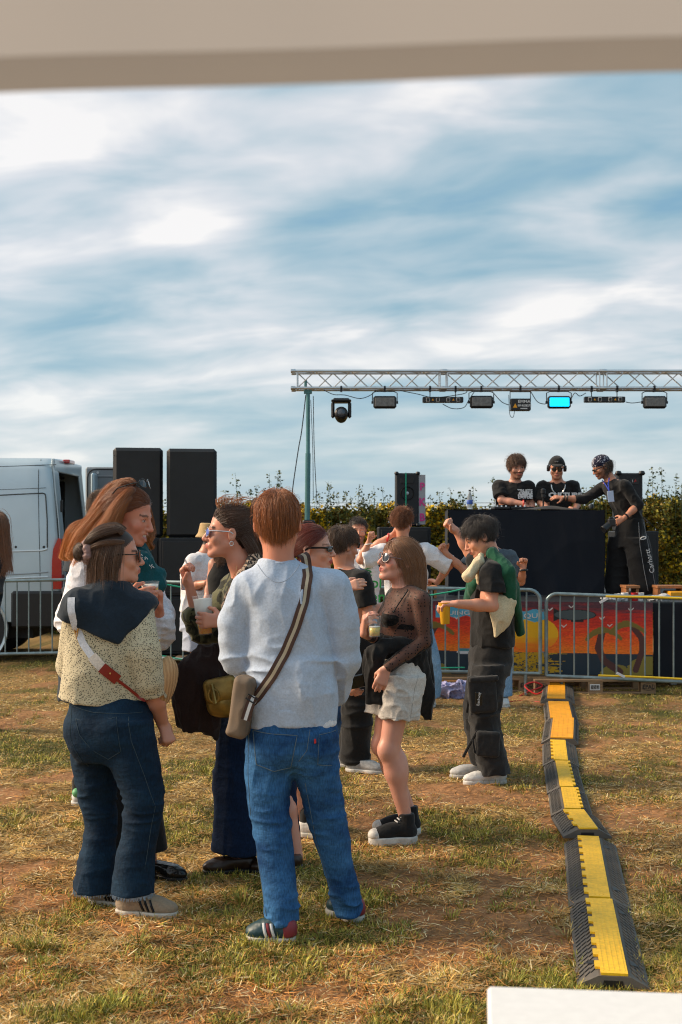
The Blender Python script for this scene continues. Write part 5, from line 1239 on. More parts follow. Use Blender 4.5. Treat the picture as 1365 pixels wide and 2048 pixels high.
m_dlens = mat('smoked_lens', (.012, .012, .014), .06, spec=.9); m_blk_f = mat('black_frame', (.01, .01, .01), .2)
# ================================================================ the near group
# ---------------------------------------------------------------- man in the grey sweatshirt, back to the camera
Y0 = 5.2
def P(px, py, dy=0.0): return np3(W(px, py, Y0 + dy))
R5 = person('man seen from behind in a light grey sweatshirt and blue jeans, nearest to the camera', Y0, 590)
H = Head(P(556, 1046, -.01), (.06, 1, -.05), 1.04, 0.02, 1.06)
neck, chest, pel = P(557, 1140, .01), P(573, 1225, 0), P(583, 1455, 0)
shL, shR = P(506, 1172, 0), P(660, 1172, 0); elL, elR = P(476, 1310, .03), P(688, 1312, .04); wrL, wrR = P(512, 1342, .24), P(668, 1392, .20)
lat = shR - shL
hipL, hipR = P(545, 1478), P(628, 1478); knL, knR = P(545, 1655, -.03), P(655, 1650, .03); anL, anR = P(568, 1842, -.10), P(700, 1818, .14)
S = head_prims(H) + [cone(P(557, 1085, .0), P(557, 1150, .0), .060, .064, .03)]
S += [torso(pel, chest, neck, lat, (.15, .145, .165, .15), (.10, .095, .11, .08)), cone(neck, shL, .05, .045, .03), cone(neck, shR, .05, .045, .03)]
for a, e_, w_ in ((shL, elL, wrL), (shR, elR, wrR)): S += arm_prims(a, e_, w_)
S += hand_prims(wrL, wrL - elL, (0.3, 0, -1), (1, 0, .4), .5) + hand_prims(wrR, P(650, 1410, .3) - wrR, (-1, 0, 0), (0, 1, 0), .5)
for a, b_, c_ in ((hipL, knL, anL), (hipR, knR, anR)): S += leg_prims(a, b_, c_)
body(R5, S, .0055, H, skin=(.66, .27, .17), hairc=(.20, .075, .025))
hc = ((.13, .034, .008), (.58, .19, .042))
flow_hair('hair', H, R5, m_hair, n=5200, length=.085, thick=.017, width=.0013, gravity=.55, crown=(.005, -.045, .125), cols=hc, seed=3, jitter=.16, lenvar=.5, sweep=(0.05, .0, 0))
G = [loft([P(583, 1446), P(585, 1400), P(580, 1310, .0), P(575, 1230, 0), P(566, 1182, 0), P(560, 1154, .0), P(558, 1122, .005)], [.176, .180, .169, .166, .160, .122, .068], [.128, .136, .125, .128, .112, .088, .066], lat, k=.03),
     cone(P(545, 1150, .005), shL + (0, 0, -.005), .050, .072, .05), cone(P(572, 1150, .005), shR + (0, 0, -.005), .050, .072, .05),
     cone(shL + np.array([-.004, 0, -.01]), P(470, 1245, .01), .073, .070, .012), cone(P(470, 1245, .01), elL, .070, .068, .008), cone(elL + (0, .01, 0), P(500, 1340, .20), .068, .048, .012),
     cone(shR + np.array([.004, 0, -.01]), P(684, 1245, .01), .073, .064, .012), cone(P(684, 1245, .01), elR, .064, .060, .008), cone(elR, P(672, 1388, .15), .060, .045, .012)]
wr5 = ((.010, (6, 4, 3.0), 11), (.012, (10, 5, 22), 12, 1.08, .10), (.010, (18, 8, 8), 13, 1.36, .10), (.010, (16, 10, 3), 15, .96, .12))
cloth('sweatshirt', R5, G, .0055, m_grey, wr5)
sw_ = bpy.data.objects['sweatshirt']
cloth('hem_band', R5, [loft([P(584, 1448), P(585, 1408)], [.179, .183], [.130, .134], lat), plane(P(584, 1408), (0, 0, 1))], .0055, m_grey, ((.0015, (60, 60, .5), 5),), parent=sw_)
b = MB(); rg = [P(557, 1121, .005) + np.array([.069 * math.cos(a), .069 * math.sin(a), .010 * math.sin(a) ]) for a in np.linspace(0, 2 * PI, 40, endpoint=False)]; b.tube(rg, .0065, 8, closed=True); b.build('collar_rib', m_grey, sw_, True)
b = MB(); b.tube([P(558 + 42 * t, 1165 - 36 * t * t + (0 if True else 0), -.135 + .045 * t * t) for t in np.linspace(-1, 1, 17)], .0018, 5); b.build('yoke_seam', fabric('grey_seam_thread', (.34, .40, .50)), sw_)  # seam in thread somewhat darker than the sweatshirt
cloth('undershirt', R5, [loft([P(640, 1450), P(634, 1425)], [.075, .075], [.118, .118], lat), plane(P(640, 1443), (-.30, 0, -1))] if False else [loft([P(636, 1454), P(633, 1420)], [.078, .078], [.096, .096], lat)], .006, m_twht)
# jeans
J = [loft([P(583, 1432), P(584, 1462), P(584, 1500), P(584, 1520)], [.163, .172, .178, .150], [.115, .125, .128, .10], lat, k=.05),
     tube_leg([P(545, 1462, -.0), P(538, 1530, -.01), P(537, 1600, -.02), P(545, 1660, -.035), P(554, 1730, -.05), P(563, 1800, -.08), P(568, 1844, -.09)], [.088, .095, .083, .072, .068, .062, .062], [.10, .104, .088, .076, .072, .070, .072], lat, .04),
     tube_leg([P(626, 1462, .0), P(632, 1530, .01), P(646, 1600, .03), P(660, 1660, .045), P(676, 1730, .07), P(692, 1792, .10), P(701, 1820, .12)], [.088, .090, .078, .070, .062, .056, .058], [.10, .102, .086, .076, .070, .066, .068], lat, .04),
     ell(P(560, 1492, -.07), (.07, .05, .085), None, .05), ell(P(616, 1490, -.065), (.07, .05, .085), None, .05)]
wrj = ((.008, (11, 9, 26), 21, .44, .11), (.011, (9, 8, 24), 22, .10, .10), (.007, (14, 8, 14), 23, .66, .10), (.004, (9, 9, 9), 24), (.006, (22, 14, 9), 27, .85, .10))
jo = cloth('jeans', R5, J, .0052, m_dblue, wrj)
def seam(parent, pts, r=.0016, m=None, name='seam', on=None):
    b = MB(); b.tube(pts, r, 5); return b.build(name, m or m_thread, parent)
def snap(objs, pts, direction=(0, 1, 0), offs=.002):
    """drop points on a mesh along a direction (given in the thing's space) so that stitching and straps lie on the cloth"""
    from mathutils.bvhtree import BVHTree
    trees = []
    for o in (objs if isinstance(objs, (list, tuple)) else [objs]):
        me = o.data; trees.append(BVHTree.FromPolygons([v.co for v in me.vertices], [p.vertices for p in me.polygons]))
    d = Vector(direction).normalized(); out = []; nn = []
    for p in pts:
        best = None
        for t in trees:
            q = t.ray_cast(Vector(p) - d * .6, d)
            if q[0] is not None and (best is None or q[3] < best[3]): best = q
        if best is None: out.append(Vector(p)); nn.append(-d)
        else: out.append(best[0] - d * offs); nn.append(best[1])
    return out, nn
def dens(pts, n=8):
    o = []
    for a, b_ in zip(pts[:-1], pts[1:]):
        for k in range(n): o.append(np3(a) + (np3(b_) - np3(a)) * k / n)
    return o + [np3(pts[-1])]
def patch(jo, poly, m, th=.0025):
    A, B, C2, D = [np3(a) for a in poly]; n = 14; pts = []
    for i in range(n + 1):
        for j in range(n + 1):
            u, w = i / n, j / n; pts.append((A * (1 - u) + B * u) * (1 - w) + (D * (1 - u) + C2 * u) * w)
    q, _ = snap(jo, pts, (0, 1, 0), th); b = MB(); b.add(q, [(i * (n + 1) + j, (i + 1) * (n + 1) + j, (i + 1) * (n + 1) + j + 1, i * (n + 1) + j + 1) for i in range(n) for j in range(n)])
    per = [(i, 0) for i in range(n)] + [(n, j) for j in range(n)] + [(i, n) for i in range(n, 0, -1)] + [(0, j) for j in range(n, 0, -1)]
    r_ = [q[i * (n + 1) + j] for i, j in per]; k = len(r_); b.add(r_ + [v_ + Vector((0, .006, 0)) for v_ in r_], [(i, (i + 1) % k, k + (i + 1) % k, k + i) for i in range(k)])
    return b.build('pocket', m, jo)
patch(jo, [P(512, 1458), P(594, 1464), P(580, 1522), P(520, 1516)], m_dblue); patch(jo, [P(640, 1462), P(668, 1459), P(664, 1522), P(638, 1518)], m_dblue)
m_stj = mat('jeans_stitching', (.10, .15, .19), .8)
def stitch(jo, pts, r=.0015, m=None, d=(0, 1, 0)): q, _ = snap(jo, dens(pts), d, .0006); return seam(jo, q, r, m or m_stj)
stitch(jo, [P(509, 1455), P(597, 1461), P(584, 1526), P(552, 1532), P(517, 1519), P(509, 1455)], .002)
stitch(jo, [P(640, 1460), P(672, 1457)]); stitch(jo, [P(640, 1460), P(637, 1520), P(664, 1525)])
stitch(jo, [P(622, 1450), P(616, 1490), P(600, 1512)]); stitch(jo, [P(500, 1456), P(499, 1540), P(506, 1650), P(523, 1740), P(541, 1840)]); stitch(jo, [P(612, 1560), P(632, 1680), P(660, 1780)])
q, nn = snap(jo, [P(632, 1472)]); b = MB(); b.box((-.004, -.001, -.009), (.004, .001, .009), Matrix.Translation(q[0])); b.build('red_tab', m_red, jo)
m_teals = mat('dark_teal_leather', (.012, .045, .055), .45); m_mar = mat('maroon_leather', (.24, .025, .035), .45)
for heel, toe, nm in ((P(592, 1884, -.13), P(492, 1879, -.10), 'l'), (P(722, 1852, .13), P(660, 1836, .29), 'r')):
    heel = heel.copy(); heel[2] = 0; toe[2] = 0
    up, Q, M, L = shoe(R5, heel, toe, m_teals, m_sole, h=.10, w=.045, sole=.026)
    T = [ell(Q(0, L * .16, .05), (.043, L * .19, .058), M, .01), plane(Q(0, L * .30, 0), M[:, 1]), plane(Q(0, 0, .092), (0, 0, 1)), plane(Q(0, 0, .028), (0, 0, -1))]
    link('heel_counter', sdf_mesh('heel_counter', T, .004), m_mar, up)
    for k, (y, mm) in enumerate(((.40, m_whp), (.475, m_mar), (.55, m_whp))):
        for sd in (-1, 1):
            q, _ = snap(up, [Q(sd * .05, L * y + .012 * t, .030 + .05 * t) for t in np.linspace(0, 1, 5)], -M[:, 0] * sd, .0008)
            b = MB(); b.tube(q, .0065, 6); b.build('stripe', mm, up)
    laces(up, Q, L, m_lace, .075, .10)
# crossbody bag
m_brn = mat('brown_webbing', (.075, .035, .025), .8, bump=.4, bscale=300); m_bge = mat('beige_webbing', (.50, .42, .30), .8, bump=.4, bscale=300); m_bagc = mat('taupe_canvas', (.18, .13, .09), .8, bump=.5, bscale=300, var=.12, vscale=8)
bagY = -.17
T = [box(P(488, 1412, -.08), (.037, .070, .118), frame((.25, 1, 0)) @ np.array([[math.cos(.16), 0, math.sin(.16)], [0, 1, 0], [-math.sin(.16), 0, math.cos(.16)]]), .02, .01)]
bag = tag(link('shoulder_bag', sdf_mesh('shoulder_bag', T, .005, ((.006, (14, 14, 9), 4),)), m_bagc), 'taupe canvas bag hanging at the left hip of the man in grey', 'bag')
pts = dens([P(612, 1118), P(617, 1150), P(610, 1200), P(594, 1250), P(573, 1300), P(548, 1345), P(520, 1385), P(504, 1402)], 3); q, nn = snap([sw_], pts, (0, 1, 0), .004)
q = [Vector(P(604, 1108, .06)), Vector(P(610, 1112, .02))] + q; nn = [Vector((0, -.3, 1)), Vector((0, -.6, .8))] + nn
strap_o = ribbon('shoulder_strap', q, [Vector(n_) * .4 + Vector((0, -.6, 0.05)) for n_ in nn], .040, .002, [m_brn, m_bge], bag, [(-1, -.30, 0), (-.30, .30, 1), (.30, 1, 0)], 2)
ribbon('strap_end', [P(508, 1392, -.19), P(500, 1412, -.195), P(491, 1440, -.19)], [(0, -1, 0)] * 3, .036, .003, [m_brn, m_whp], bag, [(-1, -.35, 0), (-.35, .35, 1), (.35, 1, 0)], 4)
b = MB(); b.tube([P(497, 1388, -.2), P(516, 1400, -.2), P(510, 1408, -.2), P(492, 1396, -.2)], .003, 6, closed=True); b.build('buckle', m_blkm, bag)
# ---------------------------------------------------------------- woman in the dotted top with the straw bag
Y0 = 5.5
R1 = person('woman with hair scrunchie, navy sweater over dotted cream top and flared jeans, seen from behind', Y0, 235)
H = Head(P(232, 1112, .02), (.97, .24, .02), 1.0, 0.0, 1.0)
neck, chest, pel = P(222, 1195, .01), P(215, 1250), P(222, 1440)
shL, shR = P(160, 1215, -.06), P(280, 1222, .02); lat = np.array([.93, .30, 0])
elR, wrR = P(300, 1362, -.05), P(325, 1445, .08); elL, wrL = P(142, 1330, .08), P(200, 1345, .30)
hipL, hipR = P(190, 1455, .06), P(255, 1455, -.05); knL, knR = P(205, 1610, .10), P(285, 1600, -.05); anL, anR = P(197, 1775, .08), P(268, 1785, -.06)
S = head_prims(H, True, ear=False) + [cone(P(226, 1150, .0), P(222, 1205, .0), .050, .052, .03), torso(pel, chest, neck, lat, (.15, .12, .145, .13), (.10, .09, .10, .07)), cone(neck, shL, .04, .04, .03), cone(neck, shR, .04, .04, .03)]
S += arm_prims(shL, elL, wrL, .9) + [cone(shR, elR, .046, .040, .02), cone(elR, P(312, 1402, .01), .043, .040, .02), cone(P(312, 1402, .01), wrR, .039, .027, .02)]
S += hand_prims(wrR, P(338, 1480, .06) - wrR, (-.6, .5, -.1), (.1, 1, 0), 1.1, .95, tc=.8) + hand_prims(wrL, P(240, 1330, .35) - wrL, (0, 0, 1), (0, 1, 0), .5, .9)
for a, b_, c_ in ((hipL, knL, anL), (hipR, knR, anR)): S += leg_prims(a, b_, c_, 1.0)
body(R1, S, .0052, H, skin=(.64, .29, .19), hairc=(.045, .022, .012), brow=(.05, .03, .02))
hc1 = ((.030, .013, .007), (.21, .10, .048))
bun = H.p(-.00, -.135, .020)
flow_hair('hair', H, R1, m_hair, n=4200, length=.235, thick=.024, width=.0014, gravity=.85, crown=(0, .06, .115), cols=hc1, seed=8, jitter=.10, lenvar=.22, sweep=(0, -.35, 0), colliders=((P(226, 1200, 0), .07),), clump=.5,
          root_mask=lambda p: (p[:, 2] < .06) & (p[:, 1] < .030))
lock_hair('hair', [([H.p(x, .045 - abs(x) * .3, .112 - abs(x) * .25), H.p(x * 1.15, .0, .135 - abs(x) * .35), H.p(x * 1.1, -.07, .115 - abs(x) * .3), H.p(x * .6, -.115, .065), bun], [.010, .014, .016, .016, .012]) for x in (-.065, -.05, -.032, -.012, .010, .032, .05, .065)] +
          [([H.p(.068, .03, .06), H.p(.082, -.02, .06), H.p(.066, -.08, .05), bun], [.008, .014, .014, .010]), ([H.p(-.068, .03, .06), H.p(-.082, -.02, .06), H.p(-.066, -.08, .05), bun], [.008, .014, .014, .010])], R1, m_hair, n=420, cols=hc1, seed=4, stray=.04)
r = np.random.default_rng(2); gd = []
for k in range(9):
    a = k / 9 * 2 * PI; c0 = np.array(bun); u_ = unit(H.M[:, 0]); w_ = np.array([0, 0, 1.0]); rr_ = .030
    gd.append(([c0 + rr_ * (u_ * math.cos(a + t) + w_ * math.sin(a + t)) * (1 - .25 * t) - H.M[:, 1] * (.012 + .010 * t) for t in (0, .8, 1.6, 2.4)], [.010, .014, .013, .008]))
lock_hair('hair_bun', gd, R1, m_hair, n=260, cols=((.04, .02, .01), (.16, .08, .035)), seed=5, stray=.2, steps=8)
m_scr = fabric('mauve_satin', (.30, .19, .18), .45, b=.2, bs=60)
ring = [np.array(bun) + H.M[:, 1] * .016 + (H.M[:, 0] * math.cos(a) + H.M[:, 2] * math.sin(a)) * .036 for a in np.linspace(0, 2 * PI, 16, endpoint=False)]
link('scrunchie', sdf_mesh('scrunchie', [cone(ring[i], ring[(i + 1) % 16], .014 + .005 * (i % 2), .019 - .005 * (i % 2), .006) for i in range(16)], .004, ((.004, (70, 70, 70), 3),)), m_scr, R1)
glasses(H, R1, m_dlens, m_blk_f, 'round')
m_dot = fabric('dotted_cream_blouse', (.5, .44, .30)); pattern(m_dot, 'dots', 140, (.035, .032, .028), (.57, .50, .34), .34, (1, 1, 1.35), soft=.06)
G = [loft([P(212, 1436, .01), P(212, 1385, .01), P(214, 1330), P(215, 1265), P(218, 1222), P(222, 1195)], [.190, .186, .172, .160, .148, .09], [.135, .132, .122, .118, .10, .07], lat, k=.03),
     cone(shL, elL, .062, .062, .02), cone(elL, P(170, 1345, .2), .06, .05, .02), cone(shR, P(288, 1300, -.05), .062, .066, .012), cone(P(288, 1300, -.05), elR + (0, 0, .0), .066, .062, .008), cone(elR + (0, 0, -.01), P(305, 1388, -.03), .056, .050, .01),
     slab(P(303, 1392, -.03), (.25, .2, -1), P(268, 1440, -.25), P(345, 1345, .25)), plane(P(212, 1404, 0), (-.17, 0, -.98))]
G[0]['k'] = .03
tp_ = cloth('blouse', R1, G, .0052, m_dot, ((.010, (5, 5, 5), 31), (.013, (8, 8, 20), 32, .80, .12), (.010, (14, 14, 3.5), 33, .75, .16)))
G = [loft([P(214, 1300, .01), P(215, 1265), P(218, 1222), P(222, 1196), P(227, 1160)], [.186, .178, .166, .108, .064], [.142, .138, .120, .090, .064], lat, k=.03),
     cone(P(200, 1205, -.02), shL + (.0, 0, .004), .060, .076, .05), cone(P(245, 1205, .0), shR + (0, 0, .004), .060, .078, .05), cone(shL, P(148, 1240, -.05), .072, .070, .02), cone(shR, P(286, 1250, .0), .076, .074, .02),
     plane(P(247, 1282, 0), (-.37, 0, -.93), .01), plane(P(247, 1282, 0), (.74, 0, -.67), .01)]
nv_ = cloth('draped_sweater', R1, G, .0055, m_navy, ((.006, (9, 9, 9), 41), (.005, (22, 22, 8), 42)))
J = [loft([P(222, 1385, .01), P(222, 1415), P(221, 1450), P(222, 1495), P(224, 1520)], [.160, .172, .184, .172, .14], [.118, .130, .140, .132, .10], lat, k=.05),
     tube_leg([P(190, 1440, .07), P(189, 1520, .08), P(197, 1600, .10), P(203, 1650, .10), P(194, 1720, .09), P(189, 1778, .08)], [.098, .098, .078, .066, .077, .086], [.10, .10, .082, .070, .082, .092], (1, .3, 0), .04),
     tube_leg([P(254, 1440, -.05), P(268, 1520, -.05), P(287, 1590, -.06), P(285, 1640, -.07), P(271, 1710, -.07), P(266, 1784, -.07)], [.105, .105, .086, .074, .076, .086], [.105, .105, .09, .076, .082, .092], (1, .3, 0), .04),
     ell(P(170, 1462, -.02), (.075, .075, .085), None, .05), ell(P(232, 1462, -.09), (.08, .07, .09), None, .05)]
jo = cloth('flared_jeans', R1, J, .0052, m_ddark, ((.009, (9, 9, 30), 51, .46, .10), (.005, (8, 8, 14), 52), (.008, (12, 12, 4), 54, .12, .15)))
patch(jo, [P(164, 1431), P(246, 1426), P(252, 1492), P(196, 1490)], m_ddark)
m_std = mat('dark_jeans_stitching', (.03, .055, .075), .8)
stitch(jo, [P(163, 1430), P(200, 1434), P(246, 1424), P(255, 1490), P(228, 1508), P(196, 1488), P(172, 1460), P(163, 1430)], m=m_std); stitch(jo, [P(152, 1412), P(152, 1470), P(180, 1530)], m=m_std); stitch(jo, [P(268, 1425), P(275, 1470), P(300, 1540), P(320, 1600), P(312, 1640), P(300, 1720)], m=m_std); stitch(jo, [P(138, 1402), P(200, 1416), P(290, 1420)], m=m_std)
b = MB(); rr_ = random.Random(5)
for cx_, cyy, dy, ra in ((189, 1779, .08, .087), (266, 1785, -.07, .087)):
    for k in range(150):
        a = k / 150 * 2 * PI; p = P(cx_, cyy, dy) + np.array([ra * math.cos(a), ra * 1.05 * math.sin(a), .003]); e_ = p + np.array([rr_.uniform(-.006, .006), rr_.uniform(-.006, .006), -rr_.uniform(.008, .020)]); b.tube([p, e_], .0013, 3)
b.build('frayed_hem', mat('frayed_threads', (.28, .34, .40), .9), jo)
m_sue = fabric('taupe_suede', (.30, .23, .16), b=.3, bs=300)
for heel, toe in ((P(232, 1826, -.05), P(356, 1826, -.10)), (P(178, 1820, .11), P(262, 1812, .06))):
    heel[2] = 0; toe[2] = 0; up, Q, M, L = shoe(R1, heel, toe, m_sue, m_sole, h=.088, w=.042, sole=.026, up_rad=.038)
    for k in range(3):
        for sd in (-1, 1):
            q, _ = snap(up, [Q(sd * .06, L * (.46 + .085 * k) - .020 * t + .01, .030 + .045 * t) for t in np.linspace(0, 1, 5)], -M[:, 0] * sd, .0006); b = MB(); b.tube(q, .0058, 6); b.build('stripe', m_blk_f, up)
    T = [ell(Q(0, L * .08, .080), (.034, L * .12, .022), M, .01), plane(Q(0, L * .17, 0), M[:, 1])]; link('heel_tab', sdf_mesh('heel_tab', T, .004), m_blk_f, up); laces(up, Q, L, m_blk_f, .064, .088)
    link('sock', sdf_mesh('sock', [cone(Q(0, L * .24, .07), Q(0, L * .24, .14), .036, .040)], .006), m_twht, up)
# straw bag with its strap
m_straw = mat('woven_straw', (.62, .36, .17), .75, bump=.8, bscale=120, bdist=.004); pattern(m_straw, 'wave', 60, (.42, .22, .09), (.68, .42, .21), .5, (1, .2, 1), 2, .3)
m_rleath = mat('oxblood_leather', (.26, .018, .012), .4)
sb = tag(link('straw_bag', sdf_mesh('straw_bag', [ell(P(333, 1368, .02), (.036, .075, .105), frame((.3, 1, .0), -.28), .01), ell(P(328, 1350, .02), (.034, .07, .085), frame((.3, 1, .0), -.3), .01)], .005), m_straw), 'round woven straw bag at the right side of the woman in the dotted top', 'bag')
pts = dens([P(156, 1192), P(157, 1215), P(164, 1250), P(178, 1282), P(200, 1312)], 4); q, nn = snap([tp_, nv_], pts, (0, 1, 0), .004)
ribbon('shoulder_strap', q, [(0, -1, .1)] * len(q), .030, .002, m_twht, sb, None, 2)
pts = dens([P(196, 1306), P(212, 1324), P(232, 1342)], 4); q, nn = snap([tp_, nv_], pts, (0, 1, 0), .004); ribbon('shoulder_strap', q, [(0, -1, .1)] * len(q), .042, .0025, fabric('cream_webbing', (.72, .64, .56)), sb, None, 2)
pts = dens([P(216, 1328), P(232, 1342), P(245, 1354)], 4); q, nn = snap([tp_, nv_], pts, (0, 1, 0), .006); ribbon('leather_tab', q, [(0, -1, .1)] * len(q), .044, .003, m_rleath, sb, None, 2)
pts = dens([P(240, 1350), P(262, 1370), P(285, 1392), P(305, 1400)], 4); q, nn = snap([tp_, jo], pts, (0, 1, 0), .004); ribbon('thin_strap', q + [Vector(P(325, 1395, .0))], [(0, -1, .1)] * (len(q) + 1), .012, .002, m_rleath, sb, None, 2)
b = MB(); q, _ = snap([tp_, nv_], [P(157, 1240), P(163, 1262), P(170, 1252), P(165, 1272), P(158, 1256)], (0, 1, 0), .008); b.tube(q, .0035, 6); b.tube([q[0] + Vector((.004, -.004, .03)), q[1], q[3] + Vector((.01, -.004, -.02))], .003, 6); b.build('clasp', m_gold, sb)
b = MB(); q, _ = snap([tp_], [P(232, 1340)], (0, 1, 0), .012); b.lathe([(0, -.003), (.004, -.003), (.004, .002)], q[0], (0, 1, 0), 10); b.build('rivet', m_gold, sb)
# ================================================================ woman with long auburn hair, white shirt, teal sweater knotted at the chest
Y0 = 5.95
R2 = person('laughing woman with long auburn hair, white shirt and teal sweater knotted at the chest', Y0, 240)
H = Head(P(259, 1033, -.10), (.93, -.22, -.24), 1.05, 0.0, .98)
neck, chest, pel = P(232, 1128, -.02), P(222, 1195, .05), P(240, 1410, .10); lat = np.array([.45, 1, 0])
shN, shF = P(180, 1140, -.13), P(275, 1145, .20); elN, wrN = P(148, 1238, -.16), P(254, 1196, -.33); elF, wrF = P(322, 1272, .02), P(318, 1222, -.12)
hipN, hipF = P(225, 1425, .02), P(255, 1425, .18); anN, anF = P(232, 1700, .0), P(300, 1722, .12)
S = head_prims(H, True, mouth=.014) + [cone(H.p(0, -.02, -.06), neck, .052, .056, .03), torso(pel, chest, neck, lat, (.15, .12, .15, .13), (.10, .09, .10, .07)), cone(neck, shN, .04, .04, .03), cone(neck, shF, .04, .04, .03)]
S += arm_prims(shN, elN, wrN, .92) + arm_prims(shF, elF, wrF, .92)
S += hand_prims(wrN, (1, -.02, .12), (0, 1, 0), (0, 0, 1), .42, .98, tc=.5) + hand_prims(wrF, (.1, -.2, 1), (-.9, -.3, 0), (.2, -1, 0), .9, .95)
for a, k_, c_ in ((hipN, P(228, 1570, .02), anN), (hipF, P(278, 1570, .14), anF)): S += leg_prims(a, k_, c_)
body(R2, S, .0052, H, skin=(.68, .27, .17), hairc=(.10, .035, .012), teeth=True, blush=.25, brow=(.09, .04, .02), lip=(.50, .13, .10))
hc2 = ((.055, .014, .005), (.36, .10, .018), (.85, .30, .035))  # third tone paints orange backlight into the hair ends
cg = lambda *a: [P(*q) for q in a]
lock_hair('hair', [(cg((268, 972, -.12), (256, 966, -.11), (232, 990, -.08), (200, 1035, -.10), (165, 1078, -.10), (138, 1118, -.10)), [.010, .016, .026, .034, .036, .018]),
                   (cg((270, 970, -.05), (258, 966, -.05), (225, 985, .0), (190, 1045, .02), (158, 1090, .02), (132, 1100, .02)), [.010, .018, .030, .036, .036, .018]),
                   (cg((268, 980, -.15), (258, 985, -.18), (236, 1015, -.19), (210, 1062, -.20), (178, 1100, -.18), (150, 1140, -.16)), [.008, .014, .022, .030, .032, .018]),
                   (cg((262, 995, -.18), (252, 1005, -.20), (234, 1040, -.20), (222, 1085, -.2), (205, 1120, -.2), (190, 1145, -.19)), [.008, .012, .018, .026, .030, .016]),
                   (cg((262, 966, -.08), (225, 992, -.07), (180, 1050, -.04), (150, 1068, -.02), (128, 1120, 0)), [.010, .022, .030, .032, .02]),
                   (cg((292, 990, .0), (300, 1030, .02), (303, 1060, .02), (296, 1085, -.01), (304, 1098, .0)), [.006, .010, .014, .016, .012])], R2, m_hair, n=1900, width=.0016, cols=hc2, seed=3, wave=.022, wf=2.2, steps=22, stray=.22)
flow_hair('hair', H, R2, m_hair, n=3000, length=.12, thick=.012, width=.0015, gravity=.25, crown=(0, .13, .06), cols=hc2[:2], seed=6, jitter=.08, sweep=(0, -1.2, .0))
glasses(H, R2, m_dlens, m_blk_f, 'oval', up=.105, back=.045, tilt=.55)
b = MB(); eq = [H.p(.085, -.012 + .012 * math.cos(a), -.048 + .016 * math.sin(a)) for a in np.linspace(0, 2 * PI, 14, endpoint=False)]; b.tube(eq, .003, 6, closed=True); b.build('earring', m_gold, R2)
m_shirtw = fabric('white_poplin', (.74, .74, .80), .8, b=.2, bs=400, var=.02)
G = [loft([P(238, 1400, .1), P(232, 1330, .08), P(222, 1240, .05), P(218, 1180, .02), P(228, 1130, -.02)], [.19, .18, .18, .18, .08], [.14, .135, .14, .135, .08], lat, k=.03), cone(neck, shN, .06, .075, .03), cone(shN, elN, .080, .075, .015), cone(elN, P(215, 1218, -.28), .072, .055, .02), cone(neck, shF, .06, .07, .03), cone(shF, P(315, 1230, .1), .078, .075, .015), cone(P(315, 1230, .1), P(316, 1270, .02), .075, .06, .02), cone(elF, P(321, 1240, -.06), .062, .055, .02)]
cloth('shirt', R2, G, .0055, m_shirtw, ((.008, (8, 8, 5), 61), (.010, (14, 14, 30), 62, 1.17, .12), (.005, (25, 12, 25), 63)))
G = [cone(P(232, 1115, -.10), P(285, 1128, -.12), .05, .05, .03), cone(P(232, 1112, .10), P(285, 1125, .02), .05, .05, .03), cone(P(195, 1130, .0), P(235, 1112, .0), .06, .07, .04), cone(P(281, 1112, -.06), P(292, 1133, -.10), .040, .045, .015), cone(P(292, 1133, -.10), P(318, 1150, -.08), .034, .030, .006), cone(P(290, 1130, -.12), P(286, 1172, -.12), .040, .040, .006), cone(P(303, 1142, -.08), P(318, 1168, -.10), .036, .034, .006), cone(P(268, 1110, -.08), P(290, 1092, .02), .035, .030, .01)]
tk = cloth('knotted_sweater', R2, G, .005, m_teal, ((.008, (22, 22, 10), 65), (.004, (50, 50, 20), 66)))
q, _ = snap(tk, [P(284, 1108), P(290, 1111), P(296, 1113), P(301, 1118), P(284, 1122), P(287, 1126), P(309, 1128), P(312, 1135)], (0, 1, 0), .002); b = MB()
for i in range(len(q)): b.tube([q[i], q[i] + Vector((.008, 0, .010 if i % 2 else -.008)), q[i] + Vector((.014, -.001, .002))], .0022, 4)
b.build('white_print', m_whp, tk)
cloth('trousers', R2, [loft([P(238, 1395, .1), P(240, 1440, .1), P(245, 1480, .1)], [.17, .18, .16], [.13, .13, .12], lat, k=.05), tube_leg([hipN, P(228, 1570, .02), anN], [.11, .10, .10], [.11, .10, .10], lat, .03), tube_leg([hipF, P(276, 1570, .12), P(300, 1706, .10)], [.11, .095, .085], [.11, .10, .09], (1, .3, 0), .03)], .008, m_blkden)
for heel, toe in ((P(285, 1742, .14), P(335, 1745, .06)), (P(212, 1740, .08), P(275, 1742, .02))): heel[2] = 0; toe[2] = 0; toe = heel + unit(toe - heel) * .26; shoe(R2, heel, toe, m_blk_f, m_blkp, h=.07, w=.04, sole=.02)
cup('plastic beer cup in the hand of the laughing auburn woman', P(303, 1216, -.26), P(300, 1164, -.27), .027, .040, .78, .12)
cup('white rim of a cup low behind the dotted sleeve', P(309, 1290, -.13), P(309, 1254, -.13), .026, .036, .3, .1)
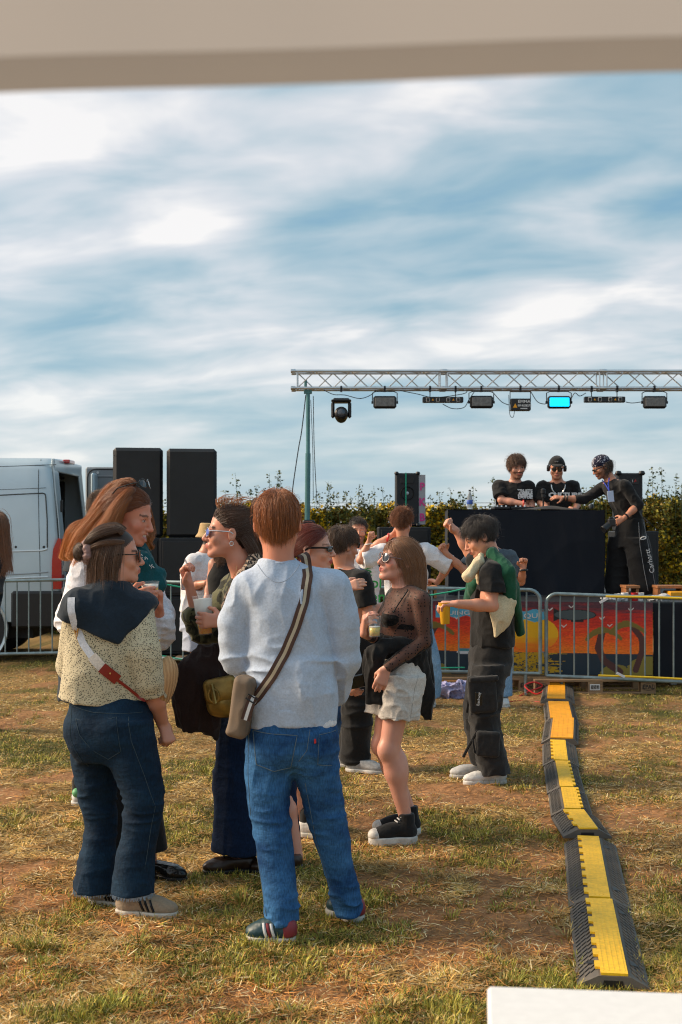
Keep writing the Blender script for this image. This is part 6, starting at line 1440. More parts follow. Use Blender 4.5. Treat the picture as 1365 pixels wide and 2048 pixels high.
# ================================================================ woman with blue sunglasses and camouflage jacket
Y0 = 6.15
R4 = person('woman in blue sunglasses and camouflage jacket facing left, hair tied up', Y0, 490)
H = Head(P(459, 1066, .0), (-1, -.10, .06), 1.05, 0.0, .98)
neck, chest, pel = P(490, 1150, .02), P(500, 1225, .04), P(503, 1420, .05); lat = np.array([-.25, 1, 0])
shN, shF = P(540, 1170, -.12), P(470, 1172, .17); elN, wrN = P(530, 1275, -.16), P(449, 1243, -.24); elF, wrF = P(404, 1262, .06), P(379, 1172, -.02)
S = head_prims(H, True) + [cone(H.p(0, -.025, -.055), P(480, 1125, .01), .050, .052, .03), cone(P(480, 1125, .01), neck, .052, .062, .03), torso(pel, chest, neck, lat, (.15, .12, .15, .13), (.10, .09, .10, .07)), cone(neck, shN, .04, .04, .03), cone(neck, shF, .045, .04, .03)]
S += arm_prims(shN, elN, wrN, .9) + arm_prims(shF, elF, wrF, .86)
S += hand_prims(wrN, (-1, -.05, .05), (0, 1, 0), (0, 0, 1), .40, .98, tc=.4, spread=.25) + hand_prims(wrF, (-.25, -.15, 1), (.65, -.3, .0), (.6, -.6, .3), .95, .98, curls=[.8, .95, 1.0, 1.05], tc=.5)
for a, k_, c_ in ((P(490, 1440, .0), P(470, 1570, .0), P(480, 1715, -.02)), (P(515, 1440, .1), P(560, 1570, .1), P(593, 1715, .06))): S += leg_prims(a, k_, c_)
body(R4, S, .0052, H, skin=(.68, .30, .20), hairc=(.035, .016, .009), brow=(.05, .025, .012))
hc4 = ((.028, .012, .007), (.10, .042, .018), (.16, .06, .02)); knot = H.p(0, -.105, .105)
flow_hair('hair', H, R4, m_hair, n=3600, length=.15, thick=.014, width=.0014, gravity=.05, crown=(0, .13, .06), cols=hc4, seed=9, jitter=.12, gather=(0, -.10, .085), gstr=.55, sweep=(0, -.5, .1))
lock_hair('hair', [([knot, H.p(.0, -.12, .13), H.p(.0, -.14, .11), H.p(0, -.13, .08), H.p(0, -.11, .075)], [.014, .026, .028, .024, .014]), ([knot, H.p(0, -.11, .13), H.p(.01, -.105, .15), H.p(0.02, -.12, .165)], [.012, .014, .010, .004]), ([knot, H.p(0, -.14, .14), H.p(.0, -.17, .165), H.p(0, -.18, .17)], [.012, .012, .008, .004]),
                   (cg((478, 1060, -.03), (496, 1080, -.04), (512, 1108, -.03), (530, 1125, -.02)), [.014, .022, .022, .012]), (cg((480, 1040, .0), (500, 1065, .02), (518, 1095, .05), (535, 1118, .05)), [.016, .024, .022, .012])], R4, m_hair, n=900, cols=hc4, seed=7, stray=.3, wave=.008)
r = np.random.default_rng(12); gs = []
for k in range(46):
    a = H.p(r.uniform(-.05, .05), r.uniform(-.05, .07), .125 - r.uniform(0, .02)); d_ = np.array([r.uniform(.01, .09), r.uniform(-.02, .02), r.uniform(.0, .05)]); gs.append(([a, a + d_ * .5 + np.array([-.01, 0, .022]), a + d_ * 1.1 + np.array([.02, 0, .0])], [.002, .003, .004]))
lock_hair('flyaway_hair', gs, R4, m_hair, n=18, width=.0007, cols=((.25, .08, .02), (.45, .16, .04)), seed=2, steps=8)
m_bl = mat('blue_mirror_lens', (.10, .14, .55), .08, .4, spec=.9)
glasses(H, R4, m_bl, m_silver, 'oval')
b = MB(); eq = [H.p(-.088, -.012 + .008 * math.cos(a), -.046 + .010 * math.sin(a)) for a in np.linspace(0, 2 * PI, 12, endpoint=False)]; b.tube(eq, .002, 6, closed=True); b.build('earring', m_silver, R4)
m_camo = fabric('camouflage_cotton', (.06, .065, .03)); pattern(m_camo, 'noise', 14, (.020, .022, .014), (.115, .115, .060), .50, soft=.03, dist=1.2)
m_scarf = fabric('animal_print_scarf', (.4, .3, .2)); pattern(m_scarf, 'noise', 26, (.018, .013, .012), (.52, .36, .25), .50, soft=.02, dist=2.5)
G = [loft([P(505, 1395, .06), P(503, 1330, .05), P(503, 1240, .05), P(500, 1180, .03), P(505, 1140, .02)], [.17, .165, .17, .165, .10], [.13, .13, .125, .12, .07], lat, k=.03), cone(P(520, 1140, .0), shN, .050, .07, .03), cone(shN, elN, .075, .07, .01), cone(elN, P(478, 1262, -.23), .068, .052, .02), cone(P(490, 1150, .05), shF, .05, .068, .03), cone(shF, P(420, 1262, .08), .068, .060, .012), cone(elF, P(388, 1232, .03), .060, .052, .02),
     ell(P(487, 1150, -.03), (.05, .06, .10), None, .02, 's')]
cloth('jacket', R4, G, .0055, m_camo, ((.008, (9, 9, 7), 71), (.007, (22, 12, 22), 72)))
G = [cone(P(512, 1114, -.02), P(492, 1150, -.13), .030, .034, .02), cone(P(492, 1150, -.13), P(470, 1198, -.19), .034, .042, .01), cone(P(470, 1198, -.19), P(455, 1240, -.19), .042, .038, .01), cone(P(513, 1110, .05), P(478, 1150, .10), .028, .034, .02), cone(P(478, 1150, .10), P(462, 1215, .02), .034, .040, .01)]
cloth('scarf', R4, G, .0048, m_scarf, ((.007, (32, 20, 8), 75),))
b = MB(); b.tube([P(474, 1122, -.04), P(473, 1140, -.05), P(466, 1158, -.04)], .0012, 4); b.build('necklace', m_gold, R4)
G = [loft([P(505, 1385, .05), P(504, 1420, .05), P(504, 1520, .05), P(502, 1610, .04), P(502, 1698, .02)], [.15, .165, .175, .175, .178], [.12, .13, .14, .145, .15], (1, 0, 0), k=.03), tube_leg([P(520, 1440, .12), P(548, 1570, .13), P(566, 1700, .1)], [.11, .10, .085], [.11, .11, .10], (1, 0, 0), .02), ]
cloth('wide_trousers', R4, G, .006, m_dnavy, ((.012, (14, 14, 1.2), 77), (.004, (8, 8, 20), 78)))
m_mocc = mat('dark_brown_leather', (.035, .018, .012), .32, spec=.5)
for heel, toe in ((P(516, 1750, .0), P(428, 1748, -.05)), (P(606, 1752, .04), P(560, 1752, -.0))):
    heel[2] = 0; toe[2] = 0; toe = heel + unit(toe - heel) * .262; up, Q, M, L = shoe(R4, heel, toe, m_mocc, m_blkp, h=.072, w=.044, sole=.022); laces(up, Q, L, m_mocc, .074, .082, 2, .018)
    b = MB(); rim = [Q(math.cos(a) * .034, L * .72 + math.sin(a) * L * .19, .056) for a in np.linspace(-.3, PI + .3, 18)]; b.tube(rim, .004, 6); b.build('moccasin_seam', m_mocc, up)
b = MB()
for q_ in (wrN,): pass
cup('tall cup of beer with thick foam held by the woman in blue sunglasses', P(412, 1269, -.16), P(405, 1191, -.16), .031, .047, .36, .56)
b = MB(); b.tube([P(374, 1128, -.06), P(371, 1119, -.06)], .004, 6); tag(b.build('cigarette', m_whp), 'small white stub between the raised fingers of the woman in camouflage', 'cigarette')
jk = [loft([P(425, 1300, -.10), P(405, 1340, -.14), P(395, 1400, -.15), P(390, 1462, -.14)], [.060, .11, .125, .085], [.05, .07, .06, .04], (1, .1, 0), k=.02), cone(P(410, 1330, -.14), P(440, 1310, -.10), .05, .045, .02), loft([P(418, 1400, -.12), P(424, 1440, -.11), P(430, 1480, -.10)], [.045, .032, .008], [.035, .03, .01], (1, 0, 0), k=.02), cone(P(480, 1320, -.1), P(425, 1315, -.12), .045, .05, .03)]
m_bj = fabric('dark_brown_cloth', (.022, .011, .010), .8)
tag(link('draped_jacket', sdf_mesh('draped_jacket', jk, .0052, ((.012, (20, 14, 4), 81), (.006, (30, 20, 10), 82))), m_bj), 'dark brown jacket draped over the forearm of the woman in camouflage', 'jacket')
m_gl = mat('gold_leather', (.30, .19, .045), .33, .55, var=.4, vscale=12, bump=.3, bscale=60); GY = -.20
Mb = frame((.05, 1, 0), .22)
gb = tag(link('handbag', sdf_mesh('handbag', [box(P(446, 1392, GY), (.078, .045, .080), Mb, .035, .01), ell(P(450, 1405, GY - .01), (.078, .060, .070), Mb, .02)], .0045), m_gl), 'small gold leather saddle bag with a round buckle beside the brown jacket', 'bag')
link('flap', sdf_mesh('flap', [box(P(443, 1378, GY - .035), (.080, .030, .055), Mb, .028, .01), ell(P(443, 1388, GY - .04), (.070, .030, .055), Mb, .02)], .0045), m_gl, gb)
b = MB(); c0 = P(428, 1392, GY - .08); cs = [c0 + Mb @ np.array([.022 * math.cos(a), 0, .030 * math.sin(a)]) for a in np.linspace(0, 2 * PI, 20, endpoint=False)]; b.tube(cs, .0048, 8, closed=True); b.tube([c0 + Mb @ np.array([0, -.002, .055]), c0 + Mb @ np.array([0, -.006, -.034])], .009, 6); b.build('buckle', m_gl, gb)
# ================================================================ red haired woman behind the man in grey
Y0 = 6.93
R6 = person('red haired woman in black slim sunglasses, half hidden behind the man in grey', Y0, 630)
H = Head(P(625, 1098, .0), (.97, -.18, .02), 1.06, 0, .98)
neck, chest, pel = P(632, 1172, .0), P(632, 1240), P(632, 1410); lat = np.array([.3, 1, 0]); shN, shF = P(640, 1185, -.15), P(645, 1185, .16)
elN, wrN = P(668, 1290, -.12), P(692, 1352, -.20); elF, wrF = P(655, 1240, .5), P(688, 1176, 1.1)
S = head_prims(H, True) + [cone(H.p(0, -.03, -.05), neck, .050, .056, .03), torso(pel, chest, neck, lat, (.15, .12, .145, .13), (.10, .09, .10, .07)), cone(neck, shN, .04, .04, .03), cone(neck, shF, .04, .04, .03)] + arm_prims(shN, elN, wrN, .85) + arm_prims(shF, elF, wrF, .8)
S += hand_prims(wrN, (.35, -.2, -.7), (.5, .8, 0), (0, -.6, -.4), .55, .95) + hand_prims(wrF, (.9, -.25, .25), (0, 1, -.3), (0, 0, 1), .3, .95)
for a, k_, c_ in ((P(612, 1420, -.05), P(603, 1535, -.06), P(598, 1632, -.06)), (P(645, 1420, .05), P(630, 1535, .08), P(614, 1628, .10))): S += leg_prims(a, k_, c_, .95)
body(R6, S, .006, H, skin=SK3, hairc=(.15, .022, .012), brow=(.20, .08, .04), lip=(.50, .10, .09))
hc6 = ((.10, .012, .007), (.30, .045, .018))
flow_hair('hair', H, R6, m_hair, n=3000, length=.17, thick=.011, width=.0014, gravity=.25, crown=(0, .13, .06), cols=hc6, seed=5, jitter=.06, gather=(0, -.115, -.03), gstr=.42, sweep=(0, -.4, 0), clump=.3)
lock_hair('hair', [([H.p(0, -.105, -.02), H.p(0, -.135, -.06), H.p(0, -.125, -.14), H.p(0, -.11, -.20)], [.022, .030, .028, .014])], R6, m_hair, n=700, cols=hc6, seed=8)
glasses(H, R6, m_dlens, m_blk_f, 'slim')
b = MB(); b.tube([H.p(.088, -.012, -.045), H.p(.090, -.012, -.07)], .0045, 6); b.build('earring', m_silver, R6)
cloth('top', R6, [loft([P(632, 1400), P(632, 1300), P(632, 1230), P(635, 1185)], [.15, .14, .155, .15], [.12, .11, .115, .09], lat, k=.02)], .008, m_tblk)
cloth('denim_bermudas', R6, [loft([P(632, 1390), P(632, 1430), P(630, 1460)], [.155, .17, .16], [.12, .13, .12], lat, k=.05), tube_leg([P(612, 1440, -.05), P(606, 1500, -.06), P(604, 1562, -.06)], [.10, .10, .095], [.10, .10, .095], (1, 0, 0), .03), tube_leg([P(645, 1440, .05), P(634, 1500, .08), P(628, 1560, .08)], [.10, .10, .095], [.10, .10, .095], (1, 0, 0), .03)], .006, m_dblue, ((.006, (12, 12, 20), 85),))
m_wsn = mat('white_sneaker_leather', (.60, .59, .57), .6, var=.18, vscale=25, bump=.2, bscale=60)
for heel, toe in ((P(594, 1668, -.06), P(640, 1672, -.12)), (P(600, 1660, .12), P(650, 1660, .06))):
    heel[2] = 0; toe[2] = 0; toe = heel + unit(toe - heel) * .245; up, Q, M, L = shoe(R6, heel, toe, m_wsn, m_sole, h=.08, w=.04, sole=.026); laces(up, Q, L, m_lace, .066, .09, 5)
    link('sock', sdf_mesh('sock', [cone(Q(0, L * .24, .07), Q(0, L * .24, .12), .036, .036)], .006), m_tblk, up)
    T = [ell(Q(0, L * .45, .05), (.042, L * .10, .035), M, .01)]; link('black_side_panel', sdf_mesh('black_side_panel', T, .004), m_blk_f, up)
m_phone = mat('phone_glass', (.01, .01, .012), .08, spec=.9); b = MB(); b.box((-.036, -.005, -.072), (.036, .005, .072), Matrix.Translation(P(702, 1366, -.26)) @ Matrix.Rotation(1.35, 4, 'Y') @ Matrix.Rotation(.3, 4, 'Z'), .004); ph = tag(b.build('phone', m_phone), 'dark phone in the lowered hand beside the grey sweatshirt cuff', 'phone')
# ================================================================ man in black tee behind her
Y0 = 8.76
R7 = person('man in plain black tee and wide black trousers, back half turned, sunglasses on his head', Y0, 700)
H = Head(P(687, 1092, .0), (.78, .55, -.12), 1.04, 0, 1.0)
neck, chest, pel = P(690, 1140), P(705, 1200), P(708, 1300); lat = np.array([.65, -.75, 0]); shN, shF = P(722, 1160, -.12), P(668, 1158, .12)
elN, wrN = P(738, 1228, -.14), P(775, 1208, .0); elF, wrF = P(662, 1235, .2), P(700, 1260, .35)
S = head_prims(H) + [cone(H.p(0, -.02, -.06), neck, .058, .062, .03), torso(pel, chest, neck, lat, (.15, .14, .16, .15), (.10, .09, .11, .08)), cone(neck, shN, .05, .045, .03), cone(neck, shF, .05, .045, .03)] + arm_prims(shN, elN, wrN, 1) + arm_prims(shF, elF, wrF, 1) + hand_prims(wrN, (1, .2, .1), (0, 1, 0), (0, 0, 1), .5) + hand_prims(wrF, (1, .2, .1), (0, 1, 0), (0, 0, 1), .5)
for a, k_, c_ in ((P(698, 1320, .06), P(700, 1420, .08), P(700, 1512, .12)), (P(720, 1320, -.06), P(718, 1420, -.04), P(712, 1518, -.04))): S += leg_prims(a, k_, c_)
body(R7, S, .0065, H, skin=SK1, hairc=(.045, .024, .012), fade=.8, stubble=.3)
flow_hair('hair', H, R7, m_hair, n=1900, length=.085, thick=.024, width=.0018, gravity=.3, crown=(.01, -.05, .125), cols=((.025, .013, .007), (.15, .075, .035)), seed=11, jitter=.3, curl=.5, curlf=12, hl=[-.045, -.02, .01, .045, .05, .062, .085, .09])
glasses(H, R7, m_dlens, m_blk_f, 'oval', up=.02, back=.0)
b = MB(); b.tube([neck + np.array([.066 * math.cos(a), .066 * math.sin(a) - .004, .018 - .012 * math.sin(a + 2.4)]) for a in np.linspace(0, 2 * PI, 22, endpoint=False)], .0028, 5, closed=True); b.build('necklace', mat('pearl_beads', (.7, .66, .62), .3), R7)
G = [loft([P(708, 1300), P(706, 1240), P(703, 1190), P(698, 1158), P(690, 1138)], [.165, .16, .175, .16, .07], [.125, .12, .125, .10, .065], lat, k=.03), cone(P(695, 1150), shN, .05, .062, .03), cone(shN, P(734, 1214, -.14), .066, .072, .01), cone(P(685, 1150), shF, .05, .062, .03), cone(shF, P(664, 1215, .16), .066, .07, .01), slab(P(735, 1212, -.14), (.2, 0, -1), P(712, 1250, -.3), P(765, 1195, .1))]
cloth('tee', R7, G, .007, m_tblk, ((.010, (8, 8, 6), 91), (.006, (18, 10, 18), 92)))
cloth('wide_trousers', R7, [loft([P(708, 1285), P(709, 1320), P(709, 1350)], [.15, .165, .16], [.13, .14, .13], lat, k=.05), tube_leg([P(700, 1330, .05), P(702, 1420, .07), P(706, 1508, .10)], [.10, .10, .09], [.11, .11, .10], (1, 0, 0), .03), tube_leg([P(718, 1330, -.05), P(717, 1390, -.04), P(714, 1450, -.04), P(710, 1526, -.02)], [.105, .108, .10, .095], [.11, .115, .11, .10], (1, 0, 0), .03)], .0075, m_blkden, ((.014, (6, 6, 16), 93), (.006, (16, 16, 8), 94)))
m_rs = mat('grey_runner_mesh', (.34, .34, .34), .7, var=.3, vscale=40)
for heel, toe in ((P(692, 1541, -.05), P(745, 1541, -.12)), (P(672, 1520, .15), P(700, 1520, .10))):
    heel[2] = 0; toe[2] = 0; toe = heel + unit(toe - heel) * .275; up, Q, M, L = shoe(R7, heel, toe, m_rs, m_solw, h=.085, w=.043, sole=.026, hh=.005); laces(up, Q, L, m_lace, .066, .09, 4)
# ================================================================ woman in the mesh top and shorts
Y0 = 6.76
R10 = person('woman in round sunglasses, dotted mesh top, beige shorts and black platform high tops', Y0, 800)
H = Head(P(799, 1121, .0), (-.84, -.42, .20), 1.01, .05, .97)
neck, chest, pel = P(810, 1180, .0), P(806, 1235, .0), P(797, 1345, .0); lat = np.array([.55, -.85, 0])
shN, shF = P(843, 1200, -.13), P(790, 1198, .15); elN, wrN = P(849, 1282, -.12), P(774, 1336, -.20); elF, wrF = P(760, 1276, .10), P(728, 1268, -.14)
hipN, hipF = P(803, 1362, -.08), P(785, 1362, .08); knN, knF = P(779, 1500, -.10), P(766, 1490, .06); anN, anF = P(811, 1632, -.06), P(818, 1620, .12)
S = head_prims(H, True) + [cone(H.p(0, -.02, -.06), P(806, 1172, 0), .046, .048, .03), cone(P(806, 1172, 0), neck, .048, .06, .03), torso(pel, chest, neck, lat, (.15, .115, .135, .13), (.105, .085, .095, .07)), cone(neck, shN, .042, .04, .03), cone(neck, shF, .042, .04, .03)]
S += [ell(P(783, 1235, -.09), (.045, .045, .045), None, .03), ell(P(775, 1235, .06), (.045, .045, .045), None, .03)]
S += arm_prims(shN, elN, wrN, .84) + arm_prims(shF, elF, wrF, .84)
S += hand_prims(wrN, (-.40, .0, -1), (.1, 1, .1), (-1, 0, 0), .30, .92, thumb_out=.35) + hand_prims(wrF, (.05, -.15, 1), (1, .1, 0), (0, -1, 0), .6, .95, curls=[.55, .6, .6, .55])
S[-10:] = hand_prims(P(727, 1262, -.10), (.15, -.5, .55), (1, .25, 0), (.1, .0, 1), .5, .95)
S += leg_prims(hipN, knN, anN, .98) + leg_prims(hipF, knF, anF, .98)
for a_, b_, c_ in ((hipN, knN, anN), (hipF, knF, anF)): S += [ell(b_ + np.array([-.022, -.01, 0]), (.034, .034, .045), None, .03), ell(b_ * .62 + c_ * .38 + np.array([.022, 0, .03]), (.045, .045, .10), None, .03)]
S += [cone(P(727, 1260, -.08), elF, .024, .034, .01)]
body(R10, S, .005, H, skin=(.68, .33, .24), hairc=(.14, .060, .028), blush=.5, brow=(.16, .08, .04), lip=(.52, .15, .12))
hc10 = ((.085, .036, .016), (.42, .19, .08), (.44, .20, .09))
flow_hair('hair', H, R10, m_hair, n=5200, length=.30, thick=.010, width=.0014, gravity=1.0, crown=(0, .12, .07), cols=hc10, seed=21, jitter=.07, lenvar=.22, colliders=((P(812, 1195, 0), .085), (P(836, 1205, -.10), .062)), clump=.3, steps=12, wind=(.08, 0, 0), sweep=(0, -1.3, .1))
m_glens = mat('grey_mirror_lens', (.03, .035, .045), .12, .0, spec=.8); m_rose = mat('clear_rose_frame', (.22, .13, .12), .35)
glasses(H, R10, m_glens, m_rose, 'round')
m_meshtop = fabric('dotted_mesh', (.012, .009, .009), .7)
nt = m_meshtop.node_tree; b_ = nt.nodes['Principled BSDF']; vo = nt.nodes.new('ShaderNodeTexVoronoi'); vo.inputs['Scale'].default_value = 62; vo.inputs['Randomness'].default_value = .35; tc = nt.nodes.new('ShaderNodeTexCoord'); nt.links.new(tc.outputs['Object'], vo.inputs['Vector']); rp = nt.nodes.new('ShaderNodeValToRGB'); nt.links.new(vo.outputs['Distance'], rp.inputs[0]); e = rp.color_ramp.elements; e[0].position = .22; e[0].color = (1, 1, 1, 1); e[1].position = .28; e[1].color = (.60, .60, .60, 1); nt.links.new(rp.outputs[0], b_.inputs['Alpha'])
G = [loft([P(799, 1300, .0), P(803, 1270, .0), P(806, 1225, .0), P(810, 1196, .0), P(810, 1178, .0)], [.142, .134, .144, .138, .085], [.112, .106, .107, .085, .066], lat, k=.03), ell(P(783, 1235, -.09), (.052, .052, .052), None, .03), ell(P(775, 1235, .06), (.052, .052, .052), None, .03),
     cone(neck, shN, .044, .046, .03), cone(shN, elN, .047, .040, .012), cone(elN, P(778, 1333, -.195), .041, .031, .015), cone(neck, shF, .044, .046, .03), cone(shF, elF, .046, .038, .012), cone(elF, P(738, 1270, -.06), .038, .030, .015)]
cloth('mesh_top', R10, G, .005, m_meshtop, ((.003, (18, 12, 18), 101),))
G = [ell(P(782, 1237, -.09), (.050, .050, .040), None, .02), ell(P(774, 1237, .06), (.050, .050, .040), None, .02), loft([P(804, 1258, 0), P(805, 1244, 0)], [.128, .134], [.093, .098], lat, k=.01)]
bra = cloth('bra', R10, G, .0045, m_tblk); b = MB(); q, _ = snap([bpy.data.objects['mesh_top']], dens([P(785, 1222), P(800, 1200), P(815, 1178)], 5), (0, 1, 0), -.001); b.tube(q, .0035, 5); b.build('bra_strap', m_tblk, bra)
G = [loft([P(796, 1315), P(797, 1345), P(796, 1375)], [.145, .158, .150], [.115, .125, .12], lat, k=.05), tube_leg([P(804, 1352, -.08), P(801, 1395, -.09), P(799, 1436, -.09)], [.112, .106, .100], [.105, .105, .100], (1, -.2, 0), .03), tube_leg([P(780, 1352, .08), P(768, 1392, .07), P(762, 1429, .06)], [.098, .090, .084], [.095, .09, .088], (1, -.2, 0), .03)]
G += [cone(P(799, 1439, -.095), P(799, 1425, -.095), .086, .080, .005, 's')]
sh_ = cloth('shorts', R10, G, .005, m_beige, ((.007, (12, 12, 9), 103), (.005, (26, 12, 26), 104)))
b = MB(); q, _ = snap(sh_, dens([P(762, 1424), P(800, 1428), P(836, 1424)], 6), (0, 1, 0), .0006); b.tube(q, .0014, 4); q, _ = snap(sh_, dens([P(834, 1345), P(826, 1370), P(818, 1425)], 6), (0, 1, 0), .0006); b.tube(q, .0014, 4); b.build('hem_seam', fabric('ecru_thread', (.40, .36, .32)), sh_)
G = [loft([P(800, 1275, 0), P(797, 1300, 0), P(794, 1318, 0)], [.140, .152, .150], [.110, .118, .118], lat, k=.02), cone(P(745, 1305, -.14), P(800, 1285, -.14), .030, .026, .02), cone(P(770, 1290, -.13), P(755, 1310, -.15), .032, .034, .01),
     loft([P(752, 1305, -.14), P(750, 1345, -.13), P(752, 1405, -.11)], [.040, .048, .046], [.030, .026, .020], (1, -.3, 0), k=.015), loft([P(745, 1305, -.08), P(740, 1330, -.06), P(736, 1365, -.04)], [.035, .035, .028], [.03, .03, .03], (1, 0, 0), k=.015),
     loft([P(830, 1300, -.10), P(843, 1350, -.06), P(852, 1400, -.03), P(856, 1438, .0)], [.052, .052, .046, .016], [.035, .03, .026, .018], (1, .2, 0), k=.02), cone(P(845, 1290, -.02), P(858, 1380, .05), .04, .025, .02)]
cloth('tied_jacket', R10, G, .005, m_tblk, ((.009, (24, 16, 6), 105), (.004, (40, 30, 14), 106)))
b = MB(); b.tube([P(769, 1333, -.23), P(777, 1345, -.22)], .004, 6); 
m_can = fabric('black_canvas_shoe', (.014, .014, .015), b=.3)
for heel, toe in ((P(835, 1683, -.06), P(738, 1683, -.10)), (P(842, 1664, .12), P(747, 1662, .10))):
    heel[2] = 0; toe[2] = 0; toe = heel + unit(toe - heel) * .255; up, Q, M, L = shoe(R10, heel, toe, m_can, m_solw, h=.10, w=.042, sole=.040, hi=.055, up_rad=.040)
    T = [ell(Q(0, L * .86, .050), (.042, L * .155, .034), M, .01), plane(Q(0, 0, .036), (0, 0, -1))]; link('toe_cap', sdf_mesh('toe_cap', T, .004), m_solw, up); laces(up, Q, L, m_lace, .085, .115, 4, .020)
    b = MB(); f_ = 1
    for k in range(4): b.tube([Q(-.022, L * .42 - .010 * k, .115 + .012 * k), Q(0, L * .46 - .013 * k, .120 + .012 * k), Q(.022, L * .42 - .010 * k, .115 + .012 * k)], .0042, 5)
    b.build('laces', m_lace, up)
cup('half empty cup of pale beer held by the woman in the mesh top', P(750, 1273, -.17), P(749, 1232, -.175), .028, .034, .46, .04, beer=m_ale)
# ================================================================ dancer with the green sweater
Y0 = 8.37
R11 = person('dark haired dancer in black tee, green sweater over his back and grey cargo trousers', Y0, 975)
H = Head(P(961, 1074, .0), (-.86, -.02, -.42), 1.04, .0, 1.0)
neck, chest, pel = P(985, 1122), P(988, 1190), P(985, 1300); lat = np.array([.15, -1, 0])
shN, shF = P(982, 1148, -.19), P(975, 1140, .18); elN, wrN = P(986, 1212, -.22), P(915, 1208, -.30); elF, wrF = P(940, 1105, .30), P(913, 1062, .30)
hipN, hipF = P(983, 1318, -.08), P(980, 1318, .09); knN, knF = P(968, 1425, -.10), P(962, 1425, .09); anN, anF = P(990, 1535, -.10), P(968, 1520, .12)
S = head_prims(H) + [cone(H.p(0, -.02, -.06), neck, .056, .062, .03), torso(pel, chest, neck, lat, (.15, .14, .165, .15), (.10, .10, .115, .08)), cone(neck, shN, .05, .045, .03), cone(neck, shF, .05, .045, .03)] + arm_prims(shN, elN, wrN, 1.04) + arm_prims(shF, elF, wrF, 1.0)
S += hand_prims(wrN, (-1, -.05, .02), (0, .25, -1), (-.1, 1, 0), .5, 1.0, curls=[.55, .6, .65, .7]) + hand_prims(wrF, (-.75, -.1, .62), (.3, -.6, .4), (.3, -1, 0), 1.25, 1.0, tc=1.0)
S += leg_prims(hipN, knN, anN) + leg_prims(hipF, knF, anF)
body(R11, S, .006, H, skin=(.68, .31, .20), hairc=(.016, .010, .008), brow=(.02, .012, .01))
flow_hair('hair', H, R11, m_hair, n=4600, hl=[-.075, -.065, -.03, .022, .024, .062, .090, .105], length=.068, thick=.020, width=.0017, gravity=.12, crown=(.01, -.055, .12), cols=((.006, .005, .005), (.055, .038, .032)), seed=31, jitter=.17, curl=.04, clump=1.4, sweep=(0, .0, .1), lenvar=.4)
G = [loft([P(985, 1290), P(985, 1250), P(987, 1195), P(985, 1150), P(985, 1120)], [.175, .172, .185, .17, .07], [.135, .13, .135, .11, .066], lat, k=.03), cone(neck, shN, .055, .066, .03), cone(shN, P(984, 1181, -.21), .072, .076, .012), slab(P(984, 1180, -.21), (-.05, 0, -1), P(955, 1215, -.4), P(1010, 1170, -.08)), cone(neck, shF, .055, .066, .03), cone(shF, P(955, 1122, .26), .070, .070, .012)]
cloth('tee', R11, G, .006, m_tblk, ((.010, (9, 9, 6), 111), (.007, (18, 12, 18), 112)))
G = [loft([P(985, 1110, .0), P(1008, 1130, .02), P(1022, 1170, .0), P(1030, 1215, .0), P(1043, 1268, .02)], [.10, .17, .19, .12, .028], [.045, .045, .040, .035, .022], (0, 1, 0), k=.02), cone(P(985, 1108, -.12), P(1015, 1145, -.20), .035, .045, .03), cone(P(1015, 1145, -.20), P(1022, 1195, -.19), .045, .035, .02), cone(P(978, 1112, .10), P(985, 1105, -.08), .03, .03, .02), cone(P(955, 1150, .15), P(945, 1200, .12), .06, .05, .02), cone(P(950, 1170, -.02), P(945, 1200, .10), .045, .05, .03)]
gs_ = cloth('green_sweater', R11, G, .0055, m_green, ((.008, (14, 14, 5), 115), (.004, (30, 30, 12), 116)))
G = [loft([P(996, 1190, -.21), P(1005, 1225, -.22), P(1002, 1250, -.22), P(992, 1274, -.22)], [.080, .080, .055, .008], [.022, .024, .022, .012], (1, .12, 0), k=.02), cone(P(1022, 1205, -.20), P(1005, 1235, -.22), .035, .028, .03)]
cloth('cream_lining', R11, G, .005, m_cream, ((.006, (20, 20, 8), 118),), parent=gs_)
G = [cone(P(958, 1124, -.16), P(936, 1153, -.20), .030, .036, .01), cone(P(958, 1130, -.14), P(958, 1165, -.14), .024, .015, .01), cone(P(962, 1112, -.08), P(958, 1124, -.16), .02, .03, .02), ell(P(934, 1156, -.21), (.026, .02, .012), None, .004, 's')]
cloth('cream_sleeve', R11, G, .0045, m_cream, ((.004, (30, 30, 20), 119),), parent=gs_)
G = [loft([P(984, 1288), P(982, 1310), P(980, 1345)], [.150, .160, .155], [.128, .138, .13], lat, k=.05),
     tube_leg([P(982, 1330, -.08), P(972, 1375, -.09), P(968, 1425, -.10), P(975, 1480, -.10), P(990, 1548, -.10)], [.118, .114, .095, .092, .094], [.11, .105, .095, .092, .095], (1, 0, 0), .03), tube_leg([P(978, 1330, .08), P(966, 1375, .09), P(960, 1425, .10), P(966, 1480, .11), P(972, 1525, .12)], [.115, .115, .10, .10, .095], [.11, .11, .10, .10, .09], (1, 0, 0), .03)]
ct = cloth('cargo_trousers', R11, G, .006, m_wash, ((.012, (8, 8, 18), 121, .40, .35), (.006, (16, 16, 10), 122)))
b1 = link('cargo_pocket', sdf_mesh('cargo_pocket', [box(P(965, 1388, -.19), (.088, .030, .115), frame((.05, 1, 0), .08), .02)], .0055, ((.004, (20, 20, 12), 5),)), m_wash, ct); cloth('pocket_flap', R11, [box(P(968, 1358, -.205), (.092, .026, .018), frame((.05, 1, 0), .08), .012)], .005, m_wash, parent=b1)
link('cargo_pocket', sdf_mesh('cargo_pocket', [box(P(976, 1488, -.19), (.075, .028, .080), frame((.05, 1, 0), -.05), .02)], .0055, ((.004, (20, 20, 12), 6),)), m_wash, ct)
